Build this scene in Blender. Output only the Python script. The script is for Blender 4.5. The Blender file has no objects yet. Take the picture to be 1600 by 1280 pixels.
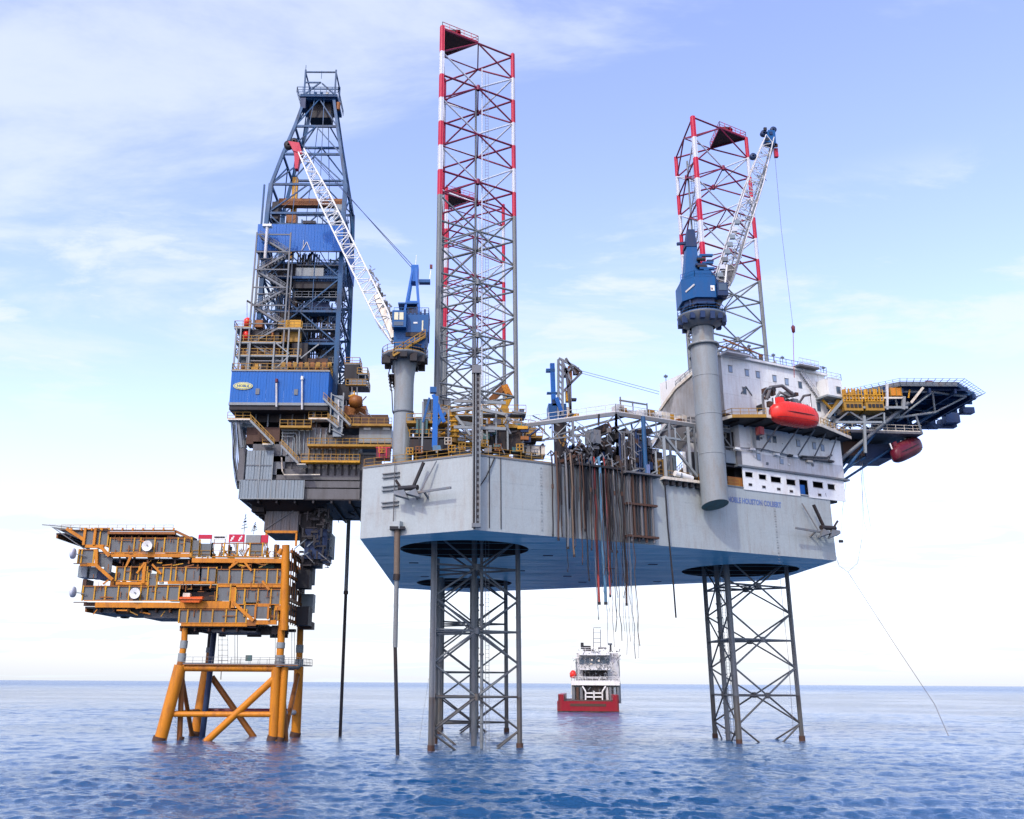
import bpy, math, random
import numpy as np
from mathutils import Vector, Matrix
from mathutils.geometry import tessellate_polygon
R = random.Random(7)
scene = bpy.context.scene
col = scene.collection

# ------------------------------------------------------------------ camera
CAM_H = 8.7; PITCH = math.radians(16.604); ROLL = math.radians(0.36); FPX = 1432.0; PPX = 727.0
cd = bpy.data.cameras.new('camera'); cam = bpy.data.objects.new('camera', cd); col.objects.link(cam)
cd.sensor_width = 36.0; cd.lens = 36.0*FPX/1600.0; cd.shift_x = (800.0-PPX)/1600.0
cd.clip_start = 0.5; cd.clip_end = 200000
cam.location = (0, 0, CAM_H)
cam.rotation_euler = (Matrix.Rotation(math.pi/2+PITCH, 3, 'X') @ Matrix.Rotation(ROLL, 3, 'Z')).to_euler()
scene.camera = cam

# ------------------------------------------------------------------ light
SUN_EL = math.radians(44); SUN_DIR = Vector((-0.42, -0.80, 0)).normalized()
w = bpy.data.worlds.new('World'); scene.world = w; w.use_nodes = True
nt = w.node_tree; nt.nodes.clear(); N = nt.nodes.new; K = nt.links.new
def mnode(op, a=None, b=None, c=None, tree=None):
    t = tree or nt; n = t.nodes.new('ShaderNodeMath'); n.operation = op
    for i, v in enumerate((a, b, c)):
        if v is None: continue
        if isinstance(v, (int, float)): n.inputs[i].default_value = v
        else: t.links.new(v, n.inputs[i])
    return n.outputs[0]
def mapr(v, a, b, c=0.0, d=1.0, tree=None, smooth=True):
    t = tree or nt; n = t.nodes.new('ShaderNodeMapRange'); n.clamp = True
    if smooth: n.interpolation_type = 'SMOOTHSTEP'
    t.links.new(v, n.inputs[0])
    for i, x in zip((1, 2, 3, 4), (a, b, c, d)): n.inputs[i].default_value = x
    return n.outputs[0]
out = N('ShaderNodeOutputWorld'); bg = N('ShaderNodeBackground'); bg.inputs[1].default_value = 0.15
sky = N('ShaderNodeTexSky'); sky.sky_type = 'NISHITA'; sky.sun_disc = False
sky.sun_elevation = SUN_EL; sky.sun_rotation = math.atan2(SUN_DIR.x, SUN_DIR.y)
sky.air_density = 1.0; sky.dust_density = 1.6; sky.ozone_density = 2.0
tc = N('ShaderNodeTexCoord'); sep = N('ShaderNodeSeparateXYZ'); K(tc.outputs['Generated'], sep.inputs[0])
zc = mnode('MAXIMUM', sep.outputs[2], 0.0)
den = mnode('ADD', zc, 0.10)
cx_ = mnode('DIVIDE', sep.outputs[0], den); cy_ = mnode('DIVIDE', sep.outputs[1], den)
comb = N('ShaderNodeCombineXYZ'); K(cx_, comb.inputs[0]); K(cy_, comb.inputs[1])
def noise(vec, scale, detail, rough, dist=0.0, rot=(0, 0, 0), sc=(1, 1, 1), loc=(0, 0, 0)):
    m = N('ShaderNodeMapping'); m.inputs['Rotation'].default_value = rot; m.inputs['Scale'].default_value = sc
    m.inputs['Location'].default_value = loc
    K(vec, m.inputs[0]); n = N('ShaderNodeTexNoise'); K(m.outputs[0], n.inputs['Vector'])
    n.inputs['Scale'].default_value = scale; n.inputs['Detail'].default_value = detail
    n.inputs['Roughness'].default_value = rough; n.inputs['Distortion'].default_value = dist
    return n.outputs['Fac']
c1 = noise(comb.outputs[0], 0.75, 9, 0.60, 0.6, (0, 0, 0.35), (1.0, 2.4, 1), (3.9, 1.6, 0))
c2 = noise(comb.outputs[0], 0.32, 4, 0.5, 0.2, (0, 0, 0.2), (1.0, 1.5, 1), (0.7, 2.9, 0))
cl = mapr(mnode('ADD', mnode('MULTIPLY', c1, 0.62), mnode('MULTIPLY', c2, 0.5)), 0.56, 0.68)
low = mapr(sep.outputs[2], 0.03, 0.30, 1.0, 0.0)           # haze bank near the horizon
c3 = noise(comb.outputs[0], 1.5, 8, 0.62, 0.3, (0, 0, 0.1), (1.0, 1.7, 1), (5.3, 0.4, 0))
band = mnode('MULTIPLY', mapr(sep.outputs[2], 0.20, 0.32), mapr(sep.outputs[2], 0.42, 0.50, 1.0, 0.0))
puff = mnode('MULTIPLY', mnode('MULTIPLY', mapr(c3, 0.49, 0.61), band), 0.75)
cmask = mnode('MINIMUM', mnode('MAXIMUM', puff, mnode('ADD', mnode('MULTIPLY', cl, 0.66), mnode('MULTIPLY', low, 0.75))), 0.94)
tint = N('ShaderNodeMix'); tint.data_type = 'RGBA'; tint.blend_type = 'MULTIPLY'; tint.inputs[0].default_value = 1.0
K(sky.outputs[0], tint.inputs[6]); tint.inputs[7].default_value = (2.95, 2.47, 2.74, 1)
mixc = N('ShaderNodeMix'); mixc.data_type = 'RGBA'; K(cmask, mixc.inputs[0])
K(tint.outputs[2], mixc.inputs[6]); mixc.inputs[7].default_value = (6.1, 6.6, 7.1, 1)
K(mixc.outputs[2], bg.inputs[0]); K(bg.outputs[0], out.inputs[0])
sd = bpy.data.lights.new('sun', 'SUN'); sd.energy = 2.3; sd.angle = math.radians(2.0); sd.color = (1.0, 0.95, 0.87)
so = bpy.data.objects.new('sun', sd); col.objects.link(so)
sv = Vector((SUN_DIR.x*math.cos(SUN_EL), SUN_DIR.y*math.cos(SUN_EL), math.sin(SUN_EL)))
so.rotation_euler = sv.to_track_quat('Z', 'Y').to_euler(); so.location = (0, 0, 200)
scene.view_settings.view_transform = 'Standard'; scene.view_settings.look = 'None'
scene.view_settings.exposure = 0.0; scene.view_settings.gamma = 1.0
scene.view_settings.use_curve_mapping = False
scene.cycles.max_bounces = 5; scene.cycles.diffuse_bounces = 2; scene.cycles.glossy_bounces = 3

# ------------------------------------------------------------------ materials
MATS = {}
def paint(name, colr, rough=0.55, dirt=(0.16, 0.10, 0.06), amt=0.25, metal=0.0, streak=1.0, scale=0.7, runs=0.0, buckle=0.0, stretch=(1.3, 1.3, 0.22)):
    m = bpy.data.materials.new(name); m.use_nodes = True; t = m.node_tree; b = t.nodes['Principled BSDF']
    g = t.nodes.new('ShaderNodeNewGeometry')
    mp = t.nodes.new('ShaderNodeMapping'); mp.inputs['Scale'].default_value = stretch
    t.links.new(g.outputs['Position'], mp.inputs[0])
    n1 = t.nodes.new('ShaderNodeTexNoise'); n1.inputs['Scale'].default_value = scale*1.6
    n1.inputs['Detail'].default_value = 6; n1.inputs['Roughness'].default_value = 0.68
    t.links.new(mp.outputs[0], n1.inputs['Vector'])
    n2 = t.nodes.new('ShaderNodeTexNoise'); n2.inputs['Scale'].default_value = scale*0.35
    n2.inputs['Detail'].default_value = 5; t.links.new(g.outputs['Position'], n2.inputs['Vector'])
    n3 = t.nodes.new('ShaderNodeTexNoise'); n3.inputs['Scale'].default_value = 5.0
    n3.inputs['Detail'].default_value = 3; t.links.new(g.outputs['Position'], n3.inputs['Vector'])
    f = mapr(mnode('ADD', mnode('MULTIPLY', n1.outputs[0], 0.6*streak+0.2, tree=t), mnode('MULTIPLY', n2.outputs[0], 0.5, tree=t), tree=t),
             0.56, 0.92, 0.0, amt*2.2, tree=t)
    mx = t.nodes.new('ShaderNodeMix'); mx.data_type = 'RGBA'; t.links.new(f, mx.inputs[0])
    mx.inputs[6].default_value = (*colr, 1); mx.inputs[7].default_value = (*dirt, 1)
    v = mapr(n3.outputs[0], 0.3, 0.7, 0.95, 1.04, tree=t)
    m2 = t.nodes.new('ShaderNodeMix'); m2.data_type = 'RGBA'; m2.blend_type = 'MULTIPLY'; m2.inputs[0].default_value = 1
    t.links.new(mx.outputs[2], m2.inputs[6]); t.links.new(v, m2.inputs[7])
    last = m2.outputs[2]
    if runs:                                           # narrow rust runs below edges and drains
        mr = t.nodes.new('ShaderNodeMapping'); mr.inputs['Scale'].default_value = (2.4, 2.4, 0.07); t.links.new(g.outputs['Position'], mr.inputs[0])
        nr_ = t.nodes.new('ShaderNodeTexNoise'); nr_.inputs['Scale'].default_value = 1.0; nr_.inputs['Detail'].default_value = 5; nr_.inputs['Roughness'].default_value = 0.6
        t.links.new(mr.outputs[0], nr_.inputs['Vector'])
        m3 = t.nodes.new('ShaderNodeMix'); m3.data_type = 'RGBA'; t.links.new(mapr(nr_.outputs[0], 0.60, 0.76, 0.0, runs, tree=t), m3.inputs[0])
        t.links.new(last, m3.inputs[6]); m3.inputs[7].default_value = (0.25, 0.17, 0.10, 1); last = m3.outputs[2]
    if name == 'hull_grey':                            # grime and water stains behind the hose station
        dt = t.nodes.new('ShaderNodeVectorMath'); dt.operation = 'DOT_PRODUCT'; t.links.new(g.outputs['Position'], dt.inputs[0]); dt.inputs[1].default_value = (0.899, 0.438, 0)
        s_ = mnode('SUBTRACT', dt.outputs['Value'], 1.2*0.899+116.4*0.438, tree=t)
        k_ = mnode('MULTIPLY', mnode('MULTIPLY', mapr(s_, 9.5, 15, tree=t), mapr(s_, 23, 31, 1, 0, tree=t), tree=t), mapr(nr_.outputs[0], 0.30, 0.58, 0.1, 0.85, tree=t), tree=t)
        m4 = t.nodes.new('ShaderNodeMix'); m4.data_type = 'RGBA'; t.links.new(k_, m4.inputs[0]); t.links.new(last, m4.inputs[6]); m4.inputs[7].default_value = (0.10, 0.11, 0.105, 1); last = m4.outputs[2]
    if buckle:
        bp = t.nodes.new('ShaderNodeBump'); bp.inputs['Distance'].default_value = 0.12; bp.inputs['Strength'].default_value = buckle
        nb = t.nodes.new('ShaderNodeTexNoise'); nb.inputs['Scale'].default_value = 0.75; nb.inputs['Detail'].default_value = 1.5; t.links.new(g.outputs['Position'], nb.inputs['Vector'])
        t.links.new(nb.outputs[0], bp.inputs['Height']); t.links.new(bp.outputs[0], b.inputs['Normal'])
    t.links.new(last, b.inputs['Base Color'])
    t.links.new(mapr(n1.outputs[0], 0.3, 0.8, rough-0.08, rough+0.15, tree=t), b.inputs['Roughness'])
    b.inputs['Metallic'].default_value = metal; b.inputs['Specular IOR Level'].default_value = 0.3
    MATS[name] = m; return m
RUST = (0.17, 0.085, 0.045)
paint('hull_grey', (0.335, 0.385, 0.375), 0.45, (0.27, 0.255, 0.22), 0.25, runs=0.5, buckle=0.35)
paint('hull_bottom', (0.24, 0.66, 0.74), 0.42, (0.09, 0.26, 0.34), 0.5, streak=0.7, scale=0.3, stretch=(0.12, 1.4, 1.0))
paint('well_dark', (0.028, 0.026, 0.03), 0.8, (0.05, 0.03, 0.02), 0.4)
paint('deck_grey', (0.09, 0.10, 0.10), 0.7)
paint('white', (0.72, 0.75, 0.71), 0.45, (0.50, 0.42, 0.33), 0.2, runs=0.45, buckle=0.2)
paint('white_dirty', (0.52, 0.54, 0.53), 0.5, (0.34, 0.28, 0.2), 0.3, runs=0.6, buckle=0.2)
paint('cream', (0.62, 0.58, 0.46), 0.5, RUST, 0.25)
paint('red', (0.46, 0.012, 0.045), 0.45, (0.30, 0.03, 0.05), 0.15)
paint('shaded_brace_red', (0.20, 0.012, 0.05), 0.5)  # leg red darkened: the backlit shade of the braces is put into the colour
paint('boat_red', (0.70, 0.03, 0.018), 0.28, (0.45, 0.04, 0.03), 0.12)
paint('dark_red', (0.11, 0.007, 0.02), 0.4)
paint('orange_red', (0.70, 0.13, 0.035), 0.5)
paint('leg_grey', (0.165, 0.188, 0.19), 0.5, (0.16, 0.15, 0.13), 0.35)
paint('leg_wet', (0.10, 0.105, 0.10), 0.45, (0.10, 0.08, 0.06), 0.55)
paint('leg_white', (0.52, 0.56, 0.60), 0.45, (0.5, 0.46, 0.42), 0.15)
paint('blue', (0.0, 0.105, 0.38), 0.4, (0.02, 0.10, 0.28), 0.2)
paint('crane_blue', (0.0, 0.075, 0.22), 0.4, (0.02, 0.07, 0.18), 0.3)
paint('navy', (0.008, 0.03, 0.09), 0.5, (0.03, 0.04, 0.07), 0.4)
paint('derrick_blue', (0.012, 0.078, 0.18), 0.5, (0.05, 0.05, 0.05), 0.4)
paint('steel', (0.13, 0.155, 0.17), 0.5, (0.19, 0.15, 0.11), 0.35)
paint('steel_light', (0.22, 0.255, 0.255), 0.45, (0.20, 0.17, 0.13), 0.3, runs=0.25)
paint('clad_grey', (0.20, 0.25, 0.27), 0.5, (0.20, 0.21, 0.20), 0.3)
paint('clad_brown', (0.115, 0.118, 0.12), 0.6, (0.08, 0.078, 0.07), 0.35)
paint('concrete_grey', (0.15, 0.155, 0.155), 0.7, (0.17, 0.14, 0.11), 0.45)
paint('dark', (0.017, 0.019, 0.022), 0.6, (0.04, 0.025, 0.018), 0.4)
paint('black', (0.008, 0.008, 0.01), 0.6)
paint('brown', (0.075, 0.038, 0.024), 0.65, (0.07, 0.045, 0.03), 0.4)
paint('yellow', (0.55, 0.28, 0.012), 0.5, RUST, 0.25)
paint('rail_yellow', (0.33, 0.185, 0.02), 0.5, RUST, 0.3)
paint('orange', (0.54, 0.195, 0.008), 0.5, (0.28, 0.10, 0.02), 0.42, runs=0.4)
paint('orange_rust', (0.26, 0.095, 0.014), 0.5, (0.16, 0.06, 0.03), 0.4)
paint('panel_grey', (0.125, 0.14, 0.14), 0.6, (0.10, 0.09, 0.08), 0.35)
paint('bright_orange', (0.80, 0.16, 0.03), 0.4)
paint('teal', (0.03, 0.12, 0.12), 0.5)
paint('lettering_blue', (0.13, 0.20, 0.38), 0.5)
paint('logo_yellow', (0.66, 0.62, 0.18), 0.5, (0.4, 0.38, 0.2), 0.1)
paint('rope', (0.16, 0.17, 0.18), 0.8)
paint('hose_red', (0.34, 0.05, 0.04), 0.5)
paint('hose_blue', (0.06, 0.16, 0.25), 0.5)
paint('hose_tan', (0.13, 0.10, 0.07), 0.6)
paint('ship_red', (0.24, 0.008, 0.018), 0.4, (0.2, 0.05, 0.03), 0.2)
gl = bpy.data.materials.new('window_glass'); gl.use_nodes = True
gb = gl.node_tree.nodes['Principled BSDF']; gb.inputs['Base Color'].default_value = (0.05, 0.085, 0.12, 1); gb.inputs['Roughness'].default_value = 0.12
MATS['glass'] = gl
gl3 = gl.copy(); gl3.name = 'pale_glass'; gl3.node_tree.nodes['Principled BSDF'].inputs['Base Color'].default_value = (0.22, 0.30, 0.40, 1); MATS['pale_glass'] = gl3
gl2 = gl.copy(); gl2.name = 'cab_glass'; gl2.node_tree.nodes['Principled BSDF'].inputs['Base Color'].default_value = (0.62, 0.60, 0.38, 1); MATS['cab_glass'] = gl2

# sea
def sea_material():
    m = bpy.data.materials.new('sea_water'); m.use_nodes = True; t = m.node_tree; b = t.nodes['Principled BSDF']
    b.inputs['Base Color'].default_value = (0.006, 0.062, 0.155, 1); b.inputs['Roughness'].default_value = 0.10; b.inputs['IOR'].default_value = 1.40
    g = t.nodes.new('ShaderNodeNewGeometry')
    def nz(sx, sy, sc, det, ro=0.6):
        mp = t.nodes.new('ShaderNodeMapping'); mp.inputs['Scale'].default_value = (sx, sy, 1); mp.inputs['Rotation'].default_value = (0, 0, 0.25)
        t.links.new(g.outputs['Position'], mp.inputs[0])
        n = t.nodes.new('ShaderNodeTexNoise'); n.inputs['Scale'].default_value = sc; n.inputs['Detail'].default_value = det
        n.inputs['Roughness'].default_value = ro; t.links.new(mp.outputs[0], n.inputs['Vector']); return n.outputs[0]
    h = mnode('ADD', mnode('MULTIPLY', nz(0.9, 1.1, 1.6, 8, 0.70), 0.50, tree=t), mnode('MULTIPLY', nz(0.8, 1.2, 0.3, 3), 0.5, tree=t), tree=t)
    patch = mapr(nz(1, 1, 0.012, 3), 0.38, 0.62, 0.45, 1.0, tree=t)
    bp = t.nodes.new('ShaderNodeBump'); bp.inputs['Distance'].default_value = 1.0
    ln = t.nodes.new('ShaderNodeVectorMath'); ln.operation = 'LENGTH'; t.links.new(g.outputs['Position'], ln.inputs[0])
    far = mapr(ln.outputs['Value'], 70, 700, 0.42, 0.9, tree=t)      # open water beyond the sheltered patch is rougher
    bp.inputs['Distance'].default_value = 1.6
    t.links.new(mnode('MULTIPLY', patch, far, tree=t), bp.inputs['Strength']); t.links.new(mapr(ln.outputs['Value'], 120, 2500, 0.025, 0.24, tree=t), b.inputs['Roughness']); t.links.new(h, bp.inputs['Height'])
    t.links.new(bp.outputs[0], b.inputs['Normal'])
    # broken wash where piles and leg chords pierce the surface
    dmin = None
    for (x, y) in ((-4.3, 130.7), (8.0, 137.8), (-4.3, 144.9), (42.9, 151.2), (42.9, 165.4), (55.2, 158.3), (-4.3, 171.9), (8.0, 179.0), (-45.8, 147.3), (-29.2, 148.4), (-28.0, 148.8), (-27.7, 161), (-43.9, 161), (-7.9, 121.8), (-20.9, 163), (33, 305), (39.6, 304.4), (46, 305)):
        dn = t.nodes.new('ShaderNodeVectorMath'); dn.operation = 'DISTANCE'; t.links.new(g.outputs['Position'], dn.inputs[0]); dn.inputs[1].default_value = (x, y, 0.0)
        o_ = dn.outputs['Value'] if y < 200 else mnode('MULTIPLY', dn.outputs['Value'], 0.35, tree=t)
        dmin = o_ if dmin is None else mnode('MINIMUM', dmin, o_, tree=t)
    fo = mnode('MULTIPLY', mapr(dmin, 0.5, 2.1, 1.0, 0.0, tree=t), mapr(nz(1, 1, 2.2, 6, 0.7), 0.46, 0.62, 0.0, 0.75, tree=t), tree=t)
    mf = t.nodes.new('ShaderNodeMix'); mf.data_type = 'RGBA'; t.links.new(fo, mf.inputs[0]); mf.inputs[6].default_value = (0.006, 0.062, 0.155, 1); mf.inputs[7].default_value = (0.7, 0.75, 0.8, 1)
    t.links.new(mf.outputs[2], b.inputs['Base Color'])
    return m
MATS['sea'] = sea_material()

# ------------------------------------------------------------------ geometry helpers
class G:
    def __init__(s): s.v = []; s.f = []; s.sm = []
    def add(s, vs, fs, smooth=False):
        o = len(s.v); s.v += [tuple(x) for x in vs]; s.f += [tuple(i+o for i in f) for f in fs]; s.sm += [smooth]*len(fs); return s
    def hexa(s, b, t):     # 4 bottom, 4 top
        return s.add(list(b)+list(t), [(3, 2, 1, 0), (4, 5, 6, 7), (0, 1, 5, 4), (1, 2, 6, 5), (2, 3, 7, 6), (3, 0, 4, 7)])
    def box(s, x0, x1, y0, y1, z0, z1):
        return s.hexa([(x0, y0, z0), (x1, y0, z0), (x1, y1, z0), (x0, y1, z0)], [(x0, y0, z1), (x1, y0, z1), (x1, y1, z1), (x0, y1, z1)])
    def fbox(s, F, s0, s1, n0, n1, z0, z1):   # box in a frame F(s,n,z)
        return s.hexa([F(s0, n1, z0), F(s1, n1, z0), F(s1, n0, z0), F(s0, n0, z0)], [F(s0, n1, z1), F(s1, n1, z1), F(s1, n0, z1), F(s0, n0, z1)])
    def basis(s, p, q):
        d = (q-p); 
        if d.length < 1e-6: d = Vector((0, 0, 1))
        d.normalize(); a = Vector((0, 0, 1)) if abs(d.z) < 0.95 else Vector((0, 1, 0))
        x = d.cross(a).normalized(); return x, x.cross(d).normalized()
    def beam(s, p, q, w, h=None):
        p = Vector(p); q = Vector(q); x, y = s.basis(p, q); h = w if h is None else h; x = x*w/2; y = y*h/2
        return s.hexa([p-x-y, p+x-y, p+x+y, p-x+y], [q-x-y, q+x-y, q+x+y, q-x+y])
    def tube(s, p, q, r, n=8, r2=None, cap=False):
        p = Vector(p); q = Vector(q); x, y = s.basis(p, q); r2 = r if r2 is None else r2
        A = [p+(x*math.cos(2*math.pi*i/n)+y*math.sin(2*math.pi*i/n))*r for i in range(n)]
        B = [q+(x*math.cos(2*math.pi*i/n)+y*math.sin(2*math.pi*i/n))*r2 for i in range(n)]
        s.add(A+B, [(i, (i+1) % n, n+(i+1) % n, n+i) for i in range(n)], True)
        if cap: s.add(A+B, [tuple(range(n-1, -1, -1)), tuple(range(n, 2*n))])
        return s
    def path(s, pts, r, n=6):
        pts = [Vector(p) for p in pts]; rings = []; 
        for i, p in enumerate(pts):
            a = pts[max(0, i-1)]; b = pts[min(len(pts)-1, i+1)]; x, y = s.basis(a, b)
            if rings and x.dot(px) < 0: x, y = -x, -y
            px = x
            rings.append([p+(x*math.cos(2*math.pi*k/n)+y*math.sin(2*math.pi*k/n))*r for k in range(n)])
        vs = [v for g in rings for v in g]
        return s.add(vs, [(j*n+i, j*n+(i+1) % n, (j+1)*n+(i+1) % n, (j+1)*n+i) for j in range(len(pts)-1) for i in range(n)], True)
    def lathe(s, c, prof, n=24, axis='Z'):
        c = Vector(c); vs = []
        for (r, z) in prof:
            for i in range(n):
                a = 2*math.pi*i/n
                o = (r*math.cos(a), r*math.sin(a), z)
                if axis == 'X': o = (z, r*math.cos(a), r*math.sin(a))
                if axis == 'Y': o = (r*math.cos(a), z, r*math.sin(a))
                vs.append(c+Vector(o))
        m = len(prof)
        return s.add(vs, [(j*n+i, j*n+(i+1) % n, (j+1)*n+(i+1) % n, (j+1)*n+i) for j in range(m-1) for i in range(n)], True)
    def prism(s, pts, z0, z1):
        n = len(pts); A = [(p[0], p[1], z0) for p in pts]; B = [(p[0], p[1], z1) for p in pts]
        return s.add(A+B, [tuple(range(n-1, -1, -1)), tuple(range(n, 2*n))]+[(i, (i+1) % n, n+(i+1) % n, n+i) for i in range(n)])
    def corr(s, p, q, z0, z1, pitch=0.5, depth=0.08, nrm=None):  # corrugated sheet from p to q (xy), zigzag, with thickness
        p = Vector((p[0], p[1], 0)); q = Vector((q[0], q[1], 0)); d = q-p; L = d.length; d.normalize()
        n_ = Vector((d.y, -d.x, 0)) if nrm is None else Vector((nrm[0], nrm[1], 0)); k = max(2, int(L/pitch)); vs = []; fs = []; st = L/k
        pr = []
        for i in range(k):
            for f, o in ((0, 0), (0.42, 0), (0.5, 1), (0.92, 1)): pr.append(p+d*(st*(i+f))+n_*(depth*o))
        pr.append(q)
        m = len(pr)
        for v in pr: vs.append((v.x, v.y, z0))
        for v in pr: vs.append((v.x, v.y, z1))
        for v in pr: u = v-n_*(depth*0.4+0.03); vs.append((u.x, u.y, z0))
        for v in pr: u = v-n_*(depth*0.4+0.03); vs.append((u.x, u.y, z1))
        for i in range(m-1):
            fs.append((i, i+1, m+i+1, m+i)); fs.append((2*m+i+1, 2*m+i, 3*m+i, 3*m+i+1))
            fs.append((m+i, m+i+1, 3*m+i+1, 3*m+i)); fs.append((i+1, i, 2*m+i, 2*m+i+1))
        return s.add(vs, fs)
    def rail(s, pts, h=1.1, sp=1.6, r=0.06, mid=True):
        pts = [Vector(p) for p in pts]
        for a, b in zip(pts[:-1], pts[1:]):
            L = (b-a).length; k = max(1, int(round(L/sp)))
            for i in range(k+1):
                p = a.lerp(b, i/k); s.beam(p, p+Vector((0, 0, h)), r)
            s.beam(a+Vector((0, 0, h)), b+Vector((0, 0, h)), r)
            if mid: s.beam(a+Vector((0, 0, h*0.5)), b+Vector((0, 0, h*0.5)), r*0.8)
            s.beam(a+Vector((0, 0, 0.08)), b+Vector((0, 0, 0.08)), 0.03, 0.16)
        return s
    def build(s, name, mat, parent=None, label=None, kind=None, cat=None, group=None, loc=None):
        me = bpy.data.meshes.new(name); o0 = Vector((0, 0, 0))
        if parent is not None:
            p = parent
            while p is not None: o0 += p.location; p = p.parent
        elif loc is not None: o0 = Vector(loc)
        elif cat is not None or kind is None:
            a = np.array(s.v); o0 = Vector(((a[:, 0].min()+a[:, 0].max())/2, (a[:, 1].min()+a[:, 1].max())/2, a[:, 2].min()))
        me.from_pydata([(v[0]-o0.x, v[1]-o0.y, v[2]-o0.z) for v in s.v], [], s.f)
        if any(s.sm): me.polygons.foreach_set('use_smooth', s.sm)
        me.materials.append(MATS[mat]); o = bpy.data.objects.new(name, me); col.objects.link(o)
        if parent is not None: o.parent = parent
        else: o.location = o0
        if label: o['label'] = label
        if kind: o['kind'] = kind
        if cat: o['category'] = cat
        if group: o['group'] = group
        return o
def thing(name, label, cat, loc=(0, 0, 0), group=None):
    o = bpy.data.objects.new(name, None); col.objects.link(o); o.location = loc; o.empty_display_size = 1
    o['label'] = label; o['category'] = cat
    if group: o['group'] = group
    return o
def copy_tree(o, parent=None):
    c = o.copy(); col.objects.link(c); c.parent = parent
    for ch in list(o.children): copy_tree(ch, c)
    return c
def V(*a): return Vector(a)

# survey helper: the point of the upright plane Y = depth seen in the photograph's direction (px, py)
cF = Vector((0, math.cos(PITCH), math.sin(PITCH))); cU = Vector((0, -math.sin(PITCH), math.cos(PITCH)))
def at(px, py, Y):
    X = px-PPX; W_ = 640-py; u = X*math.cos(ROLL)-W_*math.sin(ROLL); v = X*math.sin(ROLL)+W_*math.cos(ROLL)
    d = Vector((1, 0, 0))*u/FPX+cU*v/FPX+cF; t = Y/d.y
    return Vector((d.x*t, Y, d.z*t+CAM_H))
# frames of the hull faces: s along the face, n outward, z up
P0 = Vector((1.2, 116.4)); uP = Vector((57.1, 27.8)).normalized(); nP = Vector((uP.y, -uP.x))
uC = Vector((-15.4, 8.1)).normalized(); nC = Vector((-abs(uC.y), -abs(uC.x)))
def FP(s, n, z): q = P0+uP*s+nP*n; return Vector((q.x, q.y, z))
def FC(s, n, z): q = P0+uC*s+nC*n; return Vector((q.x, q.y, z))
ZB, ZD = 27.4, 37.3      # hull bottom and deck

# ------------------------------------------------------------------ sea
def make_sea():
    rings = [2.0]
    while rings[-1] < 60000:
        r = rings[-1]; rings.append(r+(r*0.06 if r < 54 else r*0.0024 if r < 330 else r*0.006 if r < 900 else r*0.03))
    fine = np.radians(np.linspace(-33, 37, 640)); rest = np.radians(np.linspace(37, 327, 93))[1:-1]
    ang = np.concatenate([fine, rest]); na = len(ang); rr = np.array(rings); nr = len(rr)
    A, RR = np.meshgrid(ang, rr); X = RR*np.sin(A); Y = RR*np.cos(A); Z = np.zeros_like(X)
    rs = np.random.RandomState(3); X0 = X.copy(); Y0 = Y.copy()
    spac = np.maximum(np.gradient(rr)[:, None], RR*np.radians(70/640.))
    inside = (np.abs((A-np.radians(2)+np.pi) % (2*np.pi)-np.pi) < np.radians(34.6))
    for i in range(76):
        lam = 0.75*(13/0.75)**(i/75.0)*rs.uniform(0.85, 1.15); th = rs.normal(0.25, 0.8)+(-math.pi/2)
        k = 2*np.pi/lam; amp = 0.0078*lam**0.62*rs.uniform(0.6, 1.3); ph = rs.uniform(0, 6.28)
        dx, dy = math.cos(th), math.sin(th)
        fade = np.clip((lam/spac-2.2)/3.0, 0, 1)*inside
        q = k*(X0*dx+Y0*dy)+ph+0.6*np.sin(X0*0.021*(i % 5+1)+Y0*0.017+i)
        Z += amp*fade*np.sin(q); X += -0.95*amp*fade*dx*np.cos(q)*-1; Y += -0.95*amp*fade*dy*np.cos(q)*-1
    gust = 0.6+0.5*np.sin(X0*0.013+1.0+0.7*np.sin(Y0*0.011))*np.sin(Y0*0.009+2.0)
    Z *= np.clip(gust, 0.45, 1.15)
    vs = np.stack([X, Y, Z], -1).reshape(-1, 3)
    idx = np.arange(nr*na).reshape(nr, na); a = idx[:-1, :]; b = idx[1:, :]
    a2 = np.roll(a, -1, 1); b2 = np.roll(b, -1, 1)
    fs = np.stack([a, a2, b2, b], -1).reshape(-1, 4)[:, ::-1]
    me = bpy.data.meshes.new('sea'); me.vertices.add(len(vs)+1)
    me.vertices.foreach_set('co', np.concatenate([vs, [[0, 0, 0]]]).ravel())
    cen = [(int(idx[0, j]), int(idx[0, (j+1) % na]), len(vs)) for j in range(na)]
    nl = fs.size+3*len(cen); me.loops.add(nl); me.polygons.add(len(fs)+len(cen))
    me.loops.foreach_set('vertex_index', np.concatenate([fs.ravel(), np.array(cen)[:, [0, 2, 1]].ravel()]))
    ls = np.concatenate([np.arange(len(fs))*4, fs.size+np.arange(len(cen))*3]); me.polygons.foreach_set('loop_start', ls)
    me.polygons.foreach_set('use_smooth', np.ones(len(ls), bool))
    me.update(calc_edges=True); me.validate(); me.materials.append(MATS['sea'])
    o = bpy.data.objects.new('sea', me); col.objects.link(o); o['kind'] = 'structure'; o['label'] = 'rippled blue sea reaching to the horizon'
make_sea()
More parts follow.
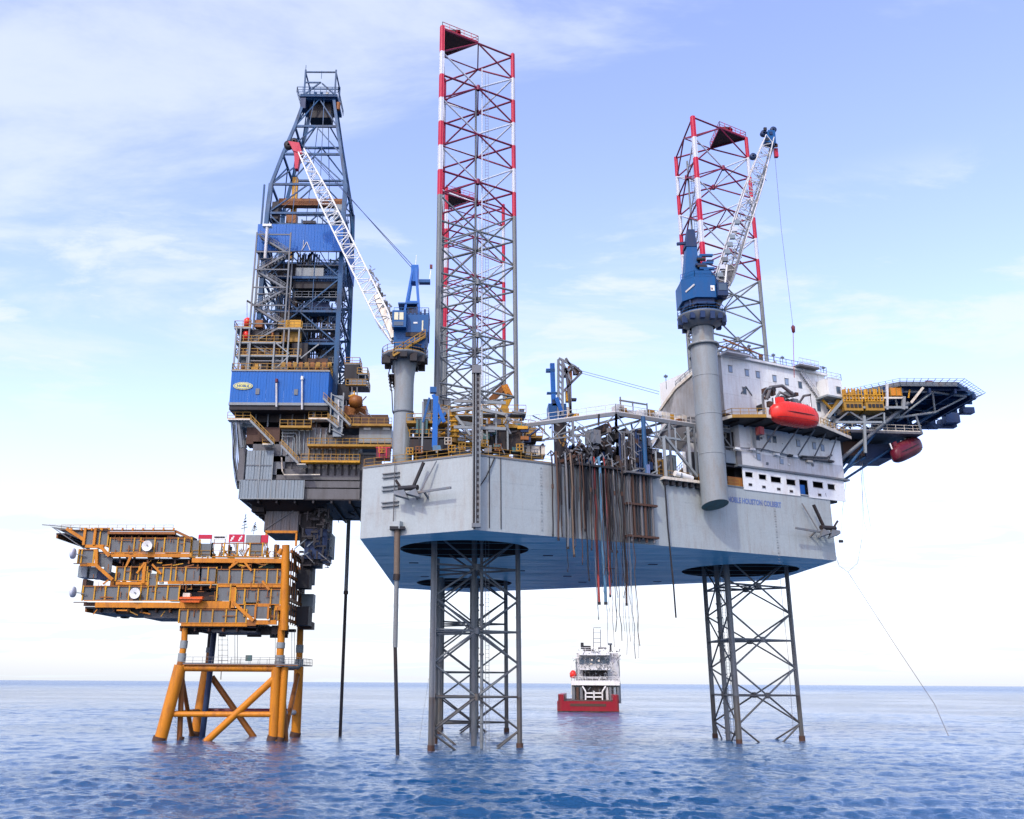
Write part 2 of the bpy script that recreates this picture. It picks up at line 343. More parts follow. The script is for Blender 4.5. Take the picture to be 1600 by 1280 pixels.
# ------------------------------------------------------------------ the jack-up hull
HULL = [(1.2, 116.4), (58.3, 144.2), (58.3, 172.8), (1.2, 200.6), (-14.2, 192.5), (-14.2, 124.5)]
LEGS = [((-0.2, 137.8), 11.3, 9.02, 115.6, 'front'), ((47.0, 158.3), 11.4, 8.76, 112.3, 'bow'), ((-0.2, 179.0), 15.0, 8.85, 108.8, 'far')]
WELLS = [((0.0, 134.6), 9.4), ((47.2, 158.4), 9.7), ((0.0, 181.8), 9.3)]
def circle(c, r, n=48): return [(c[0]+r*math.cos(2*math.pi*i/n), c[1]+r*math.sin(2*math.pi*i/n)) for i in range(n)]
hull = thing('jackup_rig_hull', 'pale grey rig hull with blue underside, raised high on three lattice legs', 'rig hull', (20, 158, ZB))
g = G(); n = len(HULL)
for i in range(n):
    a = HULL[i]; b = HULL[(i+1) % n]
    gg = G(); gg.add([(a[0], a[1], ZB), (b[0], b[1], ZB), (b[0], b[1], ZD), (a[0], a[1], ZD)], [(0, 1, 2, 3)])
    c = Vector(((a[0]+b[0])/2-20, (a[1]+b[1])/2-158)).normalized()*-0.05
    gg.add([(a[0]+c.x, a[1]+c.y, ZB+.05), (b[0]+c.x, b[1]+c.y, ZB+.05), (b[0]+c.x, b[1]+c.y, ZD), (a[0]+c.x, a[1]+c.y, ZD)], [(3, 2, 1, 0)])
    gg.build('side_plating', 'hull_grey', hull)
loops = [[Vector((x, y, ZB)) for x, y in HULL]]+[[Vector((x, y, ZB)) for x, y in circle(*wl)][::-1] for wl in WELLS]
tri = tessellate_polygon(loops); fl = [v for l in loops for v in l]
g = G(); g.add(fl, [tuple(t) for t in tri]); g.build('bottom_plating', 'hull_bottom', hull)
for c, r in WELLS:
    g = G(); g.lathe((c[0], c[1], 0), [(r, ZB), (r, ZD-0.4)], 48); g.add([(x, y, ZD-0.4) for x, y in circle(c, r)], [tuple(range(48))])
    g.build('leg_well', 'well_dark', hull)
g = G(); g.prism(HULL, ZD, ZD+0.06); g.build('main_deck', 'deck_grey', hull)
# weld seams standing a little proud of the plating
for F, L, name in ((FP, 63.4, 's'), (FC, 17.3, 'c')):
    k = 1
    while k*4.6 < L:
        G().fbox(F, k*4.6, k*4.6+0.07, 0, 0.012, ZB+0.1, ZD-0.1).build('weld_seam', 'hull_grey', hull); k += 1
    for z in (30.7, 34.0): G().fbox(F, 0.1, L-0.1, 0, 0.013, z, z+0.06).build('weld_seam', 'hull_grey', hull)
    G().fbox(F, 0, L, 0, 0.10, ZD-0.12, ZD+0.10).build('sheer_strake', 'steel', hull)
for y in range(122, 200, 6): 
    xs_ = [x for x in range(-13, 58) if (x-1.2)*27.8/57.1+116.4 < y < 200.6-(x-1.2)*27.8/57.1 and y > 124.5-(x+14.2)*8.1/15.4 and y < 192.5+(x+14.2)*8.1/15.4]
    if xs_: G().box(xs_[0], xs_[-1], y, y+.08, ZB-.015, ZB-.002).build('weld_seam', 'hull_bottom', hull)
# inlets and marks in the bottom
for (x, y) in ((12, 140), (24, 156), (30, 150), (18, 168), (-9, 150), (-8, 170), (9, 160), (36, 176), (22, 178)):
    G().box(x, x+1.5, y, y+0.8, ZB-0.05, ZB-0.002).build('sea_chest_grating', 'dark', hull)
# draught marks: a column of raised figures
def text_mesh(body, size, name, mat, parent, F, s, nn, z, ext=0.015, width=None, label=None):
    cu = bpy.data.curves.new(name, 'FONT'); cu.body = body; cu.size = size; cu.extrude = ext; cu.resolution_u = 2; cu.offset = 0.035*size
    ob = bpy.data.objects.new(name, cu); col.objects.link(ob); dg = bpy.context.evaluated_depsgraph_get()
    me = ob.evaluated_get(dg).to_mesh(); vs = [v.co.copy() for v in me.vertices]; fs = [tuple(p.vertices) for p in me.polygons]
    ob.evaluated_get(dg).to_mesh_clear(); bpy.data.objects.remove(ob)
    wd = max(v.x for v in vs)-min(v.x for v in vs); k = 1 if width is None else width/wd
    gg = G(); gg.add([F(s+v.x*k, nn+v.z, z+v.y) for v in vs], fs); return gg.build(name, mat, parent, label)
text_mesh('NOBLE HOUSTON COLBERT', 1.15, 'lettering', 'lettering_blue', hull, FP, 42.3, 0.03, 34.85, width=10.6)
g = G()
for i in range(22):
    z = ZD-0.9-i*0.40
    g.fbox(FP, 9.9, 10.3, 0.012, 0.03, z, z+0.035)
    if i % 3 == 0: g.fbox(FP, 10.0, 10.2, 0.012, 0.03, z+0.1, z+0.24)
    g.fbox(FP, 51.3, 51.7, 0.012, 0.035, z-1.5, z-1.45)
    if i % 2 and i < 18: g.fbox(FP, 51.4, 51.65, 0.012, 0.035, z-1.9, z-1.72)
g.build('draught_marks', 'steel_light', hull, kind='stuff')
for z0 in (36.0, 34.2, 32.0):                       # fender brackets on the aft chamfer
    for dz in (0, 0.55):
        G().fbox(FC, 11.3, 14.0, 0, 0.32, z0-dz-.06, z0-dz+.06).build('fender_bracket', 'steel', hull)
g = G(); g.fbox(FC, 10.6, 12.4, 0, 0.9, 28.2, 29.2); g.build('caisson_support', 'hull_grey', hull)
# the rail around the deck edge
g = G(); g.rail([FP(0.5, -0.1, ZD+.1), FP(12, -0.1, ZD+.1)]); g.build('handrail', 'rail_yellow', hull, kind='stuff')
g = G(); g.rail([FP(30, -0.1, ZD+.1), FP(45, -0.1, ZD+.1)]); g.build('handrail', 'rail_yellow', hull, kind='stuff')
g = G(); g.rail([FC(0.5, -0.1, ZD+.1), FC(17.3, -0.1, ZD+.1)]); g.build('handrail', 'rail_yellow', hull, kind='stuff')
g = G(); g.rail([(-14.1, 125, ZD+.1), (-14.1, 190, ZD+.1)], sp=2.5); g.build('handrail', 'rail_yellow', hull, kind='stuff')

# ------------------------------------------------------------------ the three lattice legs
def make_leg(c, z0, bay, top, which):
    lab = {'front': 'tallest red and white lattice leg, rising through the near corner of the rig hull',
           'bow': 'lattice leg rising behind the white accommodation block, banded red and white above',
           'far': 'lattice leg on the far side of the hull, seen through the front leg'}[which]
    L = thing('rig_leg', lab, 'rig leg', (c[0], c[1], -12), 'lattice legs of the jack-up rig')
    a = 12.3/3
    A = Vector((c[0]-a, c[1]-7.1)); B = Vector((c[0]+2*a, c[1])); C = Vector((c[0]-a, c[1]+7.1)); ch = [A, B, C]
    zlow = z0-2*bay
    zs = []; z = zlow
    while z < top-bay*0.3: zs.append(z); z += bay/2
    zs.append(top)
    red_from = top-0.3-bay/2*7
    def colour(zm):
        if zm < 26.5: return 'leg_wet' if zm < 6 else 'leg_grey'
        if zm < red_from: return 'leg_grey'
        k = int((top-0.3-zm)//(bay/2))
        return 'red' if (k % 2 == 0) else 'leg_white'
    for i, P in enumerate(ch):
        out = (P-Vector(c)).normalized(); tg = Vector((-out.y, out.x))
        for j in range(len(zs)-1):
            g = G(); za, zb = zs[j], zs[j+1]; rr = 0.37
            g.tube((P.x, P.y, za), (P.x, P.y, zb), rr, 12)
            # opposed racks
            for sg in (1, -1):
                q = P+tg*sg*0.4; g.beam((q.x, q.y, za), (q.x, q.y, zb), 0.16)
            if j == len(zs)-2: g.add([(P.x+rr*math.cos(t*math.pi/6), P.y+rr*math.sin(t*math.pi/6), zb) for t in range(12)], [tuple(range(12))])
            g.build('chord_segment', colour((za+zb)/2), L)
    for P in ch: G().tube((P.x, P.y, -1.2), (P.x, P.y, R.uniform(.5, 1.0)), .5, 12).build('marine_growth', 'brown', L)
    mids = [(ch[i]+ch[(i+1) % 3])/2 for i in range(3)]
    k = 0; z = zlow
    while z < top-bay*0.45:
        nodes = z; zh = z+bay/2; zt = z+bay
        for i in range(3):
            P, Q, M = ch[i], ch[(i+1) % 3], mids[i]
            lo, hi = [{'red': 'shaded_brace_red'}.get(q_, q_) for q_ in (colour(z+bay/4), colour(z+3*bay/4))]; tops = zt < top-0.3
            G().tube((P.x, P.y, z), (M.x, M.y, zh), 0.15, 6).build('brace', lo, L)
            G().tube((Q.x, Q.y, z), (M.x, M.y, zh), 0.15, 6).build('brace', lo, L)
            if tops:
                G().tube((P.x, P.y, zt), (M.x, M.y, zh), 0.15, 6).build('brace', hi, L)
                G().tube((Q.x, Q.y, zt), (M.x, M.y, zh), 0.15, 6).build('brace', hi, L)
            G().tube((P.x, P.y, zh), (Q.x, Q.y, zh), 0.17, 6).build('horizontal_brace', lo, L)
            M2 = mids[(i+1) % 3]; G().tube((M.x, M.y, zh), (M2.x, M2.y, zh), 0.12, 5).build('inner_brace', lo, L)
            if z < 60 or k % 2 == 0:
                G().tube((M.x, M.y, zh-0.45), (M.x, M.y, zh+0.45), 0.36, 6).build('node_sleeve', lo, L)
        z += bay; k += 1
    # small steel platform in one corner of the top frame
    zt = z-bay/2
    tri3 = {'front': [A, mids[0], mids[2]], 'bow': [B, mids[0], mids[1]], 'far': [A, mids[0], mids[2]]}[which]
    zt2 = zt
    g = G(); g.prism([(p.x, p.y) for p in tri3], zt2+0.15, zt2+0.32); g.build('top_platform', 'brown', L)
    g = G(); g.rail([(p.x, p.y, zt2+.3) for p in tri3+[tri3[0]]], 1.2, 1.5, 0.08); g.build('platform_rail', 'red', L, kind='stuff')
    cc = sum(tri3, Vector((0, 0)))/3
    g = G(); g.box(cc.x-1.1, cc.x+1.0, cc.y-0.9, cc.y+0.9, zt2+0.32, zt2+2.1); g.build('winch_box', 'dark', L)
    g = G(); g.lathe((cc.x+0.6, cc.y-1.2, zt2+1.0), [(0.5, -.4), (0.5, .4)], 12, 'Y'); g.build('sheave', 'red', L)
    # water pipes and ladder inside the leg
    if which == 'bow': spots = [(c[0]-a+0.4, c[1]+0.4, 0.42)]
    else: spots = [(mids[1].x-0.3, mids[1].y-0.4, 0.42), (mids[0].x+0.7, mids[0].y+0.9, 0.22)]
    for (x, y, r) in spots:
        G().tube((x, y, -10), (x, y, 34), r, 10).build('water_pipe', 'leg_grey', L)
        G().tube((x, y, 34), (x, y, top-5), r*0.45, 8).build('water_pipe', 'leg_white' if r < .3 else 'leg_grey', L)
    x, y, r = spots[-1]
    g = G()
    for q in range(14): g.tube((x, y, 1.0+2.3*q), (x, y, 1.22+2.3*q), r+0.13, 8)
    for dx in (0.55, 1.05): g.beam((x+dx, y, -8), (x+dx, y, top-6), 0.07)
    for q in range(200):
        if q*0.55-6 < top-6: g.beam((x+.55, y, q*0.55-6), (x+1.05, y, q*0.55-6), 0.045)
    g.build('ladder', 'leg_grey', L, kind='stuff')
    return ch
CH = [make_leg(*l) for l in LEGS]

# jack houses where the legs pass the deck
def jackhouse(ch, lab, zt=47.5):
    J = thing('jack_house', lab, 'jack house', (sum(p.x for p in ch)/3, sum(p.y for p in ch)/3, ZD), 'jack houses at the leg wells')
    for i in range(3):
        P = ch[i]; c = sum(ch, Vector((0, 0)))/3; o = (P-c).normalized(); t = Vector((-o.y, o.x))
        for sg in (-1, 1):
            q = P+t*sg*1.5
            g = G(); g.beam((q.x, q.y, ZD), (q.x, q.y, zt), 0.95, 1.3); g.build('jack_case', 'steel', J)
            for k in range(5):
                g = G(); z = ZD+1.4+k*1.75; g.tube(V(q.x, q.y, z)+V(o.x, o.y, 0)*0.6, V(q.x, q.y, z)+V(o.x, o.y, 0)*1.5, 0.55, 10, cap=True)
                g.build('jack_motor', 'steel' if (k+i) % 2 else 'teal', J)
        Q = ch[(i+1) % 3]
        for z in (zt-1.2, 41.5):
            G().beam((P.x, P.y, z), (Q.x, Q.y, z), 0.5, 0.8).build('guide_frame', 'steel_light', J)
        e = (Q-P).normalized(); n_ = Vector((e.y, -e.x)); 
        if n_.dot((P+Q)/2-c) < 0: n_ = -n_
        a, b = P+n_*2.0-e*1.2, Q+n_*2.0+e*1.2; 
        for z in (42.0, 45.9):
            a2, b2 = a+n_*1.6, b+n_*1.6
            g = G(); g.add([(a.x, a.y, z), (b.x, b.y, z), (b2.x, b2.y, z), (a2.x, a2.y, z), (a.x, a.y, z+.15), (b.x, b.y, z+.15), (b2.x, b2.y, z+.15), (a2.x, a2.y, z+.15)],
                           [(3, 2, 1, 0), (4, 5, 6, 7), (0, 1, 5, 4), (1, 2, 6, 5), (2, 3, 7, 6), (3, 0, 4, 7)]); g.build('walkway', 'rail_yellow', J)
            g = G(); g.rail([(a2.x, a2.y, z+.15), (b2.x, b2.y, z+.15)], 1.2, 1.4, 0.09); g.build('walkway_rail', 'rail_yellow', J, kind='stuff')
            for f in (0.1, 0.5, 0.9):
                p = a2.lerp(b2, f); G().beam((p.x, p.y, ZD), (p.x, p.y, z), 0.2).build('post', 'steel_light', J)
    return J
jackhouse(CH[0], 'grey jack house with yellow walkways at the foot of the tallest leg')
jackhouse(CH[1], 'grey jack house of the bow leg behind the accommodation block', 52)
jackhouse(CH[2], 'grey jack house of the far leg, across the deck')

# raw water tower standing against the near hull corner
T = thing('raw_water_tower', 'tall narrow grey steel tower with rack holes running down the near corner of the hull', 'pump tower', (1.4, 115.6, ZB))
for x, w_ in ((1.02, .12), (1.38, .12), (1.95, .1)): G().beam((x, 115.6, ZB+0.3), (x, 115.6, 49.2), w_, 0.35).build('rail_beam', 'steel_light', T)
G().box(1.08, 1.9, 115.75, 115.95, ZB+0.3, 49).build('backing_plate', 'steel', T)
G().tube((1.2, 115.6, ZB), (1.2, 115.6, 48.4), 0.1, 10).build('riser_pipe', 'dark', T)
for i in range(26): G().box(1.55, 1.78, 115.68, 115.74, ZB+0.6+i*0.8, ZB+1.0+i*0.8).build('rack_plate', 'dark', T)
for z in (44.6, 41.0): G().beam((-1.5, 116.4, z), (5.4, 117.2, z), 0.25, 0.4).build('cross_tie', 'steel_light', T)
G().box(0.85, 2.1, 115.3, 116.0, 48.2, 49.3).build('head_frame', 'steel', T)
G().box(0.9, 2.05, 115.3, 116.0, ZB+0.2, ZB+0.7).build('foot_clamp', 'steel', T)

# anchors in their racks
def anchor(F, s, z, lab, flip=1, big=1.0):
    A = thing('anchor', lab, 'anchor', F(s, 1.2, z), 'anchors hanging on the hull side'); q = lambda a, b, c: F(s+a*flip*big, 1.4+b, z+c*big)
    G().beam(q(0, 0, 0), q(6.2, 0.1, 0.25), 0.28).build('stock', 'steel', A)
    G().beam(q(0.2, 0, 0.3), q(1.9, -0.2, 4.1), 0.42, 0.3).build('shank', 'dark', A)
    G().beam(q(1.7, 0, 0.3), q(3.4, -1.0, 4.3), 0.16).build('rack_bar', 'steel', A)
    for a, b in ((-2.2, 0.55), (-0.4, -0.6)):
        g = G(); g.hexa([q(a, 0, -0.2), q(a+2.2, 0, -0.9), q(a+2.3, 0.7, -0.7), q(a+0.1, 0.7, 0.0)], [q(a-.1, 0.1, 0.15+b*.5), q(a+1.5, 0.1, 0.45), q(a+1.6, .6, 0.5), q(a, .6, 0.2+b*.5)]); g.build('fluke', 'black' if flip > 0 else 'steel', A)
    G().tube(q(-1.6, .2, 0.8), q(1.3, .2, 0.7), 0.36, 8, cap=True).build('crown', 'dark', A)
    G().beam(q(-1.4, .2, 1.0), q(-1.9, .6, 1.9), 0.3).build('palm', 'black', A)
    for a in (0.4, 2.0): G().beam(q(a, -0.1, 0.2), q(a, -1.35, -0.5), 0.22).build('bolster', 'steel', A)
anchor(FC, 8.8, 32.6, 'dark anchor hanging on the left chamfered face of the hull', -1, 1.0)
anchor(FP, 60.5, 31.3, 'grey anchor in its rack at the bow end of the hull', -1, 1.05)
for s0 in (2.2, 3.9): G().tube(FP(s0, .06, ZD), FP(s0, .06, ZB+.4), 0.055, 6).build('vent_line', 'dark', None, 'thin dark line down the hull just right of the near corner' if s0 < 3 else 'second thin dark line down the hull, right of its twin', cat='vent line', group='lines down the hull near the corner')
G().tube(FC(11.9, 0.4, ZD), FC(11.9, 0.4, 29.2), 0.07, 6).build('service_line', 'clad_brown', None, 'thin brown pipe down the left hull face to the caisson support', cat='pipe')
G().path([FP(3.0, .1, 37.2), FP(1.6, .3, 34.4), FP(0.6, .4, 33.0), FP(-.2, .6, 32.4)], 0.08).build('mooring_cable', 'dark', None, 'dark cable slanting from the deck edge to the near hull corner', cat='cable')
# caisson and riser going down into the sea
T = thing('pump_caisson', 'rusty caisson tube hanging from the left hull face down into the sea', 'caisson', (-8.9, 121.4, -6))
G().tube((-8.85, 121.3, 22), (-8.95, 121.3, 28.4), 0.40, 12).build('upper_tube', 'hose_tan', T)
G().tube((-8.8, 121.4, 13), (-8.85, 121.3, 22), 0.30, 12).build('middle_tube', 'leg_grey', T)
G().tube((-7.9, 121.8, -5), (-8.8, 121.4, 13.0), 0.24, 12).build('lower_tube', 'dark', T)
G().box(-9.9, -7.9, 120.6, 121.9, 28.1, 28.5).build('mouth_flange', 'dark', T)
G().tube((-8.9, 121.3, 21.5), (-8.85, 121.3, 22.3), 0.46, 12, cap=True).build('coupling', 'black', T)
p = at(545, 812, 163); q = at(531.5, 1150, 163)
T = thing('conductor_riser', 'long dark riser pipe dropping from the cantilever to the sea', 'riser', (q.x, q.y, -5))
G().tube(p, p.lerp(q, .35), 0.34, 10).build('upper_tube', 'leg_grey', T); G().tube(p.lerp(q, .35), q+V(0, 0, -5), 0.28, 10).build('lower_tube', 'dark', T)
G().tube(p.lerp(q, .345), p.lerp(q, .36), 0.42, 10, cap=True).build('coupling', 'black', T)
# ------------------------------------------------------------------ cantilever and drilling package (over the platform)
YN, YF = 148.0, 168.0
T = thing('cantilever', 'grey cantilever structure reaching out from the rig over the orange platform', 'cantilever', (-24, 158, ZD))
def X_(px, py, Y=YN): return at(px, py, Y).x
def Z_(px, py, Y=YN): return at(px, py, Y).z
def prect(x0, y0, x1, y1, Y, d, name, mat, parent, **kw):      # a box seen at those photo bounds on plane Y, depth d
    a = at((x0+x1)/2, y0, Y); b = at((x0+x1)/2, y1, Y); xl = at(x0, (y0+y1)/2, Y).x; xr = at(x1, (y0+y1)/2, Y).x
    return G().box(xl, xr, Y, Y+d, b.z, a.z).build(name, mat, parent, **kw)
# main box girders
for y in (YN+1.2, YF-1.8):
    G().box(-36.0, -13.9, y, y+0.6, ZD+0.1, 45.2).build('girder_web', 'clad_brown', T)
    for z in (ZD+0.1, 45.2): G().box(-36.2, -13.9, y-0.4, y+1.0, z-0.1, z+0.25).build('girder_flange', 'steel', T)
    for x in range(-35, -14, 2): G().box(x, x+0.12, y-0.28, y, ZD+0.35, 45.1).build('stiffener', 'clad_brown', T)
G().box(-36.9, -13.9, YN+0.2, YF, ZD-0.05, ZD+0.1).build('floor_plate', 'dark', T)
for x in range(-34, -14, 3): G().box(x, x+0.3, YN+.3, YF-.1, ZD-0.55, ZD-0.05).build('floor_beam', 'dark', T)
G().box(-37.2, -13.9, YN+2, YF, 49.9, 50.1).build('upper_deck', 'dark', T)
# cladding, lower band and upper left block
zc0, zc1, zc2 = 37.4, 40.5, 45.5
for i in range(7):
    x0 = -37.0+i*1.5; G().corr((x0, YN), (x0+1.46, YN), zc0, zc1, 0.38, 0.06).build('cladding_panel', 'clad_grey', T)
for j, (za, zb) in enumerate(((zc1+.1, 42.9), (43.0, zc2))):
    for i in range(3):
        x0 = -36.2+i*1.45; G().corr((x0, YN+.05), (x0+1.40, YN+.05), za, zb, 0.38, 0.05).build('cladding_panel', 'clad_grey', T)
for x in (-37.05, -34.0, -31.9, -26.5): G().box(x, x+0.16, YN-0.12, YN, zc0, zc1 if x < -36.9 or x > -30 else zc2).build('corner_trim', 'steel_light', T)
for z in (zc1, 42.95): G().box(-36.2, -31.9, YN-0.08, YN, z-0.05, z+0.12).build('trim', 'steel', T)
G().box(-37.05, -26.4, YN-.15, YN+.02, zc0-0.12, zc0+.05).build('trim', 'steel_light', T)
g = G(); 
for k in range(9): g.corr((-37.0, YF-2.1*k), (-37.0, YF-2.1*k-2.0), zc0, zc1, 0.4, 0.05, (-1, 0))
g.build('end_cladding', 'clad_grey', T)
# stepped beams in the middle bay
for (x0, y0, x1, y1, d, m) in ((425, 713, 562, 722, .8, 'steel'), (432, 733, 562, 750, 1.2, 'clad_brown'), (470, 752, 562, 762, 1.4, 'clad_brown'),
        (395, 690, 440, 712, 1.2, 'clad_brown'), (440, 668, 512, 712, 3.0, 'concrete_grey'), (425, 712, 445, 742, .5, 'steel'), (372, 700, 382, 752, 2, 'clad_brown'),
        (474, 764, 562, 780, 3.0, 'clad_brown'), (512, 680, 562, 712, 4, 'clad_brown'), (385, 668, 437, 694, 3, 'brown')):
    prect(x0, y0, x1, y1, YN+.6, d, 'beam' if y1-y0 < 14 else 'wall_panel', m, T)
for i in range(12):
    x = 482+i*7; prect(x, 696, x+1.6, 722, YN+.3, .15, 'stanchion', 'steel' if i % 3 else 'rail_yellow', T)
for i in range(8): prect(478+i*11, 724, 481+i*11, 742, YN+.4, .2, 'web_rib', 'dark', T)
for i in range(9): prect(440+i*8.5, 670, 441.4+i*8.5, 711, YN+.35, .2, 'wall_rib', 'clad_grey', T)
# pipe loops on the wall
for k, (a, b) in enumerate(((3.0, 0.14), (2.5, 0.11), (2.0, 0.09))):
    p = at(440, 672+k*5, YN-.1); q = at(468-k*4, 672+k*5, YN-.1); r_ = at(468-k*4, 710, YN-.1)
    G().path([p, q-V(.3, 0, 0), q-V(0, 0, .3), r_], b).build('pipe', 'steel_light', T)
p = at(440, 715, YN-.1); G().path([at(500, 742, YN-.1), at(444, 742, YN-.1), at(441, 736, YN-.1), p], .13).build('pipe', 'cream', T)
# yellow walkways along the side
for (x0, x1, y, m) in ((437, 486, 667, 'rail_yellow'), (480, 612, 696, 'rail_yellow'), (470, 562, 721, 'yellow'), (355, 391, 655, 'cream'), (410, 425, 694, 'cream'), (482, 512, 654, 'cream'), (540, 612, 664, 'rail_yellow')):
    a = at(x0, y, YN-1.3); b = at(x1, y, YN-1.3)
    G().box(a.x, b.x, YN-1.3, YN+.3, a.z-.12, a.z+.12).build('walkway', m, T)
    G().rail([(a.x, YN-1.25, a.z+.1), (b.x, YN-1.25, a.z+.1)], 1.15, 1.2, .085).build('walkway_rail', 'rail_yellow', T, kind='stuff')
# stair flights down the side
def stair(p, q, wdt, parent, mat='steel_light', railm='rail_yellow', name='stair_flight', steps=12):
    p = Vector(p); q = Vector(q); S = None
    g = G()
    for y in (0, wdt): g.beam(p+V(0, y, 0), q+V(0, y, 0), 0.09, 0.32)
    for i in range(steps):
        c = p.lerp(q, (i+.5)/steps); g.box(c.x-.16, c.x+.16, c.y, c.y+wdt, c.z-.03, c.z+.03)
    o = g.build(name, mat, parent, kind='stuff')
    g = G()
    for y in (0, wdt):
        g.beam(p+V(0, y, 1.0), q+V(0, y, 1.0), .08); g.beam(p+V(0, y, .5), q+V(0, y, .5), .06)
        for i in range(7): c = p.lerp(q, i/6)+V(0, y, 0); g.beam(c, c+V(0, 0, 1.0), .07)
    g.build('stair_rail', railm, parent, kind='stuff'); return o
stair(at(391, 657, YN-2.4), at(427, 694, YN-2.4), .9, T); stair(at(439, 696, YN-2.4), at(466, 724, YN-2.4), .9, T)
stair(at(505, 622, YN-2.4), at(547, 664, YN-2.4), .9, T); stair(at(512, 655, YN-2.4), at(528, 668, YN-2.4), .8, T)
a = at(464, 725, YN-2.4); G().box(a.x, a.x+1.4, YN-2.4, YN, a.z-.1, a.z+.05).build('landing', 'cream', T)
# right hand grey house and the small lights under it
prect(561, 665, 611, 692, YN-.2, 4, 'service_house', 'steel_light', T)
for x in (568, 598): prect(x, 668, x+11, 671.5, YN-.4, .2, 'lamp', 'white', T)
prect(520, 648, 562, 664, YN+.5, 3, 'machinery_casing', 'brown', T); prect(562, 648, 606, 664, YN+.9, 3, 'machinery_casing', 'brown', T)
# side platforms below the blue house
for (x0, y0, x1, y1, m) in ((368, 636, 395, 652, 'dark'), (395, 640, 505, 660, 'black'), (505, 632, 516, 660, 'dark'), (372, 656, 400, 668, 'clad_grey'), (450, 662, 500, 668, 'brown')):
    prect(x0, y0, x1, y1, YN+1, 5, 'machinery_casing', m, T)
for i in range(6): prect(397+i*9, 632, 398.4+i*9, 644, YN-.4, .15, 'hanger', 'white_dirty', T)
a = at(396, 641.5, YN-.5); b = at(470, 641.5, YN-.5); G().tube(a, b, .13, 8).build('pipe', 'white_dirty', T)
a = at(396, 636, YN-.5); b = at(430, 636, YN-.5); G().tube(a, b, .09, 8).build('pipe', 'hose_red', T)
prect(488, 640, 491.5, 660, YN-.6, .3, 'hanger', 'steel_light', T)
for i in range(7):
    x = 380+i*19; prect(x, 633, x+2, 667, YN+.7, .25, 'post', 'steel', T)
# curved brackets under the left platform
for k in range(3):
    a = at(372+k*4, 658, YN-.5+k*2); b = at(378+k*3, 700, YN-.5+k*2); G().beam(a, b, .4).build('bracket', 'steel', T)
# bundle of bent pipes hanging at the far left
for k in range(7):
    r1 = R.uniform(-1.5, 1.5); x = 361+k*2.2
    pts = [at(x, 658, YN+k*.6), at(x+2.5, 690, YN+k*.6), at(x+3+r1, 715, YN+k*.6), at(x+5, 738, YN+k*.6), at(x+7-k*.8, 752+r1*3, YN+k*.6), at(x+10-k*.6, 764, YN+1+k*.6)]
    G().path(pts, .08+.03*(k % 3)).build('hanging_hose', ('steel', 'dark', 'steel_light')[k % 3], T)
# funnel shaped underside down to the tower on the platform
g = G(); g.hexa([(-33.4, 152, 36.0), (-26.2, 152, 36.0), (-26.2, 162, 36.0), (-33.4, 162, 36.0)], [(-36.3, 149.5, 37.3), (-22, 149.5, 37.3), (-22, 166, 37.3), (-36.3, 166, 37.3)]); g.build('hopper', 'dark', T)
g = G(); 
for k in range(14):
    a = V(R.uniform(-35, -16), R.uniform(150, 166), ZD-.1); g.beam(a, a+V(R.uniform(-2, 2), 0, -R.uniform(.4, 1.5)), .12); g.beam(a, a+V(R.uniform(-3, 3), R.uniform(-2, 2), -R.uniform(.1, .5)), .15)
g.build('underside_pipework', 'dark', T, kind='stuff')
for k in range(5): G().box(-35.5+k*.4, -33.4+k*.3, 151+k, 153+k, 35.8-.3*k, 37.2).build('hung_box', 'black', T)

# wellhead tower between cantilever and platform
T2 = thing('wellhead_tower', 'grey clad tower joining the cantilever to the platform deck below', 'tower', (-30, 157, 30))
for i in range(4): G().corr((-33.4+i*1.42, 152), (-33.4+i*1.42+1.38, 152), 32.8, 36.9, .35, .05).build('cladding_panel', 'concrete_grey', T2)
G().beam((-33.2, 151.85, 33.0), (-28.0, 151.85, 36.6), .12).build('diagonal_brace', 'steel', T2)
G().box(-33.4, -27.6, 152.1, 162, 32.6, 37.0).build('inner_wall', 'dark', T2)
G().box(-33.0, -27.7, 151.4, 152, 32.3, 32.7).build('base_frame', 'orange', T2)
for x in (-33.0, -28.0): G().box(x, x+.3, 151.4, 151.8, 30.2, 32.4).build('base_post', 'orange', T2)
for (x0, x1, y0, y1, z0, z1, m) in ((-27.5, -23.6, 153, 163, 30.5, 36.9, 'dark'), (-26.6, -22.9, 152.5, 159, 28.2, 33.2, 'navy'), (-24.5, -22.6, 155, 160, 29.0, 33.0, 'clad_grey'), (-27, -24.2, 153, 158, 27.2, 28.4, 'dark')):
    G().box(x0, x1, y0, y1, z0, z1).build('equipment_casing', m, T2)
for k in range(9):
    a = V(-27+R.uniform(0, 3.5), 151.8+R.uniform(0, .8), R.uniform(29, 36)); b = a+V(R.uniform(-2, 2.5), R.uniform(-.6, .6), R.uniform(-2.5, 2.5))
    G().beam(a, b, .16).build('pipe', ('steel', 'dark', 'clad_grey')[k % 3], T2)
g = G()
for k in range(90):
    p = V(R.uniform(-27.4, -22.4), R.uniform(150.8, 153.5), R.uniform(26.5, 36.5)); d = R.choice([(1, 0, 0), (0, 0, 1)]); L = R.uniform(.3, 1.9); q = p+V(d[0]*L, 0, d[2]*L); q.x = min(q.x, -22.2); g.beam(p, q, R.uniform(.08, .35))
g.build('tower_fittings', 'dark', T2, kind='stuff')

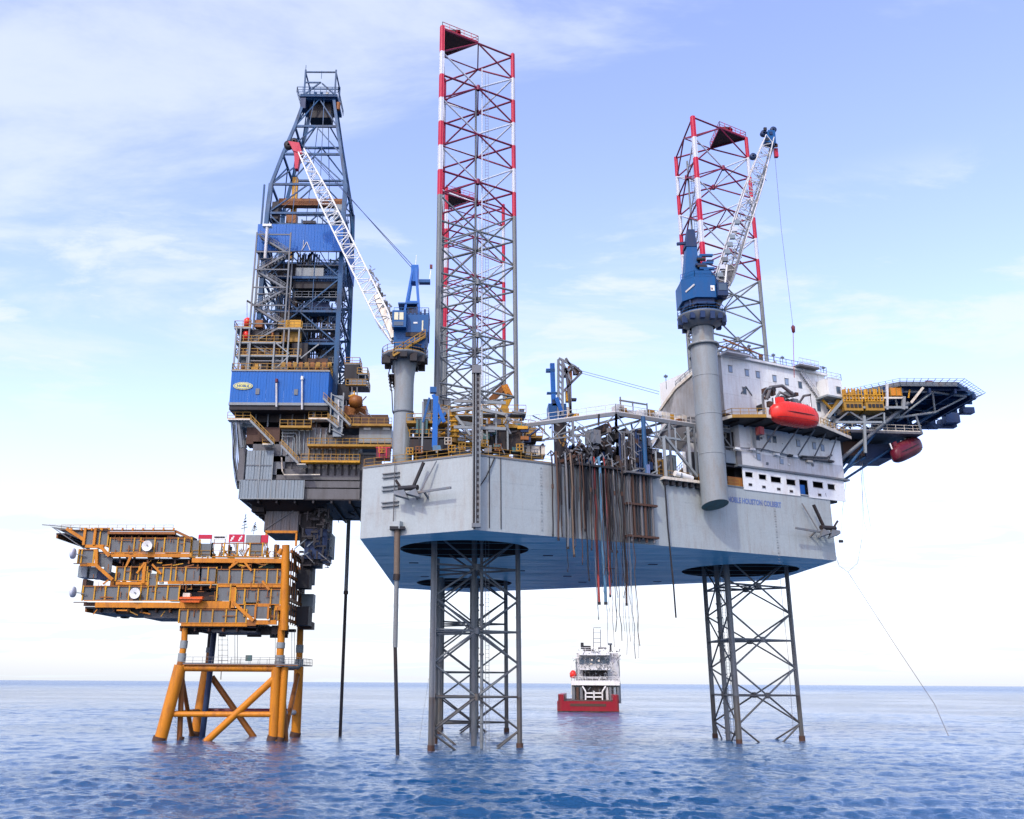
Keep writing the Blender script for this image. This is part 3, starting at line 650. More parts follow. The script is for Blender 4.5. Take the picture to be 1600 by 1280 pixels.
# blue drill floor house with its oval badge
YH = 146.0
T = thing('drill_floor_house', 'long bright blue corrugated house with a yellow oval badge under the derrick', 'drill floor house', (-31, YH+4, 52.8))
hx0, hx1, hz0, hz1 = -39.3, -22.9, 53.2, 58.7
for i in range(11):
    x0 = hx0+i*(hx1-hx0)/11; G().corr((x0, YH), (x0+(hx1-hx0)/11-.02, YH), hz0, hz1, .37, .022).build('wall_panel', 'blue', T)
for k in range(6): G().corr((hx1, YH+k*1.5), (hx1, YH+k*1.5+1.48), hz0, hz1, .37, .022, (1, 0)).build('wall_panel', 'blue', T)
for k in range(6): G().corr((hx0, YH+k*1.5+1.48), (hx0, YH+k*1.5), hz0, hz1, .37, .022, (-1, 0)).build('wall_panel', 'blue', T)
G().box(hx0-.1, hx1+.1, YH-.12, YH+9.1, hz0-.45, hz0).build('base_beam', 'steel_light', T)
G().box(hx0-.1, hx1+.1, YH-.14, YH+9.1, hz1, hz1+.22).build('roof_beam', 'steel_light', T)
G().box(hx0, hx1, YH+.1, YH+9, hz0-1.2, hz0-.45).build('under_frame', 'dark', T)
bx = at(380, 603.5, YH); 
def oval(a, b, y, n=40): return [(bx.x+a*math.cos(2*math.pi*i/n), y, bx.z+b*math.sin(2*math.pi*i/n)) for i in range(n)]
def ovalplate(a, b, y0, y1, name, mat):
    o = oval(a, b, y0); i_ = oval(a, b, y1); n = len(o)
    G().add(o+i_, [tuple(range(n-1, -1, -1))]+[(i, (i+1) % n, n+(i+1) % n, n+i) for i in range(n)][::1]).build(name, mat, T)
ovalplate(1.62, .64, YH-.17, YH-.08, 'badge_rim', 'logo_yellow'); ovalplate(1.48, .54, YH-.185, YH-.1, 'badge_ring', 'blue')
ovalplate(1.36, .46, YH-.20, YH-.1, 'badge_face', 'logo_yellow')
text_mesh('NOBLE', .62, 'badge_lettering', 'crane_blue', T, lambda s, n, z: Vector((s, YH-.205-n, z)), bx.x-1.02, 0, bx.z-.22, ext=.01, width=2.05)
for (px, py) in ((402.5, 612), (462.5, 613)):
    c = at(px, py, YH); G().box(c.x-.32, c.x+.32, YH-.14, YH, c.z-.5, c.z+.5).build('vent_louvre', 'steel', T)
for (px, y0, y1) in ((432, 599, 636), (472, 595, 640)):
    a = at(px, y0, YH-.4); b = at(px, y1, YH-.4); G().tube(a, b, .17, 10, cap=True).build('exhaust_pipe', 'white_dirty', T)
    G().tube(a+V(0, -.02, .15), a+V(0, .0, .75), .25, 10, cap=True).build('exhaust_cap', 'white' if px > 450 else 'dark_red', T)
# decks and stores stacked above the blue house, in front of the derrick
T = thing('mud_module', 'tiered deck module with yellow rails and red tanks standing on the blue house roof', 'deck module', (-34, YH+4, 59))
tiers = [(368, 470, 554.5, 0), (368, 440, 534, 0), (366, 392, 511, 0), (433, 472, 512, 0)]
for (x0, x1, y, _) in tiers:
    a = at(x0, y, YH+1); b = at(x1, y, YH+1); G().box(a.x, b.x, YH+1, YH+6, a.z-.28, a.z).build('deck_plate', 'steel_light', T)
    G().rail([(a.x, YH+6, a.z), (a.x, YH+1.05, a.z), (b.x, YH+1.05, a.z)], 1.15, 1.3, .09).build('deck_rail', 'rail_yellow', T, kind='stuff')
for (px, y0, y1) in ((370, 512, 580), (391, 534, 580), (429, 534, 580), (452, 512, 580), (468, 512, 575), (377, 511, 534)):
    a = at(px, y0, YH+.9); b = at(px, y1, YH+.9); G().beam(a, V(a.x, a.y, 58.9), .26).build('post', 'steel_light', T)
for (a, b) in (((431, 536), (452, 553)), ((432, 575), (452, 556)), ((470, 560), (498, 538))):
    G().beam(at(*a, YH+.9), at(*b, YH+.9), .2).build('brace', 'steel_light', T)
for (x0, y0, x1, y1, m, d) in ((374, 516, 436, 532, 'dark', 2), (440, 518, 470, 534, 'rail_yellow', 1), (398, 520, 428, 531, 'cream', 1), (372, 540, 436, 553, 'brown', 2), (376, 560, 392, 578, 'steel_light', 1), (396, 562, 420, 578, 'dark', 2), (424, 558, 446, 578, 'steel', 2), (455, 536, 480, 578, 'dark', 3),
                                   (398, 500, 410, 511, 'orange_rust', 1.2), (440, 500, 470, 511, 'yellow', 1.2), (480, 560, 512, 579, 'brown', 2), (396, 545, 424, 553, 'yellow', .6)):
    prect(x0, y0, x1, y1, YH+2+.3*R.random(), d, 'machinery_casing', m, T)
for (px, y0, y1) in ((387, 496, 511), (385, 516, 532)):
    a = at(px, y0, YH+2); b = at(px, y1, YH+2); c = (a+b)/2; h = (a.z-b.z)/2
    G().lathe(c, [(0, -h), (.62, -h*.8), (.66, h*.5), (.3, h*.85), (0, h)], 14).build('red_tank', 'boat_red', T)
for k in range(26):
    px = 376+R.random()*130; py = R.choice([553, 577, 532, 577, 577]); hgt = R.uniform(.5, 1.6); a = at(px, py, YH+1.3+R.random())
    if px > 466 and py < 570: continue
    if R.random() < .5: G().tube((a.x, a.y, a.z), (a.x, a.y, a.z+hgt), R.uniform(.12, .35), 8, cap=True).build('drum', R.choice(['white', 'steel_light', 'orange_rust', 'white_dirty', 'brown']), T)
    else: G().box(a.x-.3, a.x+.3, a.y, a.y+.5, a.z, a.z+hgt*.7).build('locker', R.choice(['white', 'cream', 'orange_rust', 'yellow', 'teal']), T)
a = at(386, 470, YH+2); G().beam(a, at(386, 500, YH+2), .09).build('jib_post', 'steel', T); G().beam(a, at(402, 480, YH+2), .28).build('jib_arm', 'dark', T)
# roof rail of the blue house
g = G(); g.rail([(hx0, YH+9, hz1+.2), (hx0, YH, hz1+.2), (hx1, YH, hz1+.2), (hx1, YH+9, hz1+.2)], 1.2, 1.2, .09); g.build('roof_rail', 'rail_yellow', T, kind='stuff')
for i in range(9): prect(440+i*9, 566, 446+i*9, 573, YH+.4, .1, 'windscreen_panel', 'orange_rust' if i % 2 else 'rail_yellow', T)

# ------------------------------------------------------------------ derrick
D = thing('drilling_derrick', 'tall dark blue drilling derrick with a bright blue wind wall, tapering to a crown frame', 'derrick', (-28.8, 157.5, 52))
LV = [(52.0, -36.5, -22.5, 150.5, 165.5), (58.7, -36.5, -22.5, 150.5, 165.5), (65.4, -36.5, -22.5, 150.5, 165.5), (71.5, -36.5, -22.5, 150.5, 165.4), (78.0, -36.5, -22.5, 150.5, 165.2), (84.5, -36.5, -22.5, 150.6, 164.8),
      (91.0, -36.5, -22.5, 150.8, 164.0), (97.2, -36.3, -22.5, 151.2, 162.8), (104.1, -34.7, -23.7, 152.0, 161.6), (110.8, -33.0, -24.9, 153.0, 160.4), (117.6, -31.6, -26.0, 154.0, 159.4)]
def cor(L): z, x0, x1, y0, y1 = L; return [V(x0, y0, z), V(x1, y0, z), V(x1, y1, z), V(x0, y1, z)]
for i in range(len(LV)-1):
    a = cor(LV[i]); b = cor(LV[i+1]); thick = .78 if LV[i][0] < 97 else .55
    for k in range(4):
        G().beam(a[k], b[k], thick).build('derrick_leg', 'derrick_blue', D)
        k2 = (k+1) % 4
        G().beam(b[k], b[k2], .36, .42).build('girt', 'derrick_blue', D)
        m = (b[k]+b[k2])/2; lowm = (a[k]+a[k2])/2
        if i % 2 == 0 or LV[i][0] > 96:
            G().beam(a[k], m, .22).build('brace', 'derrick_blue', D); G().beam(a[k2], m, .22).build('brace', 'derrick_blue', D)
        else:
            G().beam(lowm, b[k], .22).build('brace', 'derrick_blue', D); G().beam(lowm, b[k2], .22).build('brace', 'derrick_blue', D)
        if k in (0, 2) and LV[i][0] > 70:
            for f in (.33, .66): G().beam(a[k].lerp(a[k2], f), b[k].lerp(b[k2], f), .12).build('post', 'derrick_blue', D)
# outer ladder leg at the left of the upper part
G().beam((-37.3, 150.2, 66), (-37.3, 150.2, 96.5), .3).build('ladder_column', 'derrick_blue', D)
_before = set(bpy.data.objects)
# crown
G().box(-32.0, -24.8, 153.2, 160.2, 115.5, 116.1).build('crown_deck', 'derrick_blue', D)
g = G(); g.rail([(-32.6, 160.5, 116.1), (-32.6, 152.8, 116.1), (-24.6, 152.8, 116.1), (-24.6, 160.5, 116.1)], 1.2, 1.2, .1); g.build('crown_rail', 'derrick_blue', D, kind='stuff')
for x in (-31.4, -25.4):
    for y in (154, 159.4): G().beam((x, y, 116), (x, y, 122.1), .3).build('crown_post', 'derrick_blue', D)
for (a, b) in (((-31.4, 154, 121.6), (-25.4, 154, 121.6)), ((-31.4, 159.4, 121.6), (-25.4, 159.4, 121.6)), ((-31.4, 154, 121.6), (-31.4, 159.4, 121.6)), ((-25.4, 154, 121.6), (-25.4, 159.4, 121.6)), ((-31.4, 154, 119.2), (-28.2, 154, 119.2)), ((-31.4, 154, 116.4), (-28.4, 154, 119.2)), ((-25.4, 154, 116.4), (-28, 154, 119))): G().beam(a, b, .24).build('crown_beam', 'derrick_blue', D)
for x in (-29.6, -28.4, -27.2): G().lathe((x, 156.5, 117.6), [(.3, -.2), (1.1, -.2), (1.1, .2), (.3, .2)], 20, 'X').build('crown_sheave', 'derrick_blue' if x < -28 else 'cream', D)
G().box(-30.4, -26.2, 155, 158.5, 112.0, 115.4).build('crown_block_casing', 'dark', D)
G().box(-31.9, -30.9, 153.4, 155, 113, 115.3).build('cable_box', 'navy', D); G().tube((-24.6, 154, 113), (-24.6, 154, 114.6), .4, 8, cap=True).build('lamp', 'orange_rust', D)
G().beam((-31.4, 154, 122), (-31.4, 154, 123.2), .1).build('lightning_rod', 'derrick_blue', D); G().beam((-28.6, 156, 121.6), (-28.6, 156, 123.4), .1).build('lightning_rod', 'derrick_blue', D)
for o_ in set(bpy.data.objects)-_before: o_.location.z += 2.15; o_.location.x -= .45
# top drive, orange girder and racked pipe inside
G().box(-35.2, -22.8, 153.5, 154.8, 94.2, 95.6).build('racking_beam', 'orange_rust', D)
a = V(-32.6, 155, 87)
G().box(-33.2, -32.2, 155, 156, 84, 101).build('guide_rail', 'yellow', D); G().box(-34.2, -31.6, 154.6, 157, 87.6, 91.0).build('top_drive', 'brown', D); G().box(-33.8, -32.0, 154.4, 156.6, 91, 93.2).build('travelling_block', 'orange_rust', D)
for k in range(12): G().tube((-31.6+k*.35, 157+.3*(k % 3), 60), (-31.6+k*.35, 157+.3*(k % 3), 86), .13, 6).build('drill_pipe_stand', 'dark', D)
for k in range(8): G().tube((-35.4+k*.3, 158+.3*(k % 2), 61), (-35.4+k*.3, 158+.3*(k % 2), 84), .14, 6).build('drill_pipe_stand', 'clad_brown', D)
for (x0, x1, y0, y1, z0, z1, m) in ((-35.6, -30, 151.5, 155, 89, 89.4, 'derrick_blue'), (-30, -22.5, 152, 156, 89.2, 89.6, 'derrick_blue'), (-31, -22.4, 151, 157, 76.2, 77.6, 'dark'), (-30.6, -25.6, 150.6, 152, 78.4, 80.0, 'steel_light'), (-35.8, -30, 152, 156, 78.5, 81.5, 'dark'),
                               (-28, -24.6, 152, 157, 72, 74, 'navy'), (-33, -29.4, 152, 158, 68, 72.5, 'dark'), (-27.5, -22.4, 151, 156, 66, 66.5, 'navy'), (-35.9, -31, 151.2, 156, 59, 66, 'dark'), (-26, -23.4, 153, 157, 60, 65.2, 'clad_brown'), (-29, -22, 152, 162, 53, 58, 'dark'),
                               (-24.4, -22.6, 151, 153, 90, 93, 'clad_grey'), (-35.8, -34.6, 151, 153, 90, 93.5, 'dark'), (-30.2, -27.8, 152, 154, 86.5, 90.2, 'clad_brown')):
    G().box(x0, x1, y0, y1, z0, z1).build('derrick_machinery', m, D)
for k in range(70):
    z = R.uniform(59, 82); x = R.uniform(-35.8, -22); y = R.uniform(151, 157)
    G().beam((x, y, z), (min(-22.7, max(-36.2, x+R.uniform(-4, 4))), y, z+R.uniform(-.5, 5)), R.choice([.14, .2, .26])).build('service_pipe', R.choice(['derrick_blue', 'dark', 'steel', 'navy', 'clad_brown']), D)
for k in range(7):
    z = 62+k*3.1; g = G(); g.box(-30.5, -22, 150.9, 152.2, z, z+.15).rail([(-30.5, 150.9, z), (-22, 150.9, z)], 1.1, 1.2, .08)
    g.build('catwalk', 'derrick_blue' if k % 2 else 'steel', D, kind='stuff')
g = G()
for k in range(850):
    z = R.uniform(59, 96) if k % 3 == 0 else R.uniform(59, 82); x = R.uniform(-36, -21.8); y = R.uniform(151, 164)
    if z > 82 and R.random() < .65: continue
    L = R.uniform(.6, 3.2); d = R.choice([(1, 0, 0), (0, 0, 1), (0, 0, 1), (.7, 0, .7)]); g.beam((x, y, z), (min(x+d[0]*L, -22.2), y, z+d[2]*L), R.uniform(.07, .22))
g.build('fittings', 'derrick_blue', D, kind='stuff')
for k in range(26):
    x = -34.5+R.random()*11.5; z = R.uniform(60, 68); G().tube((x, 152.5+R.random()*4, z), (x+R.uniform(-.2, .2), 153+R.random()*4, z+R.uniform(6, 14)), R.uniform(.1, .3), 7).build('stand_pipe', R.choice(['dark', 'derrick_blue', 'black', 'clad_brown', 'navy', 'brown']), D)
# stair tower on the near left face
for x in (-37.2, -31.2):
    for y in (147.2, 150): G().beam((x, y, 59), (x, y, 85.2), .26).build('stair_tower_post', 'steel', D)
k = 0; z = 61.0
while z < 85:
    for y in (147.2, 150): G().beam((-37.2, y, z), (-31.2, y, z), .2).build('stair_tower_beam', 'steel', D)
    if z < 83: stair((-36.8 if k % 2 else -31.6, 147.6, z), (-31.6 if k % 2 else -36.8, 147.6, z+3.3), .9, D, 'steel', 'steel', 'tower_stair', 9)
    z += 3.4; k += 1
G().tube((-35.4, 147, 80), (-35.4, 147, 86.2), .28, 10, cap=True).build('exhaust_pipe', 'white_dirty', D); G().box(-36.2, -34.6, 146.6, 147.6, 86.2, 86.6).build('exhaust_cap', 'white', D)
# wind wall
for i in range(9): G().corr((-37.6+i*1.72, 149), (-37.6+i*1.72+1.70, 149), 82.5, 87.8, .43, .025).build('wind_wall_panel', 'blue', D)
for k in range(9): G().corr((-21.9, 149+k*1.72), (-21.9, 149+k*1.72+1.70), 82.5, 87.8, .43, .025, (1, 0)).build('wind_wall_panel', 'blue', D)
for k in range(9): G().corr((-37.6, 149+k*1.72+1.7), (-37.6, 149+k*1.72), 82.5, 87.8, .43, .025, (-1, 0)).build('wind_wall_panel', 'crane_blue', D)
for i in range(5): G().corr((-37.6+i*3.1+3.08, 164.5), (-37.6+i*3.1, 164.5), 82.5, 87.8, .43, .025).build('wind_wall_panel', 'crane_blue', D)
G().box(-37.7, -22.0, 148.85, 149, 82.3, 82.5).build('wind_wall_trim', 'navy', D)
g = G(); g.beam((-29.4, 148.9, 82.6), (-28.6, 148.9, 84.3), .12); g.beam((-28.6, 148.9, 84.3), (-27.9, 148.9, 82.6), .12); g.beam((-29.2, 148.9, 84.6), (-29.2, 148.9, 83), .08); g.build('rope_guide', 'white_dirty', D, kind='stuff')
# the module to the right of the derrick foot
T = thing('choke_module', 'steel frame module with yellow rails jutting out right of the derrick foot', 'deck module', (-19, YH+6, 58))
for (x0, y0, x1, y1, m) in ((538, 570, 560, 592, 'dark'), (545, 592, 572, 604, 'steel'), (538, 634, 572, 650, 'orange_rust'), (522, 600, 545, 625, 'dark')):
    prect(x0, y0, x1, y1, YH+5, 3, 'machinery_casing', m, T)
for (x0, x1, y) in ((538, 562, 568), (558, 574, 584), (540, 575, 602)):
    a = at(x0, y, YH+5); b = at(x1, y, YH+5); G().box(a.x, b.x, YH+5, YH+8.5, a.z-.2, a.z).build('deck_plate', 'steel', T)
    G().rail([(a.x, YH+5, a.z), (b.x, YH+5, a.z), (b.x, YH+8.5, a.z)], 1.1, 1.1, .09).build('deck_rail', 'rail_yellow', T, kind='stuff')
for (px, y0, y1) in ((541, 568, 640), (560, 568, 604), (571, 584, 604), (550, 602, 640), (558, 604, 640)):
    a = at(px, y0, YH+5.2); b = at(px, y1, YH+5.2); G().beam(a, b, .2).build('post', 'steel', T)
for k in range(8): G().beam(at(540+R.random()*28, 572+R.random()*30, YH+6), at(540+R.random()*30, 572+R.random()*30, YH+6), .12).build('pipe', R.choice(['dark', 'steel', 'navy']), T)
a = at(556, 628, YH+3); G().lathe(a+V(0, 0, 0), [(0, -1.2), (.9, -1.0), (1.2, 0), (.9, 1.0), (0, 1.2)], 18, 'X').build('hose_drum', 'orange_rust', T)
for k in range(16): p = at(R.uniform(540, 572), R.uniform(618, 650), YH+2.5+R.random()); G().beam(p, p+V(R.uniform(-1.5, 1.5), 0, R.uniform(-1.2, 1.2)), R.uniform(.08, .25)).build('pipe', R.choice(['rail_yellow', 'yellow', 'dark', 'brown', 'steel']), T)
T = thing('lift_shaft', 'narrow grey lattice lift shaft beside the right end of the blue house', 'lift shaft', at(527, 668, YN-1.5))
for px in (518, 537):
    for dy in (0, 1.6): a = at(px, 614, YN-2+dy); b = at(px, 676, YN-2+dy); G().beam(a, V(a.x, a.y, b.z), .2).build('post', 'steel_light', T)
for k in range(6):
    a = at(518, 616+k*11, YN-2); b = at(537, 625+k*11, YN-2); G().beam(a, b, .13).build('brace', 'steel_light', T)
G().box(a.x+.2, a.x+1.6, YN-1.8, YN-.6, 47.5, 54.6).build('shaft_box', 'clad_grey', T)
G().tube(at(529, 625, YN-2.1), at(529, 668, YN-2.1), .16, 8).build('pipe', 'white_dirty', T)
# ------------------------------------------------------------------ lattice boom helper
def boom(parent, foot, tip, w0, w1, up, bays, mat='white', taper0=0.12, taper1=0.75, r=.13, lr=.075):
    foot = Vector(foot); tip = Vector(tip); d = (tip-foot).normalized(); up = Vector(up); up = (up-d*up.dot(d)).normalized(); sd_ = d.cross(up).normalized(); L = (tip-foot).length
    def wd(f): return w0*(0.35+0.65*min(1, f/taper0)) if f < taper0 else (w0 if f < taper1 else w0+(w1-w0)*(f-taper1)/(1-taper1))
    def pt(f, a, b): q = wd(f)/2; return foot+d*(L*f)+sd_*(a*q)+up*(b*q)
    for a in (-1, 1):
        for b in (-1, 1):
            for f0, f1 in ((0, taper0), (taper0, taper1), (taper1, 1)): G().tube(pt(f0, a, b), pt(f1, a, b), r, 6).build('boom_chord', mat, parent)
    for i in range(bays):
        f0, f1 = i/bays, (i+1)/bays
        for (a, b), (c, e) in (((-1, -1), (1, -1)), ((1, -1), (1, 1)), ((1, 1), (-1, 1)), ((-1, 1), (-1, -1))):
            p, q = (pt(f0, a, b), pt(f1, c, e)) if i % 2 else (pt(f0, c, e), pt(f1, a, b))
            G().tube(p, q, lr, 5).build('boom_lacing', mat, parent)
            if i % 3 == 0: G().tube(pt(f0, a, b), pt(f0, c, e), lr, 5).build('boom_lacing', mat, parent)
    return pt
# ------------------------------------------------------------------ aft pedestal crane with its boom raised over the derrick
YC = 127.0
c = at(628, 640, YC); cx0 = c.x+.15; cy0 = YC+1
K1 = thing('pedestal_crane', 'blue crane with its white lattice boom raised to the left, left of the tallest leg', 'crane', (cx0, cy0, ZD), 'pedestal cranes of the rig')
zt = at(628, 552, YC).z
G().lathe((cx0, cy0, 0), [(1.42, ZD), (1.42, zt-4.5), (1.5, zt-3.2), (1.85, zt-1)], 28).build('pedestal', 'steel_light', K1)
G().lathe((cx0, cy0, 0), [(1.46, zt-9), (1.53, zt-9), (1.53, zt-8.7), (1.46, zt-8.7)], 28).build('flange_ring', 'steel', K1)
G().lathe((cx0, cy0, 0), [(0, zt-1.1), (2.4, zt-1.1), (3.4, zt-.5), (3.5, zt-.25), (0, zt-.25)], 14).build('walkway_deck', 'steel', K1)
pr = [(cx0+3.4*math.cos(t*math.pi/8), cy0+3.4*math.sin(t*math.pi/8), zt-.25) for t in range(17)]
g = G(); g.rail(pr, 1.1, 1.1, .07); g.build('walkway_rail', 'rail_yellow', K1, kind='stuff')
g = G(); g.beam((cx0-1.5, cy0-3.0, zt-1.2), (cx0+3.1, cy0-2.6, zt+2.0), .5, .3).rail([(cx0-1.5, cy0-3.2, zt-1.2), (cx0+3.1, cy0-2.9, zt+2.0)], 1.0, 1.0, .1); g.build('access_stair', 'rail_yellow', K1, kind='stuff')
for k in range(12):
    t = k*.52; G().box(cx0+2.9*math.cos(t)-.5, cx0+2.9*math.cos(t)+.5, cy0-2.9*math.sin(t)-.4, cy0-2.9*math.sin(t)+.4, zt-1.3-.25*(k % 3), zt-.55).build('hung_box', 'dark', K1)
g = G()
for k in range(5): g.tube((cx0-1.75-.1*k, cy0-.5, zt-5.4+.5*k), (cx0-1.75+.1*k, cy0+.5, zt-5.0+.5*k), .32, 6)
g.path([(cx0-1.9, cy0-.4, zt-1), (cx0-2.3, cy0-.4, zt-3), (cx0-1.7, cy0-.6, zt-6), (cx0-1.5, cy0-.6, zt-9)], .08); g.build('cable_loom', 'dark', K1, kind='stuff')
# slewing house
zb = zt+.3
G().lathe((cx0, cy0, 0), [(1.6, zt-.3), (1.75, zt+.5), (1.75, zt+1.0)], 24).build('slew_ring', 'navy', K1)
def cpt(px, py, Y=YC): return at(px, py, Y)
a = cpt(613, 512); b = cpt(667, 545)
G().hexa([(cx0-1.5, cy0-2.2, a.z-3.6), (cx0+2.9, cy0-2.2, a.z-3.6), (cx0+2.9, cy0+2.2, a.z-3.6), (cx0-1.5, cy0+2.2, a.z-3.6)], [(cx0-1.6, cy0-2.3, a.z-1.2), (cx0+3.4, cy0-2.3, a.z-1.2), (cx0+3.4, cy0+2.3, a.z-1.2), (cx0-1.6, cy0+2.3, a.z-1.2)]).build('lower_house', 'crane_blue', K1)
G().box(cx0-1.6, cx0+3.5, cy0-2.35, cy0+2.3, a.z-1.2, a.z+1.6).build('machinery_house', 'crane_blue', K1)
G().box(cx0+.2, cx0+3.1, cy0-2.42, cy0-2.35, a.z-1.9, a.z-1.3).build('vent_opening', 'black', K1)
cabo = G().box(cx0-1.75, cx0+.3, cy0-3.6, cy0-2.3, a.z-.9, a.z+1.7).build('operator_cab', 'crane_blue', K1)
for x in (-1.45, -.7): G().box(cx0+x, cx0+x+.6, cy0-3.66, cy0-3.6, a.z+.2, a.z+1.35).build('cab_window', 'cab_glass', cabo)
G().box(cx0-1.5, cx0-.1, cy0-3.66, cy0-3.6, a.z-.7, a.z-.1).build('cab_window', 'glass', cabo)
G().box(cx0+1.3, cx0+1.9, cy0-2.42, cy0-2.35, a.z+.1, a.z+.35).build('lamp', 'white', K1)
G().box(cx0+2.55, cx0+2.75, cy0-2.45, cy0-2.35, a.z-1, a.z+.6).build('door_strip', 'cab_glass', K1)
for k in range(5): G().box(cx0+.4+k*.6, cx0+.7+k*.6, cy0-2.4, cy0-2.3, a.z+1.6, a.z+1.6+.4*(1+k % 3)).build('roof_box', 'navy', K1)
g = G(); g.rail([(cx0-1.6, cy0-2.3, a.z+1.65), (cx0+3.5, cy0-2.3, a.z+1.65), (cx0+3.5, cy0+2.3, a.z+1.65)], 1, 1.1, .06); g.build('roof_rail', 'crane_blue', K1, kind='stuff')
# A-frame mast
top = cpt(648.5, 418); 
for dy in (-1.2, 1.2):
    G().beam((cx0-.2, cy0+dy*1.3, a.z+1.6), (top.x-.35, cy0+dy*.6, top.z), .3).build('mast_leg', 'blue', K1)
    G().beam((cx0+2.1, cy0+dy*1.3, a.z+1.6), (top.x+.1, cy0+dy*.6, top.z), .36).build('mast_leg', 'blue', K1)
for f in (.35,): G().beam((cx0+.2, cy0-1.3, a.z+1.6+f*6.8), (cx0+2, cy0-1.3, a.z+1.6+f*6.8), .3).build('mast_tie', 'blue', K1)
G().box(cx0-1.1, cx0+1.9, cy0-1.6, cy0+1.2, a.z+3.6, a.z+3.8).build('winch_platform', 'crane_blue', K1)
G().box(cx0+.2, cx0+1.8, cy0-1, cy0+1, a.z+1.7, a.z+3.4).build('winch', 'dark', K1)
G().box(top.x-.6, top.x+.5, cy0-.9, cy0+.9, top.z-2.2, top.z+.5).build('mast_head', 'blue', K1)
G().box(top.x+.6, top.x+2.3, cy0-.5, cy0+.5, top.z-2.2, top.z-1.7).build('head_platform', 'crane_blue', K1)
G().beam((top.x+2.2, cy0, top.z-1.7), (top.x+2.4, cy0, top.z+.7), .14).build('aerial', 'white', K1); G().box(top.x+2.2, top.x+2.6, cy0-.2, cy0+.2, top.z+.3, top.z+.9).build('warning_lamp', 'dark_red', K1)
G().beam((top.x, cy0, top.z+.5), (top.x+.1, cy0, top.z+2.5), .09).build('aerial', 'white', K1)
foot = cpt(616, 532); tip = at(472, 238, 138)
foot = V(foot.x, cy0-.6, foot.z)
pt = boom(K1, foot, tip, 2.15, 1.1, (1, 0, 1), 34, 'white', .10, .72, .14, .08)
bd = (tip-foot).normalized()
p1 = foot+bd*.4; p2 = foot+bd*8.8
g = G(); x_ = V(0, 1, 0); u_ = bd.cross(x_).normalized()
g.hexa([p1-x_*.9-u_*.35, p1+x_*.9-u_*.35, p1+x_*.9+u_*.3, p1-x_*.9+u_*.3], [p2-x_*1.1-u_*1.1, p2+x_*1.1-u_*1.1, p2+x_*1.1+u_*-.1, p2-x_*1.1+u_*-.1]); g.build('boom_foot_plate', 'cream', K1)
g = G()
for k in range(40):
    f = R.uniform(.06, .34); q = foot+bd*((tip-foot).length*f)+V(R.uniform(.6, 1.5), -1, R.uniform(.5, 1.2)); g.beam(q, q+V(R.uniform(-.6, .6), 0, R.uniform(-.8, .6)), R.uniform(.08, .25))
g.build('boom_fittings', 'steel', K1, kind='stuff')
for k in range(9): 
    q = foot+bd*(2.5+k*1.0)+V(1.1, -.9, .5); G().box(q.x-.35, q.x+.3, q.y-.2, q.y+.3, q.z-.3, q.z+.3).build('winch_part', R.choice(['dark', 'steel', 'leg_white', 'dark']), K1)
q = tip+bd*.2
G().hexa([q+V(-1.3, -.7, -.3), q+V(.3, -.7, -.9), q+V(.3, .7, -.9), q+V(-1.3, .7, -.3)], [q+V(-2.3, -.7, 1.6), q+V(-.4, -.7, 1.3), q+V(-.4, .7, 1.3), q+V(-2.3, .7, 1.6)]).build('boom_head', 'red', K1)
G().hexa([q+V(-.9, -.5, -3.6), q+V(-.4, -.5, -3.6), q+V(-.4, .5, -3.6), q+V(-.9, .5, -3.6)], [q+V(-1.2, -.6, -.3), q+V(-.1, -.6, -.6), q+V(-.1, .6, -.6), q+V(-1.2, .6, -.3)]).build('sheave_bracket', 'red', K1)
G().lathe(q+V(-2.3, 0, 1.2), [(.2, -.3), (.8, -.3), (.8, .3), (.2, .3)], 16, 'Y').build('boom_sheave', 'dark', K1)
G().lathe(q+V(-1.4, 0, 1.9), [(.2, -.3), (.6, -.3), (.6, .3), (.2, .3)], 16, 'Y').build('boom_sheave', 'dark', K1)
for dy in (-.7, .7): G().tube((top.x, cy0+dy, top.z), tip+V(.4, dy*.5, .9+dy*.7), .055, 5).build('pendant_rope', 'navy', K1)

# ------------------------------------------------------------------ port crane on the hull side near the bow
cc = FP(38.0, 2.1, 0); cx1, cy1 = cc.x, cc.y
K2 = thing('pedestal_crane', 'blue crane on a long grey pedestal fixed to the hull side near the bow', 'crane', (cx1, cy1, 33), 'pedestal cranes of the rig')
zr = 58.2
g = G(); n = 32; r = 1.95
A = [(cx1+r*math.cos(2*math.pi*i/n), cy1+r*math.sin(2*math.pi*i/n)) for i in range(n)]
lo = [(x, y, 33.1+0.5*(((x-cx1)*.45-(y-cy1)*.89)/r+1)) for x, y in A]; hi = [(x, y, zr) for x, y in A]
g.add(lo+hi, [(i, (i+1) % n, n+(i+1) % n, n+i) for i in range(n)], True); g.build('pedestal', 'steel_light', K2)
g = G(); g.add([(x, y, z+.02) for x, y, z in lo], [tuple(range(n-1, -1, -1))]); g.build('pedestal_end', 'teal', K2)
for z in (41, 47, 53): G().lathe((cx1, cy1, 0), [(r+.0, z), (r+.03, z), (r+.03, z+.12), (r, z+.12)], 32).build('weld_ring', 'steel_light', K2)
G().lathe((cx1, cy1, 0), [(2.0, zr-.25), (2.35, zr-.25), (2.35, zr+.1), (1.6, zr+.1)], 32).build('flange', 'steel_light', K2)
G().lathe((cx1, cy1, 0), [(1.62, zr), (1.62, 61.2), (1.85, 62.2)], 28).build('upper_pedestal', 'steel_light', K2)
G().lathe((cx1, cy1, 0), [(1.9, 61.0), (3.2, 61.8), (3.6, 62.6), (3.7, 62.8), (0, 62.8)], 24).build('walkway_deck', 'steel', K2)
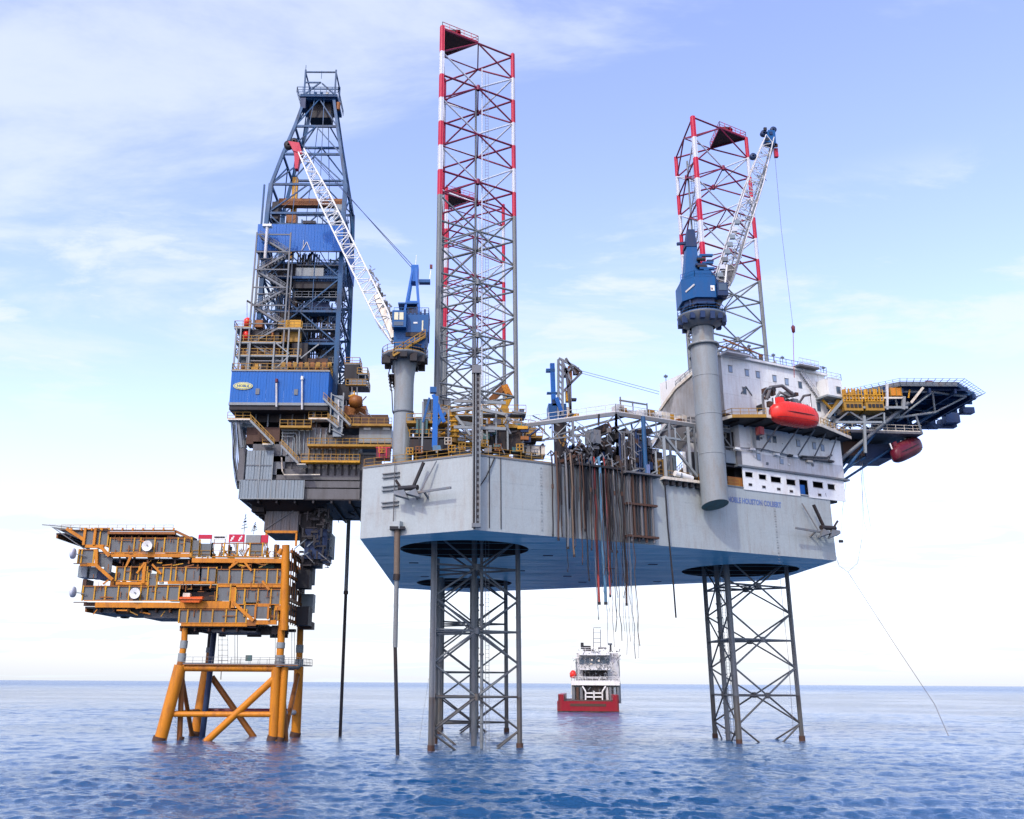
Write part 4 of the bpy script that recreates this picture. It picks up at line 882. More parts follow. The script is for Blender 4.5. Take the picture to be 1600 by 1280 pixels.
for k in range(14):
    t = k*2*math.pi/14; G().box(cx1+3.3*math.cos(t)-.35, cx1+3.3*math.cos(t)+.35, cy1+3.3*math.sin(t)-.35, cy1+3.3*math.sin(t)+.35, 61.6-.15*(k % 3), 62.5).build('hung_box', 'navy', K2)
pr = [(cx1+3.6*math.cos(t*math.pi/8), cy1+3.6*math.sin(t*math.pi/8), 62.8) for t in range(17)]
g = G(); g.rail(pr, 1.1, 1.1, .06); g.build('walkway_rail', 'crane_blue', K2, kind='stuff')
YC2 = cy1
def c2(px, py, dY=0): return at(px, py, YC2+dY)
G().lathe((cx1, cy1, 0), [(1.5, 62.8), (1.7, 64.6), (1.9, 65.2)], 20).build('slew_ring', 'navy', K2)
for k in range(11): G().box(cx1-2.2+k*.4, cx1-1.95+k*.4, cy1-2.0, cy1-1.2, 63.4+.5*abs(k-5)/5, 65.4).build('slew_motor', R.choice(['dark', 'black', 'navy']), K2)
zh0, zh1 = 65.0, 68.4
pts = [(cx1-3.1, cy1-1.2), (cx1-1.4, cy1-2.9), (cx1+1.7, cy1-2.9), (cx1+2.6, cy1-1.2), (cx1+2.6, cy1+2.6), (cx1-3.1, cy1+2.6)]
G().prism(pts, zh0, zh1).build('machinery_house', 'crane_blue', K2)
G().prism([(p[0]*.0+cx1+(p[0]-cx1)*.86, cy1+(p[1]-cy1)*.86) for p in pts], zh0-.9, zh0).build('lower_house', 'navy', K2)
G().prism([(cx1+(p[0]-cx1)*.8, cy1+(p[1]-cy1)*.8) for p in pts], zh1, zh1+1.2).build('upper_house', 'crane_blue', K2)
g = G(); g.rail([(p[0], p[1], zh1) for p in pts[:4]], 1.0, 1, .06); g.build('roof_rail', 'crane_blue', K2, kind='stuff')
p = V(cx1-2.6, cy1-1.75, zh0+1.3); q = V(cx1-1.5, cy1-2.9, zh0+1.9)
G().beam(p, q+V(0, -.02, .15), .12, .28).build('maker_strip', 'white_dirty', K2)
G().box(cx1+.9, cx1+1.5, cy1-2.96, cy1-2.9, zh0+1.0, zh0+1.9).build('notice_plate', 'white', K2); G().box(cx1+1.0, cx1+1.2, cy1-2.99, cy1-2.96, zh0+1.2, zh0+1.5).build('notice_plate', 'dark_red', K2)
cab = G().box(cx1+1.8, cx1+3.4, cy1-3.4, cy1-1.4, zh0+.1, zh0+2.2).build('operator_cab', 'navy', K2); G().box(cx1+2.0, cx1+3.2, cy1-3.46, cy1-3.4, zh0+.9, zh0+2).build('cab_window', 'glass', cab)
tp = c2(1078, 362); m0 = V(cx1-1.6, cy1, zh1)
G().hexa([m0+V(-.9, -1.2, 0), m0+V(1.3, -1.2, 0), m0+V(1.3, 1.2, 0), m0+V(-.9, 1.2, 0)], [V(tp.x-.9, cy1-.8, tp.z-3), V(tp.x+.75, cy1-.8, tp.z-3), V(tp.x+.75, cy1+.8, tp.z-3), V(tp.x-.9, cy1+.8, tp.z-3)]).build('mast', 'crane_blue', K2)
G().hexa([V(tp.x-1.1, cy1-.9, tp.z-3), V(tp.x+.75, cy1-.9, tp.z-3), V(tp.x+.75, cy1+.9, tp.z-3), V(tp.x-1.1, cy1+.9, tp.z-3)], [V(tp.x-.5, cy1-.8, tp.z), V(tp.x+.5, cy1-.8, tp.z), V(tp.x+.5, cy1+.8, tp.z), V(tp.x-.5, cy1+.8, tp.z)]).build('mast_head', 'navy', K2)
G().beam(V(tp.x-2.2, cy1, tp.z-2.2), V(tp.x-.4, cy1, tp.z-2.0), .4).build('head_platform', 'navy', K2)
G().hexa([m0+V(1.3, -1.0, 0), m0+V(3.2, -1.0, 0), m0+V(3.2, 1.0, 0), m0+V(1.3, 1.0, 0)], [m0+V(.6, -.7, 5.2), m0+V(1.4, -.7, 4.6), m0+V(1.4, .7, 4.6), m0+V(.6, .7, 5.2)]).build('mast_stay', 'navy', K2)
for k in range(12): G().box(cx1-.5+R.uniform(-.5, 2), cx1+.2+R.uniform(0, 2), cy1-1.6, cy1-1, zh1+.6+k*.32, zh1+.9+k*.32).build('winch_part', R.choice(['navy', 'dark', 'crane_blue']), K2)
foot = V(cx1+1.9, cy1-1.0, 64.2); tip = c2(1201, 217, 6)
pt = boom(K2, foot, tip, 2.5, 1.4, (-1, 0, .4), 26, 'white_dirty', .14, .7, .11, .065)
bd = (tip-foot).normalized(); u_ = bd.cross(V(0, 1, 0)).normalized(); x_ = V(0, 1, 0)
p1 = foot; p2 = foot+bd*8.0
G().hexa([p1-x_*1-u_*.7, p1+x_*1-u_*.7, p1+x_*1+u_*.8, p1-x_*1+u_*.8], [p2-x_*1.1-u_*1.4, p2+x_*1.1-u_*1.4, p2+x_*1.1-u_*-.6, p2-x_*1.1-u_*-.6]).build('boom_foot_box', 'clad_brown', K2)
G().beam(foot+V(1.3, -1.2, 2.4), foot+V(2.0, -1.2, 6.5), .22).build('boom_ladder', 'white', K2)
for k in range(8): q = foot+bd*(5+k*1.6)+V(-.8, -1.2, .6); G().box(q.x-.4, q.x+.5, q.y-.2, q.y+.3, q.z-.3, q.z+.4).build('winch_part', R.choice(['dark', 'steel', 'leg_white', 'clad_grey']), K2)
g = G()
for k in range(60):
    f = R.uniform(.15, .85); q = foot+bd*((tip-foot).length*f)+V(R.uniform(-1, 1), -1.2, R.uniform(-1, 1)); g.beam(q, q+V(R.uniform(-.6, .6), 0, R.uniform(-1, 1)), R.uniform(.06, .16))
g.build('boom_fittings', 'steel', K2, kind='stuff')
G().tube(foot+V(2.2, -1.3, 3), tip+V(.5, 0, -2), .12, 6).build('boom_walkway_rail', 'steel', K2); G().tube(foot+V(1.7, 1.3, 3), tip+V(.2, 0, -2), .1, 6).build('boom_walkway_rail', 'steel', K2)
f = tip
G().hexa([f+V(-.9, -.8, -1), f+V(.9, -.8, -1.6), f+V(.9, .8, -1.6), f+V(-.9, .8, -1)], [f+V(-.2, -.7, 1.3), f+V(1.0, -.7, 1.2), f+V(1.0, .7, 1.2), f+V(-.2, .7, 1.3)]).build('boom_head', 'crane_blue', K2)
for (dx, dz) in ((-.8, 1.0), (.9, 1.7), (-3.0, -3.5)): G().lathe(f+V(dx, 0, dz), [(.15, -.3), (.55, -.3), (.55, .3), (.15, .3)], 14, 'Y').build('boom_sheave', 'navy', K2)
G().box(f.x+.7, f.x+1.3, f.y-.3, f.y+.3, f.z-3.6, f.z-2).build('limit_weight', 'red', K2)
for k in range(6): q = f+V(R.uniform(-1.2, 1.2), -.9, R.uniform(-2.5, 2)); G().box(q.x-.25, q.x+.25, q.y, q.y+.3, q.z-.25, q.z+.3).build('lamp', R.choice(['navy', 'dark', 'brown']), K2)
hk = at(1239, 510, f.y); e = at(1241, 590, f.y)
G().path([f+V(.8, 0, -.5), f.lerp(hk, .5)+V(.15, 0, 0), hk], .035).build('hoist_rope', 'rope', K2)
G().lathe(hk+V(0, 0, -.3), [(0, -.9), (.25, -.7), (.32, .2), (0, .6)], 10).build('hook_block', 'dark_red', K2)
G().tube(hk, e, .05).build('sling', 'hose_red', K2)
# starboard crane, seen behind across the deck, boom laid down towards the bow
YS = 176.0
def s3(px, py, d=0): return at(px, py, YS+d)
K3 = thing('pedestal_crane', 'small looking blue crane far across the deck with its boom lowered to the right', 'crane', s3(872, 700), 'pedestal cranes of the rig')
a, b = s3(860, 632), s3(873, 655); G().box(a.x-.4, b.x+1.6, YS, YS+4, b.z, a.z+.2).build('machinery_house', 'crane_blue', K3)
b = s3(868, 640); G().lathe((b.x+1, YS+2, 0), [(1.3, ZD), (1.3, b.z-1)], 20).build('pedestal', 'dark', K3)
for k in range(40): p = s3(R.uniform(845, 906), R.uniform(652, 705), R.uniform(-14, 2)); G().beam(p, p+V(R.uniform(-2, 2), 0, R.uniform(-2, 2)), R.uniform(.12, .4)).build('base_framing', R.choice(['dark', 'steel', 'steel_light', 'black', 'rail_yellow', 'clad_brown']), K3)
a = s3(863.5, 566); b = s3(866, 634); G().beam(V(a.x, YS+1, a.z), V(b.x, YS+1, b.z), .9).build('mast', 'blue', K3); G().box(a.x-1.3, a.x+.5, YS+.5, YS+1.5, a.z-1.8, a.z-1.2).build('head_platform', 'crane_blue', K3)
c_ = s3(862, 612); G().box(c_.x-.9, c_.x+1.5, YS+.5, YS+1.5, c_.z-.2, c_.z+.1).build('head_platform', 'crane_blue', K3)
G().beam(s3(869, 622), s3(877, 644), .8).build('mast_leg', 'blue', K3); G().box(s3(863, 626).x, s3(872, 626).x, YS, YS+1.5, s3(866, 634).z, s3(866, 624).z).build('winch', 'navy', K3)
for px in (872.5, 879): 
    a = s3(px, 562); b = s3(px, 650); G().beam(a, b, .5).build('lattice_post', 'steel_light', K3)
for k in range(9): G().beam(s3(872.5, 566+k*9), s3(879, 574+k*9), .25).build('lattice_bar', 'steel_light', K3)
for (x0, y0, x1, y1) in ((873, 560, 897, 572), (897, 572, 909, 582), (909, 582, 893, 598), (880, 568, 893, 598), (893, 598, 880, 612), (891, 600, 892, 650), (884, 575, 892, 650), (876, 590, 893, 575), (884, 560, 900, 585)):
    G().beam(s3(x0, y0), s3(x1, y1), .42).build('boom_frame', 'steel_light' if x0 < 884 else 'clad_brown', K3)
for (x0, y0, x1, y1, m) in ((888, 572, 894, 598, 'orange_rust'), (884, 610, 893, 627, 'yellow'), (876, 646, 905, 655, 'yellow'), (880, 575, 888, 588, 'steel_light'), (896, 574, 905, 584, 'brown'), (885, 636, 892, 646, 'cream'), (893, 622, 901, 625, 'dark')):
    prect(x0, y0, x1, y1, YS+.2, 1.2, 'winch_part', m, K3)
for dy in (0, 7): G().tube(s3(906, 579+dy*.5), at(1030, 612+dy*.6, 160), .05, 5).build('pendant_rope', 'steel', K3)

# ------------------------------------------------------------------ the orange wellhead platform
YJ = 148.0
J = thing('platform_jacket', 'orange tubular jacket legs and braces of the small platform, standing in the sea', 'platform jacket', (-36, 155, -8))
def jp(px, py, Y): return at(px, py, Y)
def tubeleg(pts, rs, name='jacket_leg', mats=None):
    for i in range(len(pts)-1): G().tube(pts[i], pts[i+1], rs[i], 18).build(name, mats[i], J)
nl0, nl1, nl2, nl3 = jp(289, 975, 148), jp(284.5, 1000, 148), jp(282, 1040, 148), jp(250, 1158, 147.5)
d_ = (nl3-nl2).normalized()
tubeleg([nl0, jp(288, 1001, 148), jp(286.5, 1013, 148), jp(285, 1021, 148), jp(283.5, 1034, 148), nl2], [.48, .58, .5, .62, .62], mats=['orange', 'steel_light', 'orange', 'steel_light', 'orange_rust'])
tubeleg([nl2, nl3, nl3+d_*8], [.95, .95], mats=['orange', 'orange_rust'])
tubeleg([jp(285, 1044, 149.3), V(jp(283, 1155, 149.3).x, 149.5, -6)], [.42], mats=['orange_rust'])
nr0, nr2, nr3 = jp(441, 960, 148), jp(436.5, 1042, 148), jp(429.5, 1158, 148.3)
tubeleg([nr0, jp(439, 1004, 148), jp(438.3, 1013, 148), jp(437.6, 1024, 148), jp(437, 1034, 148), nr2], [.58, .68, .58, .76, .8], mats=['orange', 'steel_light', 'orange', 'steel_light', 'steel'])
tubeleg([nr2-V(.5, 0, 0), nr3-V(.3, 0, 0), nr3-V(.3, 0, 8)], [.72, .72], mats=['orange', 'orange_rust'])
tubeleg([nr2+V(.75, .4, 0), nr3+V(.65, .4, 0), nr3+V(.65, .4, -8)], [.62, .62], mats=['orange', 'orange_rust'])
tubeleg([jp(440, 1045, 150.5), jp(446.5, 1155, 150.5), jp(446.5, 1155, 150.5)-V(0, 0, 8)], [.42, .42], mats=['orange_rust', 'orange_rust'])
fr0, fr2, fr3 = jp(470, 960, 161), jp(467, 1042, 161), jp(462, 1151, 161)
tubeleg([fr0, jp(468.5, 1008, 161), jp(468, 1020, 161), jp(467.5, 1030, 161), fr2, fr3, fr3-V(0, 0, 8)], [.55, .65, .55, .7, .8, .8], mats=['orange', 'steel_light', 'orange', 'steel_light', 'orange', 'orange_rust'])
fl0, fl2, fl3 = jp(331, 975, 161), jp(325, 1040, 161), jp(306, 1150, 161)
tubeleg([fl0, jp(328, 1012, 161), jp(327, 1020, 161), fl2, fl3, fl3-V(1.4, 0, 8)], [.5, .6, .5, .95, .95], mats=['dark', 'steel', 'orange_rust', 'orange', 'orange_rust'])
tubeleg([jp(336, 975, 159.5), jp(327, 1060, 159.5), jp(316, 1150, 159.5), jp(315, 1150, 159.5)-V(.7, 0, 7)], [.48, .48, .48], 'dark_caisson', ['navy', 'navy', 'navy'])
def jt(a, b, r, m='orange', name='jacket_brace'): G().tube(a, b, r, 14).build(name, m, J)
jt(jp(282, 1043.5, 148), jp(432, 1044.5, 148), .55, 'orange'); jt(jp(326, 1042, 161), jp(466, 1044, 161), .4, 'orange_rust')
jt(nl2, fl2, .45, 'orange_rust'); jt(nr2, fr2, .45, 'leg_grey')
jt(jp(263, 1116, 148), jp(430, 1116.5, 148), .42, 'orange'); jt(jp(312, 1110.5, 161), jp(462, 1111.5, 161), .42, 'dark_red')
jt(jp(431, 1058, 148), jp(322, 1159, 148), .55, 'orange'); jt(jp(322, 1159, 148), jp(300, 1180, 148), .55, 'orange_rust')
jt(jp(331, 1058, 161), jp(396, 1151, 161), .5, 'orange_rust'); jt(jp(396, 1151, 161), jp(408, 1170, 161), .5, 'orange_rust')
jt(jp(466, 1050, 161), jp(443, 1154, 150), .42, 'orange_rust'); jt(jp(434, 1116, 148), jp(461, 1113, 161), .4, 'leg_white'); jt(jp(264, 1116, 148), jp(312, 1111, 161), .4, 'orange_rust')
jt(jp(283, 1050, 148.5), jp(300, 1150, 160), .35, 'orange_rust')
for (px, py, Y, r_) in ((250, 1158, 147.5, 1.0), (426, 1158, 148.3, .78), (437.5, 1157, 148.7, .68), (462, 1151, 161, .86), (306, 1150, 161, 1.0), (283, 1155, 149.5, .47)):
    q = jp(px, py, Y); G().tube((q.x-.3, Y, -.8), (q.x, Y, R.uniform(.5, .9)), r_+.05, 18).build('marine_growth', 'brown', J)
a = jp(286, 1038, 147.3); b = jp(466, 1038, 147.3)
G().box(a.x, b.x, 147.2, 148.2, a.z-.12, a.z).build('walkway', 'orange_rust', J)
g = G(); g.rail([(a.x, 147.2, a.z), (b.x, 147.2, a.z), (b.x, 161, a.z)], 1.1, 1.5, .05).rail([(a.x+4, 161, a.z), (b.x, 161, a.z)], 1.1, 1.5, .05); g.build('walkway_rail', 'steel', J, kind='stuff')
c = jp(388, 1029, 148); G().box(c.x-.45, c.x+.45, 148, 148.6, c.z-.4, c.z+.5).build('junction_box', 'teal', J)
g = G()
for x in (341, 347, 356): g.beam(jp(x, 985, 152), jp(x, 1040, 152), .06)
for k in range(7): g.beam(jp(341, 992+k*8, 152), jp(356, 992+k*8, 152), .06)
for x in (367, 371, 430, 456, 460): g.beam(jp(x, 985, 153), jp(x, 1040, 153), .07)
g.beam(jp(341, 992, 152), jp(431, 992, 152), .1)
for k in range(16): g.beam(jp(271+.2*k, 1050+7*k, 148), jp(274+.2*k, 1054+7*k, 148), .06)
g.beam(jp(346, 1044, 152), jp(345, 1062, 152), .12)
g.build('ladders_and_lines', 'steel', J, kind='stuff')

P_ = thing('platform_topside', 'orange framed three deck platform with grey wind panels, under the rig cantilever', 'platform topside', (-46, 155, 17))
YT = 147.0
def row(xs, ytop, ybot, Y=YT, mat='panel_grey', post='yellow', skip=(), pw=.2, d=.08):
    if len(xs) > 2: G().beam(at(xs[0], ytop-2, Y-.1), at(xs[-1], ytop-2, Y-.1), .16).build('top_rail', 'orange_rust', P_); G().beam(at(xs[0], ybot+1.5, Y-.14), at(xs[-1], ybot+1.5, Y-.14), .12).build('kick_rail', 'orange', P_)
    for i, x in enumerate(xs):
        a = at(x, ytop-3, Y-.1); b = at(x, ybot+2, Y-.1); G().beam(a, V(a.x, a.y, b.z), pw).build('wind_wall_post', post, P_)
        if i < len(xs)-1 and i not in skip:
            a = at(x+.6, ytop-1.5, Y); b = at(xs[i+1]-.6, ybot+1, Y); a2 = at(xs[i+1]-.6, ytop-1.5, Y)
            if a2.x-a.x > .2: G().box(a.x, a2.x, Y, Y+d, b.z, a2.z).build('wind_panel', mat, P_)
def edge(x0, x1, y0, y1, Y=YT, mat='orange', d=.5, name='deck_girder'):
    a = at(x0, y0, Y-.15); b = at(x1, y1, Y-.15); G().box(a.x, at(x1, y0, Y-.15).x, Y-.15, Y-.15+d, b.z, a.z).build(name, mat, P_)
def deckslab(x0, x1, y, D=15, mat='dark', Y=YT):
    a = at(x0, y, Y+.4); b = at(x1, y, Y+.4); G().box(a.x, b.x, Y+.4, Y+D, a.z-.25, a.z).build('deck_plate', mat, P_)
    for k in range(int((b.x-a.x)/2.2)): G().box(a.x+k*2.2, a.x+k*2.2+.25, Y+.5, Y+D-.2, a.z-.8, a.z-.25).build('deck_beam', 'brown' if k % 3 else 'orange_rust', P_)
# upper row
deckslab(165, 450, 872); deckslab(183, 452, 913); deckslab(133, 452, 948, 14); deckslab(281, 400, 978, 9, 'dark'); deckslab(88, 274, 833, 14, 'brown')
row([173, 191, 211, 221, 243, 258, 279, 289, 300], 843, 862); edge(171, 300, 864, 871)
row([300, 313], 846, 868, mat='panel_grey'); row([313, 332], 851, 868)
row([332, 351, 372, 391, 411], 851, 868, skip=(0, 1, 2)); edge(300, 452, 872, 880, d=.8)
row([183, 196, 205, 218, 231], 888, 906, skip=(2,)); edge(181, 233, 909, 914)
row([233, 247], 898, 917); row([247, 256, 268, 276, 291, 314], 889, 907); row([314, 326, 339], 889, 910); edge(262, 339, 908, 913)
row([339, 359, 379, 398, 418, 434, 441], 892, 911); edge(339, 448, 912, 918)
row([131, 149, 166, 186, 203, 221, 232, 244, 263, 281], 918, 937); edge(149, 281, 941, 950, d=.8); edge(131, 152, 941, 947, YT+1, 'brown')
row([340, 361], 916, 938); edge(281, 361, 939, 951, d=.8); edge(361, 369, 915, 950, mat='orange', d=.4)
row([369, 383, 404, 424, 439], 923, 943); row([383, 402], 943, 962)
row([281, 294, 314, 333, 354, 370, 386], 955, 972); edge(283, 386, 973, 979)
edge(386, 400, 968, 978, mat='orange_rust'); edge(400, 432, 969, 976); row([400, 420], 947, 966, YT-.3, post='orange', pw=.3); edge(400, 423, 943, 948, YT-.2); row([424, 430, 436], 945, 968, YT+.5)
edge(430, 452, 946, 954, mat='orange', d=1)
# the boxes at the upper left and stair flights between levels
row([134, 150], 828, 850, YT-.2, post='orange', pw=.4); edge(133, 162, 851, 856, YT-.2); row([150, 158, 171], 828, 852, YT); edge(134, 152, 826, 829, YT-.2)
row([124, 129, 148], 861, 879, YT); edge(125, 152, 880, 885, YT); G().beam(at(151, 858, YT-.2), at(151, 885, YT-.2), .5).build('wind_wall_post', 'orange', P_)
for (a, b) in (((157, 854), (171, 869)), ((150, 883), (176, 906)), ((364, 941), (396, 970)), ((104, 826), (132, 844))):
    G().beam(at(*a, YT-.3), at(*b, YT-.3), .28, .5).build('stair_stringer', 'orange', P_)
for (x0, y0, x1, y1) in ((153, 862, 164, 886), (163, 868, 175, 896), (370, 925, 378, 948), (378, 925, 395, 960)):
    prect(x0, y0, x1, y1, YT+.3, .1, 'wind_panel', 'panel_grey', P_)
# helideck-like sloped net at the far left top and the top deck edge
g = G(); g.hexa([at(84, 825, YT), at(131, 846, YT), at(131, 846, YT+10), at(84, 825, YT+10)], [at(78, 823, YT), at(131, 829, YT), at(131, 829, YT+10), at(78, 823, YT+10)]); g.build('sloped_flank', 'panel_grey', P_)
G().beam(at(66, 820, YT), at(132, 826, YT), .12).build('boundary_net_beam', 'steel', P_); G().beam(at(82, 824, YT), at(132, 858, YT), .12).build('stay', 'steel', P_)
G().beam(at(76, 820, YT+8), at(115, 821, YT+8), .1).build('boundary_net_beam', 'leg_white', P_)
edge(95, 274, 827.5, 830, YT-.2, 'brown', .4); edge(168, 274, 830.5, 835, YT-.4, 'orange_rust', .6)
for x in range(110, 275, 16): prect(x, 825, x+2.5, 829, YT-.5, .2, 'rail_post', 'orange', P_)
G().beam(at(274, 830, YT), at(300, 842, YT), .4).build('sloped_rail', 'orange_rust', P_); G().beam(at(262, 838, YT), at(300, 846, YT), .3).build('sloped_rail', 'brown', P_)
for (x0, y0, x1, y1, m) in ((170, 836, 262, 842, 'dark'), (181, 838, 197, 843, 'black'), (220, 834, 238, 840, 'white'), (208, 834, 218, 839, 'white_dirty'), (245, 838, 276, 846, 'black'), (282, 838, 300, 846, 'brown')):
    prect(x0, y0, x1, y1, YT+.8, 3, 'equipment_casing', m, P_)
for (x0, y0, x1, y1, m) in ((205, 874, 300, 886, 'black'), (270, 876, 345, 886, 'dark'), (345, 881, 441, 890, 'dark'), (196, 886, 206, 906, 'orange_rust'), (216, 880, 226, 910, 'orange'), (290, 876, 304, 884, 'orange'), (404, 882, 428, 888, 'teal'), (260, 925, 340, 938, 'black'),
                        (310, 918, 322, 934, 'brown'), (330, 926, 339, 936, 'dark_red'), (285, 918, 340, 922, 'dark'), (140, 886, 152, 903, 'clad_grey'), (122, 884, 136, 902, 'clad_grey'), (152, 893, 172, 905, 'navy'), (128, 905, 134, 930, 'brown'), (172, 906, 178, 918, 'orange')):
    prect(x0, y0, x1, y1, YT+1.2+R.random(), 3, 'equipment_casing', m, P_)
for (x0, y0, x1, y1, w_) in ((226, 880, 214, 896, .3), (206, 869, 197, 886, .22), (238, 882, 252, 897, .3), (358, 888, 372, 878, .3), (382, 878, 393, 892, .3), (197, 884, 203, 870, .2), (410, 908, 421, 922, .35), (368, 876, 358, 890, .2)):
    G().beam(at(x0, y0, YT-.25), at(x1, y1, YT-.25), w_).build('knee_brace', 'orange', P_)
G().beam(at(227, 879, YT-.1), at(224, 912, YT-.1), .5).build('column', 'orange', P_); G().tube(at(446.5, 862, YT-.1), at(444, 985, YT-.1), .66, 20).build('main_column', 'orange', P_)
G().tube(at(446.5, 862, YT-.1)+V(0, 0, 0), at(446.5, 852, YT-.1), .62, 18, cap=True).build('column_head', 'orange', P_); G().tube(at(441, 858, YT-.3), at(436, 866, YT-.3), .4, 12, cap=True).build('column_head', 'orange', P_)
G().box(at(434, 952, YT-.4).x, at(450, 952, YT-.4).x, YT-.4, YT+.6, at(440, 954, YT).z, at(440, 946, YT).z).build('column_collar', 'orange', P_)
# end wall facing the rig
xe = at(452, 900, YT).x
for k in range(7):
    y0 = YT+.5+k*2.05
    for (za, zb) in ((at(452, 895, YT).z+.4, at(452, 878, YT).z-.3), (at(452, 935, YT).z, at(452, 905, YT).z), (at(452, 962, YT).z, at(452, 940, YT).z), (at(452, 872, YT).z, at(452, 856, YT).z)):
        if R.random() < .9: G().box(xe, xe+.1, y0+.1, y0+1.9, za+.15, zb-.15).build('wind_panel', R.choice(['panel_grey', 'clad_brown', 'panel_grey', 'dark']), P_)
    G().beam((xe+.15, y0, 17.4), (xe+.15, y0, 29.3), .16).build('wind_wall_post', 'orange_rust', P_)
for z in (28.7, 24.8, 21.2, 18.0): G().box(xe-.1, xe+.3, YT, YT+14.5, z-.25, z+.2).build('deck_girder', 'orange_rust', P_)
G().beam((xe+.2, YT+1, 28.5), (xe+.2, YT+8, 25), .3).build('knee_brace', 'orange_rust', P_)
for (y0, y1, z0, z1, m) in ((153, 156, 23.5, 26.5, 'dark'), (156, 159, 24.5, 27.5, 'clad_brown'), (154, 158, 17.6, 20.6, 'dark'), (158, 161, 17.2, 18.4, 'brown'), (158, 160.5, 20, 23, 'clad_grey')): G().box(xe, xe+2.2, y0, y1, z0, z1).build('equipment_casing', m, P_)
# dark undersides with hanging steelwork
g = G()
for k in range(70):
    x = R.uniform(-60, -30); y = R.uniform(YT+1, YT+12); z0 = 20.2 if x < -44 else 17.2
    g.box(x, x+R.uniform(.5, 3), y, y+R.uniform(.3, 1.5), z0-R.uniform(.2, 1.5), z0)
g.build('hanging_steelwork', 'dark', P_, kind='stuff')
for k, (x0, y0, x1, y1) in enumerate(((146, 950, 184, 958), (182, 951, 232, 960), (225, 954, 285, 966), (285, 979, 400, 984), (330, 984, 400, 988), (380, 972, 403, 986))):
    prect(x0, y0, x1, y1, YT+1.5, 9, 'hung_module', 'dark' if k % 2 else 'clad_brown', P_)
for k in range(44):
    px = R.uniform(150, 440); py = R.choice([(873, 886), (912, 922), (840, 846), (950, 957)]); p = at(px, R.uniform(*py), YT+R.uniform(-.2, .8)); q = p+V(R.uniform(-1.8, 1.8), 0, R.uniform(-.9, .9))
    if px > 270 and py[0] in (840, 950): continue
    G().beam(p, q, R.uniform(.1, .24)).build('framing', R.choice(['orange', 'orange_rust', 'yellow', 'orange', 'rail_yellow']), P_)
g = G()
for k in range(170):
    px = R.uniform(140, 440); py = R.choice([846, 862, 892, 905, 921, 935, 960]); p = at(px, py+R.uniform(-4, 4), YT-.18)
    if (px > 300 and py in (846, 862)) or (px < 283 and py == 960): continue
    g.beam(p, p+V(*R.choice([(R.uniform(.4, 2.2), 0, 0), (0, 0, R.uniform(.3, 1.4)), (0, 0, R.uniform(.3, 1.2))])), R.uniform(.05, .12))
g.build('cable_trays', 'orange_rust', P_, kind='stuff')
# inner fittings behind the panels
for k in range(60):
    px = R.uniform(175, 440); py = R.choice([872, 912, 948]); a = at(px, py, YT+1.5+R.random()*3); h_ = R.uniform(.6, 2.2); wx = R.uniform(.2, .9)
    if py == 948 and px < 281: continue
    if R.random() < .5: G().box(a.x-wx/2, a.x+wx/2, a.y, a.y+wx, a.z, a.z+h_).build('equipment_casing', R.choice(['dark', 'orange_rust', 'brown', 'steel', 'black', 'white_dirty']), P_)
    else: G().tube(a, a+V(0, 0, h_), wx*.3, 8, cap=True).build('pipe', R.choice(['steel', 'orange_rust', 'dark', 'yellow']), P_)
for k in range(40):
    px = R.uniform(300, 440); a = at(px, 871, YT+.6+R.random()*4); b = a+V(R.uniform(-1.4, 1.4), 0, R.uniform(.5, 2.4)); G().tube(a, b, R.uniform(.05, .16), 6).build('pipe', R.choice(['steel_light', 'white_dirty', 'steel', 'orange', 'white']), P_)
g = G(); g.rail([at(300, 871, YT-.1), at(440, 872.5, YT-.1)], 1.1, 1.5, .07).rail([at(95, 829, YT), at(270, 829, YT)], .9, 1.5, .05); g.build('deck_rail', 'rail_yellow', P_, kind='stuff')
# round white dishes
def dish(px, py, side, lab):
    c = at(px, py, YT-.6); d = thing('antenna_dish', lab, 'dish', c, 'white round dishes on the platform'); ax = 'X' if side else 'Y'; sg = -1
    G().lathe(c, ([(0.01, .1*-sg), (.5, .06), (.80, -.12), (.84, -.3), (.8, -.3), (.45, -.12), (.01, -.06)] if not side else [(.01, -.42), (.55, -.36), (.84, -.2), (.86, .1), (.8, .25), (.3, .38), (.01, .4)]), 24, ax).build('reflector', 'leg_white' if side else 'white', d)
    if side: G().beam(c, c+V(2.0, .3, -.3), .12).build('mount', 'steel', d); G().beam(c+V(.3, 0, -1.6), c+V(2.4, 0, -1.6), .14).build('mount', 'brown', d)
    else: G().beam(c, c+V(0, .6, 0), .2).build('mount', 'steel', d); G().box(c.x-.1, c.x+.1, c.y-.34, c.y-.2, c.z, c.z+.2).build('feed', 'steel', d)
dish(230.5, 853.5, 0, 'white round dish facing us on the upper platform deck'); dish(211.5, 927.5, 0, 'white round dish facing us on the lower platform deck')
dish(114, 865, 1, 'upper white drum dish pointing left from the platform edge'); dish(114, 925, 1, 'lower white drum dish pointing left from the platform edge')
# rescue boat on the platform
B = thing('rescue_boat', 'small orange rescue boat hung along the middle deck of the orange platform', 'rescue boat', at(299, 940, YT-.8))
a = at(281, 937, YT-.9); b = at(317, 937, YT-.9); L_ = b.x-a.x
G().hexa([(a.x+.4, YT-1.3, a.z-.45), (b.x-.5, YT-1.3, a.z-.45), (b.x-.5, YT-.4, a.z-.45), (a.x+.4, YT-.4, a.z-.45)], [(a.x, YT-1.6, a.z+.35), (b.x+.1, YT-1.5, a.z+.45), (b.x+.1, YT-.3, a.z+.45), (a.x, YT-.2, a.z+.35)]).build('hull', 'bright_orange', B)
G().box(a.x+.5, a.x+1.6, YT-1.2, YT-.6, a.z+.4, a.z+1.0).build('console', 'cream', B); G().box(a.x, b.x+.1, YT-1.62, YT-1.5, a.z+.05, a.z+.2).build('fender', 'orange_red', B)
